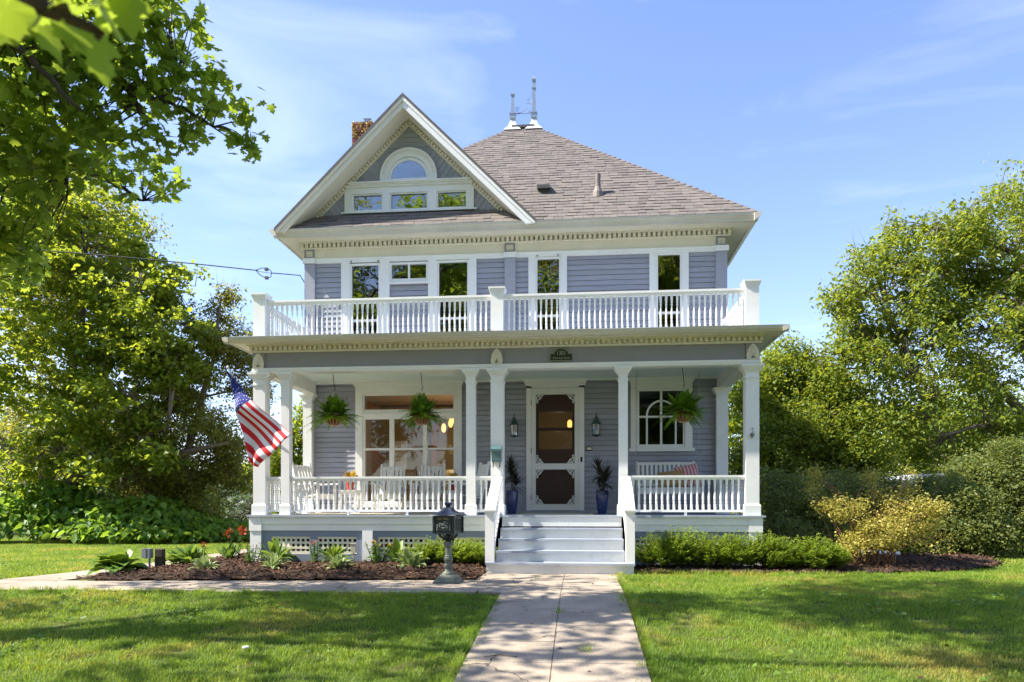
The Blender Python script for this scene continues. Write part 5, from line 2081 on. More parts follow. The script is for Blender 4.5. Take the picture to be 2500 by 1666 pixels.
tree("scrub_tree", "scraggly tree with spreading bare limbs and small yellowing leaves beside the flag", "tree", b1,
     [[(b1.x, b1.y, -.1, .18), (*photo(430, 1200, 8.3), .14), (*photo(470, 1060, 8.2), .10), (*photo(520, 880, 8.2), .06), (*photo(540, 720, 8.2), .025)],
      [(b1.x - .4, b1.y, -.1, .16), (*photo(330, 1150, 8.0), .13), (*photo(430, 1110, 7.6), .09), (*photo(560, 1080, 7.4), .04)],
      [(b1.x - .6, b1.y + .3, -.1, .15), (*photo(300, 1180, 8.4), .12), (*photo(340, 1050, 8.4), .09), (*photo(480, 960, 8.2), .05)]],
     [E_(515, 790, 8.4, .85), E_(590, 850, 8.3, .9), E_(480, 910, 8.0, 1.2), E_(610, 950, 8.4, .75), E_(430, 1040, 7.8, 1.3), E_(560, 1050, 8.0, 1.0), E_(350, 1120, 7.8, 1.2), E_(480, 1160, 8.2, 1.1), E_(600, 1100, 8.6, .5),
      E_(510, 1270, 8.6, .8), E_(400, 1250, 8.2, .9), E_(470, 1310, 8.3, .6), E_(560, 1180, 8.8, .8), E_(600, 1170, 9.2, .6), E_(540, 1120, 8.8, .8), E_(500, 1220, 9.0, .9), E_(410, 1160, 8.6, 1.0), E_(555, 720, 8.4, .4)],
     2300, 36, .105, T_LEAF, M["lf_scrub"], M["bark"], limb_r=.06, twig_r=.012, crad=.28, gaps=.03, shell=.35, bare=160)
b2 = photo(250, 1300, 11)
b2.z = 0
tree("golden_leaved_tree", "tall yellow green tree rising behind the leaning maple", "tree", b2,
     [[(b2.x, b2.y, -.1, .2), (*photo(250, 1000, 11), .15), (*photo(260, 750, 11), .09), (*photo(280, 560, 11), .03)]],
     [E_(120, 560, 11, 1.9), E_(230, 520, 11, 1.2), E_(30, 700, 11, 2.0), E_(260, 560, 11, 1.3), E_(330, 590, 11, .9), E_(190, 640, 11, 1.8), E_(310, 700, 11, 1.5), E_(380, 800, 11, 1.2), E_(200, 850, 11, 2.0), E_(410, 1000, 11, 1.6), E_(150, 1050, 11, 2.2)],
     1300, 40, .13, T_LEAF, M["lf_scrub"], M["bark"], limb_r=.06, crad=.5, gaps=.2, shell=.5, bare=120)
b3 = photo(240, 1300, 13)
b3.z = 0
tree("dark_thicket_tree", "dark bushy tree closing the gap behind the undergrowth at left", "tree", b3,
     [[(b3.x, b3.y, -.1, .2), (b3.x + .2, b3.y, 1.5, .16), (b3.x + .4, b3.y, 3.4, .08)]],
     [E_(40, 1130, 13, 2.2), E_(180, 1190, 13, 1.9), E_(330, 1200, 13, 1.8), E_(440, 1230, 13, 1.3), E_(250, 1080, 13.5, 1.8)],
     1100, 40, .16, T_LEAF, M["lf_dark"], M["barkdark"], crad=.5, gaps=.5, shell=.4)
b4 = photo(700, 1300, 15)
b4.z = 0
tree("sunlit_tree", "bright yellow green young tree seen between the left porch posts", "tree", b4,
     [[(b4.x, b4.y, -.1, .12), (b4.x, b4.y, 1.6, .09), (b4.x + .1, b4.y, 3.6, .04)]],
     [E_(700, 1140, 15, 1.1), E_(660, 1110, 15, .6), E_(735, 1060, 15, .8), E_(690, 1060, 15, .45), E_(745, 1000, 15, .35), E_(640, 1160, 15.5, .7), E_(720, 1220, 15, 1.1)],
     480, 40, .15, T_LEAF, M["lf_left"], M["bark"], crad=.36, gaps=.4, shell=.3)
b5 = photo(590, 1312, 16)
b5.z = 0
tree("pale_shrub", "pale feathery shrub at the lawn's far edge beside the porch corner", "shrub", b5,
     [[(b5.x, b5.y, -.05, .05), (b5.x, b5.y, .5, .03), (b5.x + .1, b5.y, .9, .015)]],
     [E_(560, 1270, 16, .75), E_(620, 1250, 16.3, .8), E_(510, 1290, 16, .6), E_(590, 1300, 15.6, .6), E_(665, 1290, 16.5, .7)],
     330, 30, .085, T_LEAF, M["lf_far"], M["bark"], crad=.3, gaps=.6, shell=.3, limbs=False)

# undergrowth of broad leaves along the far side of the left lawn
ux, uyy, uz_ = [], [], []
n_ = 6800
x = rng.uniform(-17.5, -7.9, n_)
front = 4.9 + .9 * np.sin(x * .8) + .12 * (x + 14) + np.maximum(0, x + 12.5) * .62
dy = rng.uniform(0, 2.6, n_)
top = .32 + 1.12 * np.clip(dy / .9, 0, 1) * (1 + .25 * np.sin(x * 2.1)) * np.clip((-8.4 - x) / 4.5, .22, 1)
zz = rng.uniform(.25, 1, n_) ** .6 * top
leaf_object("undergrowth", np.stack([x, front + dy, zz + .03], 1), .26 * rng.uniform(.45, 1.15, n_), T_BROAD, M["lf_knot"], None, droop=(5, 60), roll=35, kind="stuff")

# trees right of the house
b6 = photo(2560, 1320, 9.5)
b6.z = 0
arch = [photo(2560, 1090, 9.5), photo(2490, 1000, 9.3), photo(2420, 925, 9.1), photo(2330, 915, 8.9), photo(2250, 930, 8.8)]
arch2 = [photo(2560, 1060, 9.5), photo(2480, 1040, 9.0), photo(2380, 1040, 8.7), photo(2300, 1065, 8.5)]
tree("spreading_tree", "broad tree with arching bare limbs and yellow green leaves at far right", "tree", b6,
     [[(b6.x, b6.y, -.1, .30), (b6.x - .1, b6.y, 1.8, .26), (*photo(2545, 1010, 9.5), .22), (*photo(2500, 820, 9.6), .15), (*photo(2480, 620, 9.7), .06)]],
     [E_(2150, 730, 9.2, 1.5), E_(2240, 640, 9.3, 1.35), E_(2350, 640, 9.4, 1.6), E_(2470, 590, 9.6, 1.7), E_(2260, 850, 9.0, 1.8), E_(2420, 800, 9.2, 2.0), E_(2090, 800, 9.0, .95), E_(2120, 900, 8.8, 1.3), E_(2590, 700, 9.6, 2.6),
      E_(2220, 1010, 8.8, 1.3), E_(2400, 1000, 8.9, 1.5), E_(2500, 470, 9.8, .9), E_(2130, 640, 9.2, .7), E_(2050, 740, 9.0, .6), E_(2090, 690, 9.1, .7), E_(2200, 560, 9.4, .6), E_(2330, 560, 9.5, .7), E_(2060, 900, 8.9, .8), E_(2480, 1100, 8.9, 1.3), E_(2300, 1080, 9.2, 1.0)],
     3000, 36, .13, T_LEAF, M["lf_right"], M["bark"], limb_r=.08, twig_r=.013, crad=.34, gaps=.06, shell=.40, bare=300, extra_limbs=[(arch, .16, .04), (arch2, .10, .03)])
b7 = photo(1880, 1300, 9)
b7.z = 0
tree("dark_limbed_tree", "dark limbed leafy tree just right of the porch corner", "tree", b7,
     [[(b7.x, b7.y, -.1, .15), (*photo(1895, 1190, 9), .12), (*photo(1945, 1100, 8.8), .09), (*photo(2040, 1010, 8.6), .06), (*photo(2130, 950, 8.5), .03)],
      [(b7.x + .1, b7.y, -.1, .11), (*photo(1880, 1150, 9.3), .08), (*photo(1900, 1000, 9.5), .05), (*photo(1930, 880, 9.6), .02)]],
     [E_(1900, 900, 9.8, .9), E_(1860, 980, 9.8, .9), E_(1960, 920, 9.6, .85), E_(1900, 1080, 9.2, 1.1), E_(1990, 1050, 9.0, 1.1), E_(2040, 950, 9.2, .9), E_(2100, 1060, 8.8, 1.1), E_(1830, 1130, 9.6, .8), E_(1950, 1150, 8.9, .8), E_(2050, 1130, 8.9, .8)],
     1300, 40, .115, T_LEAF, M["lf_right"], M["barkdark"], limb_r=.05, crad=.36, gaps=.25, shell=.4)
b8 = photo(1800, 1300, 15)
b8.z = 0
tree("backdrop_tree", "sunlit tree seen between the right porch post and the house wall", "tree", b8,
     [[(b8.x, b8.y, -.1, .2), (b8.x + .1, b8.y, 2.2, .14), (b8.x + .3, b8.y, 4.6, .06)]],
     [E_(1800, 1000, 15, 1.2), E_(1850, 900, 15, 1.1), E_(1780, 1110, 15, 1.3), E_(1900, 1020, 15.5, 1.5), E_(2020, 1000, 16, 1.8), E_(2000, 1130, 15.5, 1.6), E_(2150, 1080, 16, 1.8), E_(2330, 1060, 16, 2.0), E_(2480, 1080, 16, 2.0), E_(1800, 1220, 15, 1.4)],
     1500, 40, .16, T_LEAF, M["lf_left"], M["bark"], crad=.5, gaps=.4, shell=.4)


def shrub(name, label, px_, Y, ells, ncl, nl, ls, leaf, stems=14, bark="barkred", group=None, cat="shrub", crad=.22, tmpl=T_LEAF, gaps=.35, shell=.55, droop=(-20, 50), base_r=.25, **kw):
    b = photo(px_, 1350, Y)
    b.z = 0
    root = thing(name, label, cat, b, group)
    st_ = MB()
    E = [e for e in ells]
    sk = []
    for k in range(stems):
        c, rx, ry_, rz = random.choice(E)
        e = Vector(c) + Vector((random.uniform(-1, 1) * rx, random.uniform(-1, 1) * ry_, random.uniform(-.2, 1) * rz)) * .75
        a = b + Vector((random.uniform(-1, 1) * base_r, random.uniform(-1, 1) * base_r * .7, 0))
        a.z = .01
        pl = bent(a, e, 7, sag=-.12, wob=.08)
        st_.tube(pl, list(np.linspace(.012, .004, 7)), 4)
        sk += pl[2:]
    st_.build("stems", M[bark], root)
    vol = np.maximum(np.array([e[1] * e[2] * e[3] for e in E]) ** .75, .022)
    ch = rng.choice(len(E), ncl, p=vol / vol.sum())
    d = rng.normal(size=(ncl, 3))
    d /= np.linalg.norm(d, axis=1)[:, None]
    A = np.array([[*e[0], e[1], e[2], e[3]] for e in E])
    C = A[ch, :3] + d * (shell + (1 - shell) * rng.uniform(0, 1, ncl))[:, None] * A[ch, 3:]
    ns = np.sin(C[:, 0] * 4.1 + 2 * np.sin(C[:, 2] * 3.3)) * np.sin(C[:, 1] * 4.5 + C[:, 2] * 3.7)
    C = C[(ns > -gaps) & (C[:, 2] > .08)]
    Pp = (C[:, None, :] + rng.normal(size=(len(C), nl, 3)) * crad * np.array([.6, .6, .45])).reshape(-1, 3)
    tint = np.clip(np.repeat(rng.uniform(0, 1, len(C)), nl) * .6 + rng.uniform(-.1, .5, len(Pp)), 0, 1)
    k = Pp[:, 2] > .05
    leaf_object("foliage", Pp[k], ls * rng.uniform(.6, 1.2, int(k.sum())), tmpl, leaf, root, tint=tint[k], droop=droop, roll=45)
    return root


shrub("dense_shrub", "dark green shrub filling the corner between porch and golden shrub", 1935, 2.8, [E_(1925, 1250, 2.8, .7, .55, .6), E_(1900, 1320, 2.2, .6, .5, .45), E_(1990, 1225, 3.2, .7, .6, .62), E_(2060, 1210, 3.6, .55), E_(1885, 1200, 3.4, .4), E_(2010, 1310, 2.9, .55)], 900, 32, .07, M["lf_hedge"], crad=.2)
sp = [E_(2060, 1240, .1, .34, .32, .20), E_(2150, 1300, -.1, .45, .36, .26), E_(2230, 1260, .1, .44, .36, .34), E_(2260, 1320, .0, .30, .28, .23), E_(2080, 1330, -.1, .30, .28, .18), E_(2130, 1190, .3, .09, .1, .33), E_(2215, 1190, .3, .08, .1, .32), E_(1985, 1170, .3, .05, .08, .31),
      E_(2280, 1240, .1, .18, .18, .11), E_(2170, 1220, .2, .11, .11, .18), E_(2010, 1230, .2, .12, .12, .1)]
shrub("golden_shrub", "open arching shrub with golden yellow sprays over bare reddish stems", 2120, .25, sp, 560, 24, .046, M["lf_gold"], stems=44, crad=.12, gaps=.6, base_r=.35)
hd = [("rounded hedge shrub immediately right of the golden shrub", 2350, 3.4, [E_(2350, 1240, 3.3, .6, .55, .68), E_(2300, 1310, 3.0, .5, .4, .35), E_(2390, 1300, 3.1, .6, .5, .45), E_(2385, 1185, 3.8, .6)]),
      ("tall olive green hedge shrub at the right edge of the lawn", 2470, 3.6, [E_(2440, 1180, 3.8, .85, .6, .95), E_(2500, 1260, 3.4, .8, .6, .7), E_(2450, 1310, 3.2, .5, .4, .4), E_(2560, 1200, 3.8, .9)]),
      ("low bluish hedge shrub behind the golden shrub", 2190, 4.2, [E_(2150, 1262, 4.2, .6, .45, .42), E_(2230, 1275, 4.0, .6, .45, .45), E_(2080, 1245, 4.2, .6, .45, .5), E_(2290, 1285, 3.9, .45), E_(2150, 1195, 4.5, .42, .3, .28), E_(2255, 1200, 4.4, .36, .3, .3)])]
for lb, px_, Y, el in hd:
    shrub("hedge_shrub", lb, px_, Y, el, 1100, 32, .075, M["lf_hedge"], stems=18, crad=.2, group="hedge shrubs at the right of the lawn")

b9 = photo(2250, 1300, 13)
b9.z = 0
tree("backdrop_tree", "leafy green tree closing the gap behind the right hedge shrubs", "tree", b9,
     [[(b9.x, b9.y, -.1, .2), (b9.x + .1, b9.y, 1.6, .14), (b9.x + .3, b9.y, 3.2, .06)]],
     [E_(2050, 1160, 13, 1.4), E_(2180, 1150, 13, 1.5), E_(2320, 1140, 13, 1.6), E_(2460, 1150, 13, 1.6), E_(2120, 1240, 13, 1.3), E_(2280, 1240, 13, 1.3), E_(2420, 1240, 13, 1.3), E_(2580, 1160, 13, 1.6), E_(1930, 1180, 13, 1.2)],
     1000, 36, .15, T_LEAF, M["lf_right"], M["bark"], crad=.42, gaps=.6, shell=.3)

# yews: sprays of short needles on upswept shoots
def yew(label, bx, by, lobes, nsh, group=None, size=1.0):
    root = thing("yew_shrub", label, "shrub", (bx, by, 0), group)
    st_ = MB()
    Pp, hdg, sz, tn, dr = [], [], [], [], []
    for (cx_, cy_, w, d_, h) in lobes:
        for k in range(nsh):
            a = random.uniform(0, 2 * math.pi)
            r = math.sqrt(random.random())
            el = random.random() ** .8
            s = Vector((cx_ + .25 * w * r * math.cos(a), cy_ + .25 * d_ * r * math.sin(a), .05 + .35 * h * random.random()))
            e = Vector((cx_ + w * r * math.cos(a), cy_ + d_ * r * math.sin(a), .08 + h * (1 - .55 * r * r) * random.uniform(.45, 1.12)))
            pl = bent(s, e, 5, sag=.08, wob=.05)
            if k % 3 == 0:
                st_.tube(pl, [.007, .006, .005, .004, .002], 3)
            L = (e - s).length
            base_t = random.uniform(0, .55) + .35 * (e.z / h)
            dirv = (pl[-1] - pl[-2]).normalized()
            for t_ in np.linspace(.35, 1.0, 9):
                i = min(int(t_ * 4), 3)
                p = pl[i].lerp(pl[i + 1], t_ * 4 - i)
                hz = math.atan2(dirv.y, dirv.x)
                for sg in (-1, 1):
                    for q in range(2):
                        Pp.append(p + Vector((random.uniform(-.015, .015), random.uniform(-.015, .015), random.uniform(-.012, .012))))
                        hdg.append(hz + sg * random.uniform(.5, 1.2))
                        sz.append(.075 * size * (1.15 - .5 * t_))
                        tn.append(min(1, max(0, base_t * (.35 + .75 * t_) + random.uniform(-.08, .08))))  # lighter towards top and shoot tips: sunlight put into the needle tint
    st_.build("stems", M["barkdark"], root)
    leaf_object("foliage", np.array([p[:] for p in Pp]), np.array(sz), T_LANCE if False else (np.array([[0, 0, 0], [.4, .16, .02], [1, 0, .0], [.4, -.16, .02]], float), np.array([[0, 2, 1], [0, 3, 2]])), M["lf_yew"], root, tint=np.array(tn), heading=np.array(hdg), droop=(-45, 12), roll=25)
    return root


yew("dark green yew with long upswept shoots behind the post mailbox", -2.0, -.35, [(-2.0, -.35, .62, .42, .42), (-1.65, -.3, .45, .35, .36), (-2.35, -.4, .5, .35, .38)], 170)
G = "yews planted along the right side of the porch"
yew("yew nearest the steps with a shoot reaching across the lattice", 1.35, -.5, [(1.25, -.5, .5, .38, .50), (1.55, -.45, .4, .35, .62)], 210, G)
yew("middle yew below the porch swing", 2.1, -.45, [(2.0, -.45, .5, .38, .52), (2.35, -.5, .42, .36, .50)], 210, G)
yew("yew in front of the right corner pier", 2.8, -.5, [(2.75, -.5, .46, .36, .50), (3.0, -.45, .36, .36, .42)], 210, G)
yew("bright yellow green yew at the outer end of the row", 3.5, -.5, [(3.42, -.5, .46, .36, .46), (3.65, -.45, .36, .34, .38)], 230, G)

# wooded hill far beyond the left lawn
hx, hy = np.meshgrid(np.linspace(-140, 60, 41), np.linspace(110, 230, 25))
hz = 11.5 * np.exp(-((hx + 75) / 55) ** 2 - ((hy - 175) / 45) ** 2) + 7 * np.exp(-((hx - 5) / 40) ** 2 - ((hy - 180) / 45) ** 2) - 2.2
idx = np.arange(hx.size).reshape(hx.shape)
Fq = np.stack([idx[:-1, :-1].ravel(), idx[:-1, 1:].ravel(), idx[1:, 1:].ravel(), idx[1:, :-1].ravel()], 1)
hill = bpy.data.objects.new("hill", np_mesh("hill", np.stack([hx.ravel(), hy.ravel(), hz.ravel()], 1), Fq, 4, M["lawn"], smooth=True))
COL.objects.link(hill)
hill["kind"] = "structure"
n_ = 14000
x, y = rng.uniform(-140, 60, n_), rng.uniform(112, 190, n_)
z = 11.5 * np.exp(-((x + 75) / 55) ** 2 - ((y - 175) / 45) ** 2) + 7 * np.exp(-((x - 5) / 40) ** 2 - ((y - 180) / 45) ** 2) - 2.2
leaf_object("far_wood", np.stack([x, y, z + rng.uniform(0, 4.5, n_) * (.6 + .4 * np.sin(x * .7) * np.sin(y * .5))], 1), 1.7 * rng.uniform(.6, 1.3, n_), T_BROAD, M["lf_far"], None, droop=(-30, 50), roll=50, kind="stuff")

# trees across the street behind the viewer, seen mirrored in the window panes
src = bpy.data.objects["golden_leaved_tree"]
src2 = bpy.data.objects["spreading_tree"]
for i, (x, y, a, s, so) in enumerate(((-15, -24, .4, 1.9, src), (-7.5, -26, 2.0, 2.0, src2), (.5, -25, 3.9, 1.95, src), (9.5, -27, 5.2, 2.0, src2), (-24, -26, 1.2, 1.9, src2))):
    lb = ["street tree mirrored in the leftmost upper window", "street tree mirrored in the middle upper windows", "street tree mirrored in the right upper window", "street tree mirrored in the arch barred window", "street tree across the road, furthest left of the row"][i]
    c = copy_tree(so, loc=(x, y, -1.6), rot=(0, 0, a), scale=(s, s, s), label=lb, group="trees across the street")
    c.name = "street_tree"

# fallen leaves and small weeds in the lawn and on the walks
n_ = 420
x, y = rng.uniform(-7, 8, n_), rng.uniform(-8, -1.3, n_)
dep = -(x * math.sin(YAW)) + (y - CAM.y) * math.cos(YAW)
k = (np.abs(x) < dep * .8 + 1)
x, y = x[k], y[k]
z = np.array([ground_z(p, q) + .024 + (.02 if (p > WR or (p < WL and q < -3.6)) else 0) for p, q in zip(x, y)])
leaf_object("fallen_leaves", np.stack([x, y, z], 1), rng.uniform(.018, .05, len(x)), T_LEAF, M["chip"], None, droop=(-15, 15), roll=20, kind="stuff")
wx, wy = [], []
for _ in range(70):
    a_, b_ = rng.uniform(-6.5, 7), rng.uniform(-7.5, -1.5)
    if WL - .05 < a_ < WR + .05 or (a_ < WL and b_ > -3.7):
        continue
    q = rng.integers(5, 22)
    wx += list(rng.normal(a_, .07, q))
    wy += list(rng.normal(b_, .07, q))
wx, wy = np.array(wx), np.array(wy)
leaf_object("lawn_weeds", np.stack([wx, wy, np.array([ground_z(p, q) for p, q in zip(wx, wy)]) + rng.uniform(.025, .055, len(wx))], 1), rng.uniform(.025, .06, len(wx)), T_BROAD, M["lf_hosta"], None, droop=(-30, 30), roll=25, kind="stuff")

# ------------------------------------------------------------------ things on and around the porch
FL = F + .002


def prop(name, label, cat, loc, group=None):
    return thing(name, label, cat, loc, group)


# flag on a slanted pole at the left porch column
fl = prop("flag", "United States flag hanging from a slanted pole at the left porch column", "flag", (-5.38, -.02, 2.2))
tip = photo(556, 897, -.40)
foot = V3((-5.27, .0, 2.32))
MB().tube([foot, tip], .012, 8).lathe([(.0, 0), (.02, .01), (.022, .03), (.0, .05)], tip - V3((0, 0, .02)), 8).build("flagpole", M["chairwhite"], fl)
MB().tube([foot + V3((0, .012, -.05)), foot + (tip - foot) * .16], .02, 8).box(-5.31, -5.23, -.012, .0, 2.22, 2.40).build("pole_bracket", M["iron"], fl)
YF = -.50


def fp(px_, py_):
    p = photo(px_, py_, YF)
    return np.array([p.x, p.z])


U0 = [(0, fp(557, 903)), (.54, fp(583, 1003)), (1, fp(612, 1126))]
U4 = [(0, fp(613, 976)), (.54, fp(585, 1008)), (1, fp(617, 1133))]
U1 = [(0, fp(709, 1060)), (.54, fp(676, 1100)), (1, fp(628, 1141))]


def lerp_line(L_, v):
    for (a, p), (b, q) in zip(L_[:-1], L_[1:]):
        if v <= b + 1e-9:
            t_ = (v - a) / (b - a)
            return p + (q - p) * t_
    return L_[-1][1]


def flag_pt(u, v):
    v = float(np.interp(v, (0, .077, .846, 1), (0, .015, .90, 1)))
    if u < .4:
        t_ = u / .4
        p = lerp_line(U0, v) * (1 - t_) + lerp_line(U4, v) * t_
    else:
        t_ = (u - .4) / .6
        p = lerp_line(U4, v) * (1 - t_) + lerp_line(U1, v) * t_
    y = YF - .10 * (1 - u) ** 2 + .05 * math.sin(v * 9 + u * 3.0) * (.35 + .65 * (1 - u)) + .05 * math.sin(u * 9 + v * 4) + .16 * max(0, .4 - u) * (v - .25)
    return V3((p[0] + .006 * math.sin(v * 20), y, p[1]))


NU, NV = 40, 52
vs_ = [flag_pt(i / NU, j / NV) for j in range(NV + 1) for i in range(NU + 1)]
fs_, mi_ = [], []
for j in range(NV):
    for i in range(NU):
        a = j * (NU + 1) + i
        fs_.append((a, a + NU + 1, a + NU + 2, a + 1))
        u, v = (i + .5) / NU, (j + .5) / NV
        st = int(v * 13)
        mi_.append(2 if (u < .4 and v < 7 / 13) else (0 if st % 2 == 0 else 1))
m_ = MB()
m_.v, m_.f, m_.mi = [tuple(v) for v in vs_], fs_, mi_
cl = m_.build("flag_cloth", [M["flag_red"], M["flag_white"], M["flag_blue"]], fl, smooth=True)
so = cl.modifiers.new("cloth", "SOLIDIFY")
so.thickness = .004
stars = MB()
for r_ in range(9):
    for c_ in range(6 if r_ % 2 == 0 else 5):
        if (r_ + c_) % 3 == 0 and c_ < 4:
            continue  # tucked in the fold
        u = .4 * ((c_ + .5) / 6 if r_ % 2 == 0 else (c_ + 1) / 6)
        v = (7 / 13) * (r_ + .8) / 9.6
        c = flag_pt(u, v)
        eu, ev = (flag_pt(u + .01, v) - c), (flag_pt(u, v + .01) - c)
        nr = eu.cross(ev).normalized()
        if nr.y > 0:
            nr = -nr
        s_ = .0115
        a1 = eu.normalized()
        a2 = nr.cross(a1)
        for sg in (1, -1):
            pp = [c + nr * .0045 * sg + (a1 * math.cos(k * math.pi / 5 + .3) + a2 * math.sin(k * math.pi / 5 + .3)) * (s_ if k % 2 == 0 else s_ * .42) for k in range(10)]
            stars.add([c + nr * .0045 * sg] + pp, [(0, k + 1, (k + 1) % 10 + 1) for k in range(10)])
stars.build("flag_stars", M["flag_white"], fl, kind="stuff")

# house number plaque
pq = prop("address_plaque", "dark green arched house number plaque on the porch frieze", "sign", (-.28, -.03, 3.29))
x0, x1, z0, z1 = -.455, -.108, 3.295, 3.405
ac = [(x1, z0), (x1, z1), (x1 - .055, z1)] + [(-.2815 + .118 * math.cos(R(a)), z1 - .015 + .098 * math.sin(R(a))) for a in range(10, 171, 10)] + [(x0 + .055, z1), (x0, z1), (x0, z0)]
MB().prism([(a, b) for a, b in ac], -.032, .004).build("plate", M["plaque"], pq)
m_ = MB()
pr_ = [(a, b) for a, b in ac]
m_.tube([V3((a, -.033, b)) for a, b in pr_], .004, 4, closed=True)
m_.build("rim", M["plaquetxt"], pq)


def text(name, body, size, c, mat, parent, rotz=0.0, ext=.002, width=None):
    cu = bpy.data.curves.new(name, "FONT")
    cu.body = body
    cu.size = size
    cu.extrude = ext
    cu.align_x = "CENTER"
    cu.align_y = "CENTER"
    cu.resolution_u = 3
    tmp = bpy.data.objects.new(name, cu)
    COL.objects.link(tmp)
    bpy.context.view_layer.update()
    me = bpy.data.meshes.new_from_object(tmp.evaluated_get(bpy.context.evaluated_depsgraph_get()))
    bpy.data.objects.remove(tmp)
    bpy.data.curves.remove(cu)
    me.materials.clear()
    me.materials.append(mat)
    o = bpy.data.objects.new(name, me)
    COL.objects.link(o)
    o.parent = parent
    o.location = V3(c) - ORG[parent.name]
    o.rotation_euler = (R(90), 0, rotz)
    if width:
        o.scale = (width, 1, 1)
    return o


text("lettering", "1301", .098, (-.2815, -.036, 3.412), M["plaquetxt"], pq, width=.78)
text("lettering", "West Sixth Street", .046, (-.2815, -.036, 3.333), M["plaquetxt"], pq, width=.80)

# wall lanterns beside the door
def lantern(x, label):
    lt = prop("wall_lantern", label, "lantern", (x, P - .02, 2.3), "lanterns either side of the door")
    y = P - .115
    m_ = MB()
    m_.box(x - .035, x + .035, P - .03, P - .0, 2.42, 2.62)
    m_.tube([V3((x, P - .03, 2.56)), V3((x, P - .07, 2.64)), V3((x, y, 2.66))], .009, 5)
    m_.build("wall_bracket", M["verdigris"], lt)
    m_ = MB()
    for k in range(6):
        a = k * math.pi / 3 + .5
        m_.tube([V3((x + .065 * math.cos(a), y + .065 * math.sin(a), 2.345)), V3((x + .076 * math.cos(a), y + .076 * math.sin(a), 2.535))], .0055, 4)
    m_.lathe([(.0, -.02), (.045, 0.0), (.083, .012), (.083, .03), (.06, .036)], (x, y, 2.312), 6)
    m_.lathe([(.088, 0), (.09, .014), (.06, .045), (.05, .075), (.055, .085), (.035, .10), (.032, .13), (.018, .145)], (x, y, 2.535), 6)
    m_.build("cage", M["verdigris"], lt)
    m_ = MB()
    m_.tube([V3((x + .018 * math.cos(t_), y, 2.705 + .022 * math.sin(t_))) for t_ in np.linspace(0, 6.0, 10)], .005, 4)
    m_.tube([V3((x, y, 2.72)), V3((x + .008, y, 2.765))], [.009, .003], 5)
    m_.build("finial", M["verdigris"], lt)
    m_ = MB()
    for k in range(6):
        a, b = k * math.pi / 3 + .5, (k + 1) * math.pi / 3 + .5
        m_.add([(x + .064 * math.cos(a), y + .064 * math.sin(a), 2.346), (x + .064 * math.cos(b), y + .064 * math.sin(b), 2.346), (x + .074 * math.cos(b), y + .074 * math.sin(b), 2.533), (x + .074 * math.cos(a), y + .074 * math.sin(a), 2.533)], [(0, 1, 2, 3)])
    m_.build("lantern_glass", M["glass"], lt)
    MB().lathe([(.012, 0), (.012, .085), (.006, .09)], (x, y, 2.35), 8).build("candle", M["chairwhite"], lt)


lantern(-1.235, "verdigris wall lantern left of the door, beside the porch column")
lantern(.325, "verdigris wall lantern right of the door, above the bell plate")

bp_ = prop("bell_plate", "small framed white plate on the wall below the right lantern", "door plate", (.195, P, 2.08))
MB().box(.14, .25, P - .022, P + .0, 2.045, 2.12).build("frame", M["iron"], bp_)
MB().box(.152, .238, P - .028, P - .0225, 2.058, 2.107).build("plate", M["trim"], bp_)

# small mailbox on the middle column
mb_ = prop("column_mailbox", "blue green metal mailbox hung on the middle porch column", "mailbox", (-1.31, -.01, 1.7))
m_ = MB()
m_.extrude_x([(0, 1.69), (-.075, 1.69), (-.085, 1.88), (0, 1.90)], -1.388, -1.235)
m_.build("box", M["mailbox"], mb_)
MB().extrude_x([(0, 1.955), (-.05, 1.95), (-.10, 1.895), (-.10, 1.865), (-.092, 1.865), (-.088, 1.885), (0, 1.90)], -1.395, -1.228).build("lid", M["mailbox"], mb_)
for x in (-1.365, -1.26):
    MB().tube([V3((x, -.03, 1.69)), V3((x, -.03, 1.63)), V3((x, -.04, 1.61)), V3((x, -.065, 1.615)), V3((x, -.07, 1.635))], .007, 5).build("newspaper_hook", M["iron"], mb_)

# small bell ornament on the right column
bl_ = prop("column_bell", "small rusty heart shaped ornament hanging on the right porch column", "ornament", (2.672, -.01, 2.05))
MB().tube([V3((2.672, -.0, 2.19)), V3((2.672, -.03, 2.195)), V3((2.69, -.03, 2.18)), V3((2.665, -.03, 2.155)), V3((2.69, -.03, 2.14)), V3((2.672, -.03, 2.12))], .005, 4).build("hook", M["iron"], bl_)
MB().prism([(2.672, 2.04), (2.70, 2.085), (2.70, 2.11), (2.685, 2.12), (2.672, 2.108), (2.659, 2.12), (2.644, 2.11), (2.644, 2.085)], -.045, -.015).build("heart", M["oldbronze"], bl_)

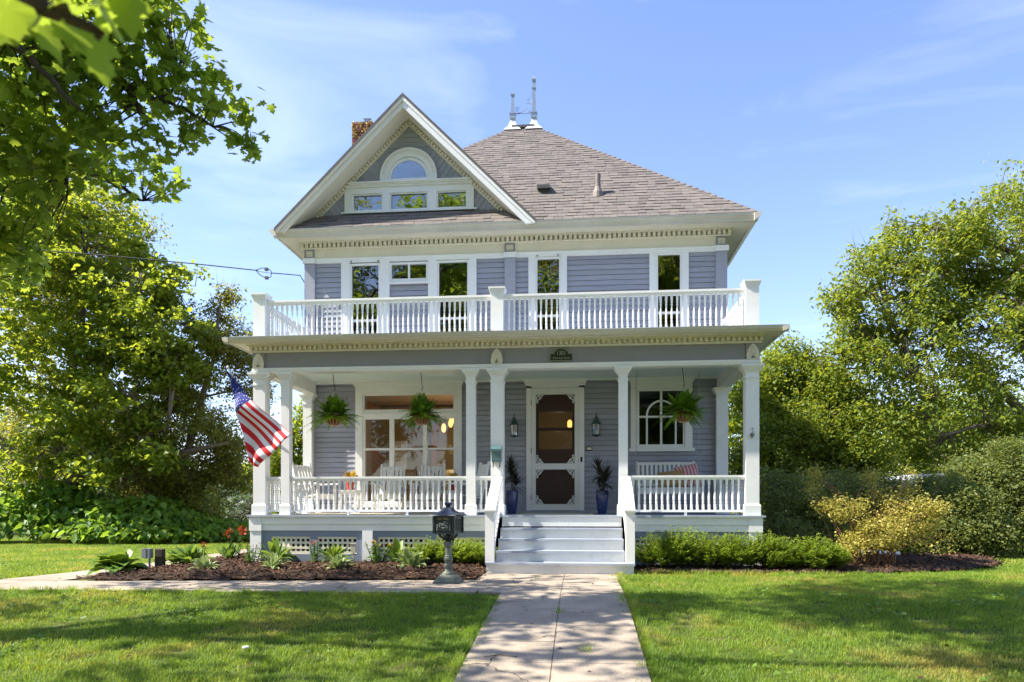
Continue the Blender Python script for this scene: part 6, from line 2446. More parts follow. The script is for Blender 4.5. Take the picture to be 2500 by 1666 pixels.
# hanging fern baskets
def fern(x, y, ztop, zb, rb, spread, label, seed):
    g = random.Random(seed)
    f_ = prop("hanging_fern", label, "hanging plant", (x, y, zb), "hanging fern baskets on the porch")
    m_ = MB()
    zh = zb + .62
    m_.tube([V3((x - .03, y, ztop - .10)), V3((x - .028, y, ztop - .045)), V3((x, y, ztop - .01)), V3((x + .03, y, ztop - .04)), V3((x + .03, y, ztop - .07))], .006, 5)
    m_.tube([V3((x - .03, y, ztop - .10)), V3((x + .005, y, zh + .04)), V3((x + .02, y, zh)), V3((x + .0, y, zh - .03)), V3((x - .02, y, zh - .01))], .006, 5)
    m_.build("hook", M["iron"], f_)
    m_ = MB()
    for k in range(3):
        a = k * 2.094 + .4
        m_.tube([V3((x, y, zh - .02)), V3((x + rb * math.cos(a), y + rb * math.sin(a), zb + .19))], .003, 4)
    m_.build("basket_chain", M["silver"], f_)
    MB().lathe([(.0, .0), (rb * .45, .012), (rb * .75, .055), (rb * .92, .115), (rb * .97, .18)], (x, y, zb), 18).build("liner", M["coir"], f_, smooth=True)
    m_ = MB()
    for k in range(14):
        a = k * 2 * math.pi / 14
        m_.tube([V3((x + rb * q * math.cos(a), y + rb * q * math.sin(a), zb + h)) for q, h in ((.1, -.004), (.5, .008), (.80, .052), (.97, .112), (1.03, .185))], .0042, 4)
    for q, h in ((1.03, .185), (.47, .006)):
        m_.tube([V3((x + rb * q * math.cos(a), y + rb * q * math.sin(a), zb + h)) for a in np.linspace(0, 2 * math.pi, 19)[:-1]], .0045, 4, closed=True)
    m_.build("wire_basket", M["copperwire"], f_)
    V_, T_, F_ = [], [], []
    for k in range(190):
        a = g.uniform(0, 6.283)
        el = R(88 - 92 * g.random() ** 1.35)
        L = spread * g.uniform(.65, 1.35)
        drp = g.uniform(.3, .95) * L
        tin = g.uniform(0, .8)
        ln = []
        for j in range(12):
            s_ = j / 11
            rr = .25 * rb + L * s_ * math.cos(el)
            h = zb + .15 + L * s_ * math.sin(el) * 1.05 - drp * s_ * s_ * (.75 if el < .8 else .42)
            ln.append(V3((x + rr * math.cos(a), y + rr * math.sin(a), h)))
        for j in range(1, 11):
            d = (ln[j + 1] - ln[j - 1]).normalized()
            sd = d.cross(V3((0, 0, 1)))
            if sd.length < .05:
                sd = V3((math.cos(a + 1.57), math.sin(a + 1.57), 0))
            sd.normalize()
            w = .066 * math.sin(math.pi * min(1, (j + 1.0) / 11.5)) + .008
            for half in (0, .5):
                c = ln[j].lerp(ln[j + 1], half)
                for sg in (1, -1):
                    b = len(V_)
                    tipp = c + sd * sg * w + d * .018 + V3((0, 0, -.012 + g.uniform(-.008, .008)))
                    V_ += [c - d * .011, tipp, c + d * .013]
                    F_.append((b, b + 1, b + 2))
                    T_ += [tin + .2 * g.random()] * 3
    me = np_mesh("fronds", np.array([v[:] for v in V_]) - np.array(ORG[f_.name]), np.array(F_), 3, M["lf_fern"], np.clip(np.array(T_), 0, 1))
    o = bpy.data.objects.new("fronds", me)
    COL.objects.link(o)
    o.parent = f_


fern(-4.13, .40, 3.42, 2.345, .155, .36, "fern basket left of the dining window, above a rocking chair", 1)
fern(-2.62, .40, 3.42, 2.345, .145, .34, "fern basket in front of the dining window", 2)
fern(1.705, .52, 3.42, 2.355, .15, .37, "fern basket in front of the arch barred window, over the swing", 3)

# tall blue planters with spiky plants
def planter(x, y, label, seed, stems):
    g = random.Random(seed)
    p_ = prop("tall_planter", label, "planter", (x, y, FL), "blue planters beside the door")
    MB().lathe([(.068, 0), (.075, .01), (.098, .14), (.112, .27), (.112, .36), (.104, .415), (.108, .43), (.095, .43), (.09, .40)], (x, y, FL), 20).build("pot", M["potblue"], p_, smooth=True)
    MB().lathe([(.0, .40), (.09, .402)], (x, y, FL), 14).build("soil", M["soil"], p_)
    st_ = MB()
    Pp, hd_, ln, dr_ = [], [], [], []
    for dx, dy_, h in stems:
        e = V3((x + dx, y + dy_, FL + h))
        st_.tube(bent(V3((x + dx * .3, y + dy_ * .3, FL + .4)), e, 5, wob=.05), [.010, .010, .009, .009, .008], 6)
        for k in range(95):
            t_ = g.random()
            Pp.append((e.x, e.y, e.z - .17 * t_))
            hd_.append(g.uniform(0, 6.283))
            dr_.append(-75 + 105 * t_ + g.uniform(-12, 12))
            ln.append(g.uniform(.20, .31))
    st_.build("stems", M["bark"], p_)
    # narrow blades
    nb = len(Pp)
    tv = np.array([[0, .03, 0], [0, -.03, 0], [.5, .036, 0], [.5, -.036, 0], [1, 0, -.10]], float)
    tf = np.array([[0, 1, 3], [0, 3, 2], [2, 3, 4]])
    Pp, hd_, ln = np.array(Pp), np.array(hd_), np.array(ln)
    dr = np.radians(np.array(dr_))
    ex_ = np.stack([np.cos(hd_) * np.cos(dr), np.sin(hd_) * np.cos(dr), -np.sin(dr)], 1)
    ey_ = np.stack([-np.sin(hd_), np.cos(hd_), 0 * hd_], 1)
    ez_ = np.cross(ex_, ey_)
    Vv = Pp[:, None] + ln[:, None, None] * (tv[None, :, 0:1] * ex_[:, None] + tv[None, :, 1:2] * ey_[:, None] + tv[None, :, 2:3] * ez_[:, None])
    Ff = tf[None] + (np.arange(nb) * 5)[:, None, None]
    me = np_mesh("blades", Vv.reshape(-1, 3) - np.array(ORG[p_.name]), Ff.reshape(-1, 3), 3, M["lf_spike"], np.repeat(rng.uniform(0, 1, nb), 5))
    o = bpy.data.objects.new("blades", me)
    COL.objects.link(o)
    o.parent = p_


planter(-1.215, 1.62, "blue planter with a spiky dark plant left of the door", 5, [(-.03, 0, .85), (.06, .03, .62), (.0, -.05, .78)])
planter(.415, 1.62, "blue planter with a spiky dark plant right of the door", 6, [(-.06, 0, .82), (.07, .02, .70), (.02, -.05, .60)])

# straw rug at the door
rg = tag(MB().add([(-1.05, .25, FL), (.25, .25, FL), (.25, 1.9, FL), (-1.05, 1.9, FL), (-1.05, .25, FL + .012), (.25, .25, FL + .012), (.25, 1.9, FL + .012), (-1.05, 1.9, FL + .012)],
                  [(4, 5, 6, 7), (0, 1, 5, 4), (1, 2, 6, 5), (3, 0, 4, 7)]).build("doormat", M["rug"]), "straw coloured rug on the porch floor before the door", "rug")
rg2 = tag(MB().box(-4.9, -1.9, .35, 2.2, FL, FL + .010).build("porch_rug", M["rug"]), "straw coloured rug under the porch chairs", "rug")

# porch swing
sw = prop("porch_swing", "white slatted porch swing hanging on two chains at the right end", "swing", (1.56, 1.5, 1.18))
xa, xb = 1.04, 2.10
yb0, yb1 = 1.30, 1.74
m_ = MB().box(xa + .02, xb + .02, yb0, yb0 + .03, 1.20, 1.29).box(xa + .02, xb + .02, yb1 - .03, yb1, 1.20, 1.27).box(xa + .03, xa + .07, yb0 + .03, yb1 - .03, 1.21, 1.27).box(xb - .05, xb - .01, yb0 + .03, yb1 - .03, 1.21, 1.27)
m_.build("seat_frame", M["chairwhite"], sw)
for k in range(6):
    y = yb0 - .01 + k * .075
    MB().box(xa, xb + .04, y, y + .06, 1.2905, 1.31).build("seat_slat", M["chairwhite"], sw)
tilt = .10
for z in (1.345, 1.735):
    yy = yb1 - .02 + (z - 1.3) * tilt * 2
    MB().box(xa + .01, xb - .03, yy, yy + .03, z, z + (.05 if z < 1.5 else .045)).build("back_rail", M["chairwhite"], sw)
for k in range(13):
    x = xa + .035 + k * (xb - xa - .10) / 12
    MB().beam((x, yb1 - .022 + .05 * tilt * 2, 1.37), (x, yb1 - .022 + .43 * tilt * 2, 1.745), .042, .014, up=(0, 1, 0)).build("back_slat", M["chairwhite"], sw)
for x in (xa, xb - .04):
    MB().beam((x + .01, yb1 - .01, 1.2), (x + .01, yb1 - .01 + .56 * tilt * 2, 1.80), .035, .04, up=(0, 1, 0)).build("back_post", M["chairwhite"], sw)
    MB().box(x - .02, x + .045, yb0 - .02, yb1 + .04, 1.50, 1.525).build("armrest", M["chairwhite"], sw)
    MB().box(x, x + .03, yb0, yb0 + .03, 1.31, 1.50).build("arm_post", M["chairwhite"], sw)


def chain(pts_, name, parent):
    m_ = MB()
    for (p, q) in zip(pts_[:-1], pts_[1:]):
        p, q = V3(p), V3(q)
        L = (q - p).length
        n_ = int(L / .032)
        d = (q - p).normalized()
        a = d.cross(V3((0, 1, .1))).normalized()
        b = d.cross(a)
        for k in range(n_):
            c = p + d * (L * (k + .5) / n_)
            s_ = a if k % 2 else b
            ring = [c + d * (.022 * math.cos(t_)) + s_ * (.011 * math.sin(t_)) for t_ in np.linspace(0, 2 * math.pi, 7)[:-1]]
            m_.tube(ring, .0034, 3, closed=True)
    return m_.build(name, M["silver"], parent)


for x in (1.02, 2.12):
    chain([(x, 1.56, 3.40), (x, 1.54, 2.0)], "chain", sw)
    chain([(x, 1.54, 2.0), (x, 1.33, 1.30)], "chain", sw)
    chain([(x, 1.54, 2.0), (x, 1.80, 1.62)], "chain", sw)


def pillow(name, label, c, w, h, d, mat, rot, group=None):
    n_ = 14
    vs_, fs_ = [], []
    for sgn in (1, -1):
        b = len(vs_)
        for j in range(n_ + 1):
            for i in range(n_ + 1):
                u, v = i / n_ * 2 - 1, j / n_ * 2 - 1
                e = max(0, (1 - u ** 4) * (1 - v ** 4)) ** .5
                pin = 1 - .10 * (1 - abs(u * v)) * 0 - .07 * (abs(u) ** 3 * (1 - v * v) + abs(v) ** 3 * (1 - u * u))
                vs_.append((u * w / 2 * pin, sgn * d / 2 * e * (1 + .06 * math.sin(5 * u + 3 * v)), v * h / 2 * pin))
        for j in range(n_):
            for i in range(n_):
                a = b + j * (n_ + 1) + i
                f_ = (a, a + 1, a + n_ + 2, a + n_ + 1)
                fs_.append(f_ if sgn < 0 else f_[::-1])
    m_ = MB()
    m_.add(vs_, fs_)
    o = bpy.data.objects.new(name, m_.mesh(name, mat, (0, 0, 0), True))
    COL.objects.link(o)
    o.location = c
    o.rotation_euler = rot
    return tag(o, label, "cushion", group)


pillow("striped_cushion", "red and pink striped cushion at the right end of the porch swing", (1.93, 1.56, 1.515), .42, .42, .13, M["stripe"], (R(-14), R(-12), R(8)), "cushions on the porch swing")
pillow("tan_cushion", "plain tan cushion lying against the striped one on the swing", (1.63, 1.50, 1.46), .46, .32, .12, M["tan"], (R(-16), R(-7), R(-4)), "cushions on the porch swing")

# rocking chairs and little tables: one of each built, the rest copied
ch = prop("rocking_chair", "white slatted rocking chair facing right at the left end of the porch", "chair", (0, 0, 0), "white rocking chairs on the porch")
cw = M["chairwhite"]
for k in range(6):
    y = -.24 + k * .08
    MB().box(-.23, .23, y, y + .068, .355 - k * .012, .375 - k * .012).build("seat_slat", cw, ch)
MB().box(-.23, .23, -.245, -.22, .27, .35).build("seat_apron", cw, ch)
rec = .24
for k in range(5):
    x = -.17 + k * .085
    MB().beam((x, .22, .33), (x, .22 + rec * .75, .93), .062, .016, up=(0, 1, 0)).build("back_slat", cw, ch)
for z in (.42, .90):
    y = .22 + rec * (z - .33) / .8 + .014
    MB().beam((-.23, y, z), (.23, y, z), .016, .075, up=(0, .3, 1)).build("back_rail", cw, ch)
for sx in (-1, 1):
    MB().beam((sx * .235, .20, .05), (sx * .235, .22 + rec * .82, .985), .035, .045, up=(0, 1, 0)).build("back_post", cw, ch)
    MB().box(sx * .235 - .02, sx * .235 + .02, -.26, -.215, .05, .56).build("front_leg", cw, ch)
    MB().add([(sx * .27 - .05, -.32, .56), (sx * .27 + .05, -.32, .56), (sx * .25 + .035, .30, .545), (sx * .25 - .035, .30, .545), (sx * .27 - .05, -.32, .585), (sx * .27 + .05, -.32, .585), (sx * .25 + .035, .30, .57), (sx * .25 - .035, .30, .57)],
             [(3, 2, 1, 0), (4, 5, 6, 7), (0, 1, 5, 4), (1, 2, 6, 5), (2, 3, 7, 6), (3, 0, 4, 7)]).build("armrest", cw, ch)
    m_ = MB()
    pts_ = [(sx * .235, y, .012 + .20 * (y - .02) ** 2 + .018) for y in np.linspace(-.42, .52, 9)]
    for a, b in zip(pts_[:-1], pts_[1:]):
        m_.beam(a, b, .032, .05)
    m_.build("rocker", cw, ch)
tb_ = prop("side_table", "small white slatted table between the left chairs, holding a pot", "table", (0, 0, 0), "little white porch tables")
for k in range(4):
    MB().box(-.17, .17, -.17 + k * .088, -.17 + k * .088 + .076, .40, .42).build("top_slat", cw, tb_)
MB().box(-.15, .15, -.15, -.13, .34, .40).box(-.15, .15, .13, .15, .34, .40).box(-.15, -.13, -.13, .13, .34, .40).box(.13, .15, -.13, .13, .34, .40).build("apron", cw, tb_)
for sx in (-1, 1):
    for sy in (-1, 1):
        MB().box(sx * .13 - .018, sx * .13 + .018, sy * .13 - .018, sy * .13 + .018, 0, .339).build("leg", cw, tb_)
ch.location = (-4.78, 1.35, FL + .01)
ch.rotation_euler = (0, 0, R(68))
ch.scale = (.95, .95, .95)
for x, y, a, lb in ((-3.48, 1.55, 4, "white slatted rocking chair before the left panes of the dining window"), (-2.76, 1.6, -3, "white slatted rocking chair before the right panes of the dining window"), (-2.02, 1.2, -62, "white slatted rocking chair facing left beside the slim column")):
    copy_tree(ch, loc=(x, y, FL + .01), rot=(0, 0, R(a)), scale=(.92, .92, .94), label=lb)
tb_.location = (-4.14, 1.30, FL + .01)
copy_tree(tb_, loc=(-2.30, 1.62, FL + .01), label="small white slatted table by the slim column, holding a pot")


def croton(x, y, z, label, seed):
    g = random.Random(seed)
    c_ = prop("potted_plant", label, "potted plant", (x, y, z), "orange pots on the porch tables")
    MB().lathe([(.05, 0), (.055, .005), (.078, .14), (.082, .15), (.07, .15), (.068, .135)], (x, y, z), 16).build("pot", M["potred"], c_, smooth=True)
    Pp, hd_, dr_, sz_ = [], [], [], []
    for k in range(34):
        Pp.append((x + g.uniform(-.03, .03), y + g.uniform(-.03, .03), z + .14 + .09 * g.random()))
        hd_.append(g.uniform(0, 6.283))
        dr_.append(g.uniform(-72, -12))
        sz_.append(g.uniform(.12, .19))
    V_, F_, k_ = leaf_arrays(np.array(Pp), np.array(sz_), (T_BROAD[0] * np.array([1, .62, 1]), T_BROAD[1]), heading=np.array(hd_), droop=(-75, -22), roll=20)
    V_, tn_ = V_ - np.array(ORG[c_.name]), rng.uniform(0, 1, len(Pp))
    nf = len(F_) // len(Pp)
    for q in range(len(Pp)):
        me = np_mesh("leaf", V_[k_ * q:k_ * q + k_], F_[nf * q:nf * q + nf] - k_ * q, 3, M["lf_croton"], np.full(k_, tn_[q]))
        o = bpy.data.objects.new("leaf", me)
        COL.objects.link(o)
        o.parent = c_


croton(-4.14, 1.30, FL + .432, "orange red pot with yellow leaves on the left porch table", 3)
croton(-2.30, 1.62, FL + .432, "orange red pot with yellow leaves beside the slim column", 4)

# dining room seen through the window
pl_ = prop("pendant_lamp", "cluster of lit amber glass pendants hanging inside the dining window", "lamp", (-2.8, 4.4, 3.5))
m_ = MB().tube([V3((-2.75, 4.4, 3.5)), V3((-2.75, 4.4, 3.22))], .012, 6).tube([V3((-3.05, 4.4, 3.22)), V3((-2.45, 4.4, 3.22))], .01, 6)
m_.build("frame", M["iron"], pl_)
for x, y, z in ((-3.0, 4.4, 2.72), (-2.86, 4.5, 2.84), (-2.76, 4.3, 2.90), (-2.42, 4.4, 2.62), (-2.48, 4.5, 2.46), (-2.36, 4.35, 2.40)):
    MB().tube([V3((x, y, 3.22)), V3((x, y, z + .1))], .004, 4).build("cord", M["iron"], pl_)
    MB().lathe([(.01, .10), (.035, .08), (.048, .02), (.045, -.05), (.02, -.09), (.0, -.095)], (x, y, z), 10).build("glass_shade", M["amber"], pl_, smooth=True)
ld = bpy.data.lights.new("pendant_glow", "POINT")
ld.energy = 13
ld.color = (1.0, .72, .42)
ld.shadow_soft_size = .15
lo = bpy.data.objects.new("pendant_glow", ld)
COL.objects.link(lo)
lo.location = (-2.75, 4.4, 2.25)
lo.parent = pl_
lo.location = V3((-2.75, 4.4, 2.25)) - ORG[pl_.name]
hlg = prop("hall_lamp", "lit amber hall lamp glimpsed through the front door glass", "lamp", (-.2, 4.2, 2.9))
MB().lathe([(.02, .1), (.05, .06), (.05, -.04), (.02, -.08)], (-.2, 4.2, 2.75), 10).build("glass_shade", M["amber"], hlg)
MB().tube([V3((-.2, 4.2, 3.4)), V3((-.2, 4.2, 2.84))], .006, 4).build("cord", M["iron"], hlg)
l2_ = bpy.data.lights.new("hall_glow", "POINT")
l2_.energy = 3.5
l2_.color = (1.0, .72, .45)
l2_.shadow_soft_size = .1
lo2 = bpy.data.objects.new("hall_glow", l2_)
COL.objects.link(lo2)
lo2.parent = hlg
lo2.location = V3((-.45, 3.9, 2.6)) - ORG[hlg.name]
pt_ = prop("framed_print", "pale framed leaf print on the dining room wall", "picture", (-2.1, 6.1, 1.6))
MB().box(-2.42, -1.78, 6.05, 6.09, 1.0, 2.15).build("canvas", M["trim"], pt_)
MB().tube([V3((-2.2, 6.04, 1.1)), V3((-2.12, 6.04, 1.5)), V3((-2.02, 6.04, 1.9))], .008, 4).prism([(-2.12, 1.5), (-1.98, 1.55), (-1.92, 1.68), (-2.05, 1.66)], 6.035, 6.045).prism([(-2.05, 1.8), (-1.92, 1.85), (-1.88, 2.0), (-2.02, 1.95)], 6.035, 6.045).prism([(-2.2, 1.3), (-2.32, 1.36), (-2.34, 1.5), (-2.2, 1.42)], 6.035, 6.045).build("leaf_motif", M["patblack"], pt_)
dc_ = prop("dining_chair", "black and white patterned armchair inside the dining window", "chair", (-3.35, 4.3, .84))
MB().box(-3.62, -3.12, 4.4, 4.52, 1.2, 1.78).box(-3.6, -3.14, 3.95, 4.4, 1.15, 1.3).build("upholstery", M["patblack"], dc_)
for k in range(4):
    x = -3.58 + k * .12
    MB().tube([V3((x, 4.39, 1.22)), V3((x + .05, 4.39, 1.36)), V3((x - .02, 4.39, 1.5)), V3((x + .06, 4.39, 1.62)), V3((x + .02, 4.39, 1.77))], .014, 4).build("pattern", M["patwhite"], dc_)
for x in (-3.58, -3.16):
    for y in (3.98, 4.46):
        MB().box(x - .02, x + .02, y - .02, y + .02, .84, 1.16).build("leg", M["wood"], dc_)
sf = prop("sofa", "pale linen sofa back inside the dining window", "sofa", (-2.7, 4.9, .84))
MB().lathe([(.0, .0), (.46, .0), (.48, .3), (.46, .88), (.40, .97), (.0, 1.0)], (-2.72, 5.1, .84), 16).build("upholstery", M["sofa"], sf, smooth=True)

# ------------------------------------------------------------------ the garden in front
pm = prop("post_mailbox", "ornate dark green cast iron mailbox on a pedestal beside the cross path", "mailbox", (-1.66, -2.43, 0))
bx, by = -1.66, -2.43
m_ = MB()
m_.lathe([(.165, 0), (.17, .02), (.15, .045), (.135, .05), (.13, .075), (.09, .105)], (bx, by, .01), square=True)
m_.build("pedestal", M["oldbronze"], pm)
m_ = MB()
m_.lathe([(.09, .10), (.085, .125), (.05, .15), (.04, .175), (.058, .20), (.06, .225), (.042, .245), (.05, .265), (.058, .29), (.058, .315), (.048, .335), (.050, .345), (.043, .355), (.041, .46), (.045, .465)], (bx, by, .01), 14)
m_.lathe([(.06, .465), (.064, .475), (.064, .515), (.055, .525), (.035, .53), (.03, .545)], (bx, by, .01), 8)
m_.build("column", M["oldbronze"], pm, smooth=False)
m_ = MB()
for k in range(16):
    a = k * 2 * math.pi / 16
    m_.tube([V3((bx + r_ * math.cos(a), by + r_ * math.sin(a), .01 + h)) for r_, h in ((.03, .54), (.06, .555), (.10, .585), (.125, .62), (.115, .635))], [.006, .008, .008, .009, .009], 4)
m_.lathe([(.03, .53), (.05, .545), (.05, .60), (.03, .62)], (bx, by, .01), 10)
m_.build("ribbed_basket", M["castiron"], pm)
bz = -R(14)
Rm = Matrix.Rotation(bz, 3, "Z")


def mbp(p):
    return V3((bx, by, .01)) + Rm @ V3(p)


def mbox(mb, x0, x1, y0, y1, z0, z1):
    mb.add([mbp(p) for p in ((x0, y0, z0), (x1, y0, z0), (x1, y1, z0), (x0, y1, z0), (x0, y0, z1), (x1, y0, z1), (x1, y1, z1), (x0, y1, z1))],
           [(3, 2, 1, 0), (4, 5, 6, 7), (0, 1, 5, 4), (1, 2, 6, 5), (2, 3, 7, 6), (3, 0, 4, 7)])


m_ = MB()
mbox(m_, -.135, .135, -.135, .135, .635, .85)
mbox(m_, -.15, .15, -.15, .15, .625, .642)
mbox(m_, -.147, .147, -.147, .147, .838, .855)
for sx in (-1, 1):
    for sy in (-1, 1):
        mbox(m_, sx * .137 - .014, sx * .137 + .014, sy * .137 - .014, sy * .137 + .014, .642, .838)
for k in range(5):
    mbox(m_, .135, .14, -.09 + k * .04, -.075 + k * .04, .665, .815)
m_.build("box_body", M["castiron"], pm)
m_ = MB()
mbox(m_, -.105, .105, -.1435, -.135, .66, .79)
mbox(m_, -.098, .098, -.147, -.1435, .782, .788)
mbox(m_, -.098, .098, -.147, -.1435, .662, .667)
m_.build("mail_door", M["castiron"], pm)
m_ = MB()


def rl(pts_, w):
    m_.tube([mbp((a, -.147, b)) for a, b in pts_], w, 4)


rl([(-.06, .752), (-.04, .757), (-.015, .754), (.005, .765), (.02, .772), (.045, .768), (.055, .755)], .005)
rl([(-.045, .748), (-.055, .73), (-.05, .712)], .004)
rl([(-.03, .735), (.0, .742), (.03, .735), (.048, .715), (.05, .695)], .005)
rl([(-.03, .705), (.0, .70), (.03, .708)], .004)
rl([(.005, .765), (.01, .785), (.03, .78)], .005)
rl([(-.088, .665), (-.09, .70), (-.084, .72), (-.09, .745)], .004)
rl([(.088, .67), (.085, .70), (.09, .73)], .004)
m_.build("relief", M["relief"], pm)
text("lettering", "U.S. MAIL", .036, mbp((0, -.1505, .815)), M["gold"], pm, rotz=bz, ext=.0015)
m_ = MB()
mbox(m_, -.10, .10, -.149, -.135, .798, .832)
m_.build("letter_panel", M["castiron"], pm)
m_ = MB()
pr_ = [(.185, .855), (.178, .868), (.12, .89), (.08, .915), (.055, .942), (.045, .955), (.047, .96)]
vv = []
for r_, h in pr_:
    vv += [mbp((sx * r_, sy * r_, h)) for sx, sy in ((-1, -1), (1, -1), (1, 1), (-1, 1))]
ff = [(4 * j + i, 4 * j + (i + 1) % 4, 4 * j + 4 + (i + 1) % 4, 4 * j + 4 + i) for j in range(len(pr_) - 1) for i in range(4)] + [(3, 2, 1, 0)]
m_.add(vv, ff)
m_.build("box_roof", M["ironroof"], pm)
m_ = MB()
m_.lathe([(.035, .955), (.028, .975), (.045, .99), (.05, 1.01)], (bx, by, .01), 8)
for k in range(5):
    a = k * 1.2566
    m_.lathe([(.014, 0), (.016, .012), (.004, .022)], (bx + .038 * math.cos(a), by + .038 * math.sin(a), 1.015), 5)
m_.lathe([(.015, 0), (.018, .015), (.005, .028)], (bx, by, 1.015), 6)
m_.build("crown_finial", M["ironroof"], pm)

# utility boxes
ub = prop("utility_box", "grey electrical box on a conduit against a short wooden post", "electrical box", (-6.46, -1.15, .05))
MB().tube([V3((-6.45, -1.17, .0)), V3((-6.45, -1.17, .22))], .016, 8).build("conduit", M["boxgrey"], ub)
MB().box(-6.545, -6.42, -1.22, -1.12, .20, .345).box(-6.50, -6.475, -1.226, -1.22, .195, .36).build("box", M["boxgrey"], ub)
MB().box(-6.555, -6.545, -1.215, -1.125, .215, .335).build("cover", M["boxtan"], ub)
tag(MB().add([(-6.415, -1.10, -.02), (-6.30, -1.10, -.02), (-6.30, -.99, -.02), (-6.415, -.99, -.02), (-6.41, -1.095, .33), (-6.305, -1.095, .325), (-6.305, -.995, .335), (-6.41, -.995, .34)],
             [(0, 1, 5, 4), (1, 2, 6, 5), (2, 3, 7, 6), (3, 0, 4, 7), (4, 5, 6, 7)]).build("post_stump", M["postwood"]), "short dark wooden post standing behind the grey electrical box", "post")
tb2 = prop("garden_outlet", "small tan outlet box on a thin stake in the mulch", "electrical box", (-3.57, -.3, .05))
MB().tube([V3((-3.57, -.3, .0)), V3((-3.57, -.3, .26))], .011, 6).build("stake", M["boxtan"], tb2)
MB().box(-3.61, -3.53, -.335, -.265, .245, .385).box(-3.617, -3.523, -.342, -.26, .38, .395).build("box", M["boxtan"], tb2)


# hostas, lilies
def hosta(name, label, x, y, r, h, n_, leaf, wid=1.0, up=(-70, 5), seed=0, group=None, stems=True, ls=.75):
    o_ = thing(name, label, "plant", (x, y, .05), group)
    r, h, n_ = r * .86, h * .86, int(n_ * 1.25)
    V_, F_, T_ = [], [], []
    g = random.Random(seed + 77)
    st_ = MB()
    for k in range(n_):
        a = g.uniform(0, 6.283)
        el = R(g.uniform(18, 82))
        L = (r * math.cos(el) + h * math.sin(el)) * g.uniform(.75, 1.1)
        dirv = V3((math.cos(a) * math.cos(el), math.sin(a) * math.cos(el), math.sin(el)))
        b0_ = V3((x + g.uniform(-.03, .03), y + g.uniform(-.03, .03), .06))
        s0 = b0_ + dirv * L * (1 - ls)
        if stems:
            st_.tube([b0_, s0], .005, 3)
        side = V3((-math.sin(a), math.cos(a), 0))
        tin = g.uniform(0, .8)
        w = L * ls * .20 * wid
        b = len(V_)
        nseg = 6
        for j in range(nseg + 1):
            t_ = j / nseg
            c = s0 + dirv * (L * ls * t_) - V3((0, 0, 1)) * (L * ls * .55 * t_ * t_ * math.cos(el) + .0)
            ww = w * (math.sin(math.pi * min(1, .10 + .9 * t_ ** .8)) ** .8 if j < nseg else .02)
            fold = .28 * ww
            V_ += [c - side * ww + V3((0, 0, fold)), c, c + side * ww + V3((0, 0, fold))]
            T_ += [tin + .25, tin - .1, tin + .25] if leaf is not M["lf_vari"] else [1.0 if tin < .45 else .1, .15 if tin < .45 else 1.0, 1.0 if tin < .45 else .1]
        for j in range(nseg):
            q = b + 3 * j
            F_ += [(q, q + 1, q + 4), (q, q + 4, q + 3), (q + 1, q + 2, q + 5), (q + 1, q + 5, q + 4)]
    if stems:
        st_.build("stems", leaf, o_)
    Vn, Fn, Tn = np.array([v[:] for v in V_]) - np.array([x, y, .05]), np.array(F_), np.clip(np.array(T_), 0, 1)
    for k in range(n_):
        me = np_mesh("leaf", Vn[21 * k:21 * k + 21], Fn[24 * k:24 * k + 24] - 21 * k, 3, leaf, Tn[21 * k:21 * k + 21], smooth=True)
        o = bpy.data.objects.new("leaf", me)
        COL.objects.link(o)
        o.parent = o_
    return o_


def lily(name, label, x, y, h, ns, bud, seed, spread=.12, leafn=26, ll=.11):
    o_ = thing(name, label, "plant", (x, y, .05))
    g = random.Random(seed)
    st_ = MB()
    Pp, hd_, sz_ = [], [], []
    tops_ = []
    for k in range(ns):
        a = g.uniform(0, 6.28)
        e = V3((x + spread * g.uniform(.2, 1) * math.cos(a), y + spread * g.uniform(.2, 1) * math.sin(a), .05 + h * g.uniform(.8, 1.05)))
        st_.tube([V3((x + .3 * (e.x - x), y + .3 * (e.y - y), .04)), e], [.007, .005], 4)
        tops_.append(e)
        for j in range(leafn):
            t_ = (j + .5) / leafn
            c = V3((x + .3 * (e.x - x), y + .3 * (e.y - y), .04)).lerp(e, .15 + .85 * t_)
            Pp.append(c[:])
            hd_.append(g.uniform(0, 6.28))
            sz_.append(ll * g.uniform(.7, 1.1) * (1.1 - .4 * t_))
    st_.build("stems", M["lf_lily"], o_)
    leaf_object("leaves", np.array(Pp), np.array(sz_), (T_LANCE[0] * np.array([1, 1.25, 1]), T_LANCE[1]), M["lf_lily"], o_, heading=np.array(hd_), droop=(-35, 35), roll=20)
    if bud:
        B, s_ = [], []
        for e in tops_:
            for q in range(bud[1]):
                B.append((e.x + g.uniform(-.02, .02), e.y + g.uniform(-.02, .02), e.z + g.uniform(-.01, .03)))
                s_.append(bud[2] * g.uniform(.7, 1.2))
        leaf_object("flowers", np.array(B), np.array(s_), T_LEAF, bud[0], o_, droop=(-80, 30), roll=40, kind="stuff")
    return o_


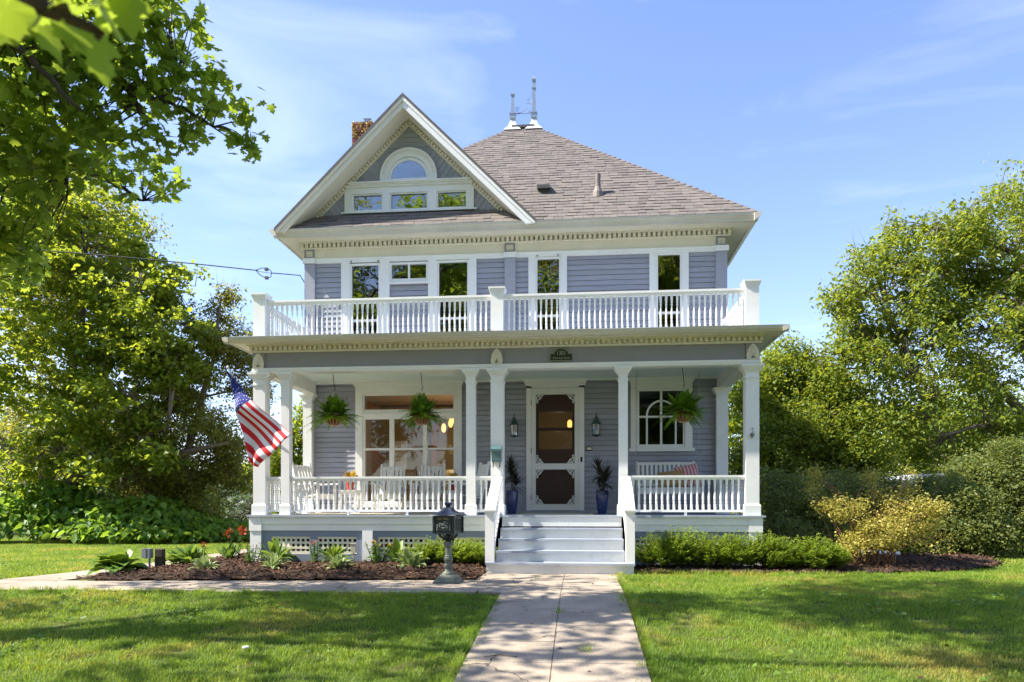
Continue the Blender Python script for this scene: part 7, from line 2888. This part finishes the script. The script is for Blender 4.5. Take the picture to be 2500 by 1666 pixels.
hosta("hosta", "large green hosta at the left tip of the mulch bed", -6.42, -1.95, .44, .34, 46, M["lf_hosta"], wid=1.75, seed=1)
hosta("hosta", "grey green hosta behind the wooden post", -6.25, -.75, .26, .30, 18, M["lf_hosta"], wid=1.2, seed=2)
hosta("hosta", "loose clump of blue green hostas right of the wooden post", -5.98, -.86, .36, .36, 34, M["lf_hosta"], wid=1.3, seed=3)
lily("lily", "low lily with a single orange flower in the hosta clump", -5.86, -.70, .36, 2, (M["petal_red"], 7, .055), 4)
hosta("variegated_hosta", "cream striped hosta low in the mulch left of the corner pier", -5.30, -1.72, .24, .26, 30, M["lf_vari"], wid=.85, seed=5)
hosta("hosta", "small pale green plant at the back of the bed beside the side path", -6.35, .95, .22, .24, 26, M["lf_hosta"], wid=.6, seed=6)
hosta("daylily", "leafy green plant under the rust red lily flowers", -5.98, .45, .28, .30, 26, M["lf_lily"], wid=.75, seed=7)
lily("red_lily", "rust red lilies in bloom near the side path", -5.95, .62, .52, 5, (M["petal_red"], 12, .085), 8, spread=.22, leafn=14)
lily("lily", "dark leaved lily stems left of the strap leaved clump", -5.10, -.60, .34, 6, (M["petal_red"], 3, .03), 9, spread=.20)
hosta("hosta", "tall strap leaved clump in front of the left lattice", -4.88, -.25, .36, .52, 26, M["lf_hosta"], wid=.62, seed=10)
hosta("variegated_hosta", "cream striped hosta in front of the tall strap leaved clump", -4.40, -1.46, .28, .27, 32, M["lf_vari"], wid=.8, seed=11)
lily("lily", "lily with an orange bud beside the second lattice panel", -4.13, -.45, .38, 5, (M["petal_red"], 4, .045), 12, spread=.15)
hosta("hosta", "strap leaved clump in front of the second lattice panel", -3.88, -.30, .40, .36, 30, M["lf_hosta"], wid=.62, seed=13)
hosta("variegated_hosta", "cream striped hosta left of the garden outlet box", -3.45, -1.43, .27, .27, 34, M["lf_vari"], wid=.85, seed=14)
lily("lily", "bushy pale leaved lily with budding tips right of the outlet", -3.14, -.45, .36, 11, (M["lf_croton"], 3, .045), 15, spread=.24, leafn=24)
hosta("hosta", "upright hosta behind the budding lily, before the lattice", -2.86, -.25, .30, .46, 18, M["lf_hosta"], wid=.75, seed=16)
hosta("variegated_hosta", "green hosta with pale edges left of the yew", -2.44, -1.15, .32, .32, 40, M["lf_vari"], wid=.95, seed=17)

# service cable to the house corner, with its splice
cb = prop("service_cable", "black overhead cable with a looped splice running to the house corner", "cable", (-5.41, 2.38, 5.4))
c1 = [V3((-30, -3.0, 9.6)), photo(-60, 598, 1.2), photo(130, 614, 1.4), photo(300, 628, 1.7), photo(480, 645, 2.0), photo(630, 661, 2.2)]
m_ = MB().tube(c1, .011, 5)
m_.tube([photo(663, 667, 2.25), photo(700, 670, 2.3), photo(733, 673, 2.36), photo(743, 690, 2.385)], .010, 5)
m_.build("cable", M["rubber"], cb)
m_ = MB()
m_.tube([photo(625, 660, 2.2), photo(638, 655, 2.2), photo(651, 655, 2.22), photo(661, 661, 2.24), photo(664, 668, 2.25)], .008, 5)
m_.tube([photo(625, 661, 2.2), photo(635, 672, 2.2), photo(650, 680, 2.22), photo(661, 677, 2.24), photo(663, 668, 2.25)], .008, 5)
m_.tube([photo(630, 663, 2.2), photo(664, 668, 2.25)], .005, 5)
m_.build("splice_loop", M["rubber"], cb)
for a, b in (((648, 656), (653, 660)), ((648, 681), (654, 677))):
    c = photo((a[0] + b[0]) / 2, (a[1] + b[1]) / 2, 2.22)
    MB().cbox(c, (.06, .05, .055)).build("connector", M["vent"], cb)

# car glimpsed behind the right hedge
car = prop("parked_car", "pale silver car half hidden behind the shrubs at the right", "car", (9.3, 8.6, 0))
cx, cyy = 9.35, 9.0
prof_ = [(-2.0, .35), (-2.05, .75), (-1.2, .92), (-.55, 1.38), (.75, 1.42), (1.45, 1.0), (2.0, .92), (2.08, .4)]
m_ = MB()
k = len(prof_)
lo_ = [(cx + a, cyy - .82, z) for a, z in prof_]
hi_ = [(cx + a, cyy + .82, z) for a, z in prof_]
m_.add(lo_ + hi_, [tuple(range(k)), tuple(range(2 * k - 1, k - 1, -1))] + [(i + k, (i + 1) % k + k, (i + 1) % k, i) for i in range(k)])
bdy = m_.build("body", M["carpaint"], car)
MB().prism([(cx - 1.02, .96), (cx + .05, .96), (cx + .05, 1.33), (cx - .5, 1.32)], cyy - .832, cyy - .815).build("side_window", M["glass_up"], car)
MB().prism([(cx + .12, .96), (cx + 1.25, .98), (cx + .72, 1.35), (cx + .12, 1.34)], cyy - .832, cyy - .815).build("side_window", M["glass_up"], car)
for x in (-1.3, 1.3):
    m_ = MB()
    ring = [(.0, -.0)]
    vs_ = []
    for yy in (cyy - .86, cyy - .62):
        vs_ += [(cx + x + .33 * math.cos(t_), yy, .33 + .33 * math.sin(t_)) for t_ in np.linspace(0, 2 * math.pi, 19)[:-1]]
    m_.add(vs_, [tuple(range(18)), tuple(range(35, 17, -1))] + [(i + 18, (i + 1) % 18 + 18, (i + 1) % 18, i) for i in range(18)])
    m_.build("wheel", M["rubber"], car)
car.location = (8.15, 6.2, 0)
car.scale = (1.0, 1.0, 1.24)

tag(MB().tube([V3((5.0, 2.0, .17)), V3((5.75, 2.1, .13))], .035, 10).build("drain_pipe", M["plastic_white"]), "white plastic pipe lying under the golden shrub", "pipe")
q = V3((-.62, -6.2, 0))
tag(MB().tube([V3((-.74, -5.98, ground_z(0, -5.98) + .022)), V3((-.62, -5.93, ground_z(0, -5.93) + .026)), V3((-.48, -5.96, ground_z(0, -5.96) + .022))], [.003, .005, .003], 5).build("twig", M["barkdark"]), "thin curved twig lying on the left half of the walkway", "twig")
q = photo(600, 1644, -5.9)
tag(MB().lathe([(.01, 0), (.028, .006), (.026, .016), (.008, .02)], (q.x, q.y, ground_z(q.x, q.y) + .03), 8).build("paper_scrap", M["plastic_white"]), "white scrap lying in the grass of the left lawn", "litter")
tag(MB().lathe([(.004, .07), (.02, .06), (.05, .03), (.055, .0)], (-.30, .6, 3.345), 12).build("ceiling_fixture", M["iron"]), "small dark light fixture on the porch ceiling", "light fixture")
# weeds in the walk joint
fringe("joint_weeds", np.array([.02, .05, .08, -.2, -.19, .47, .45, -.55]), np.array([-5.75, -5.78, -5.74, -4.5, -4.46, -6.1, -6.13, -1.93]))
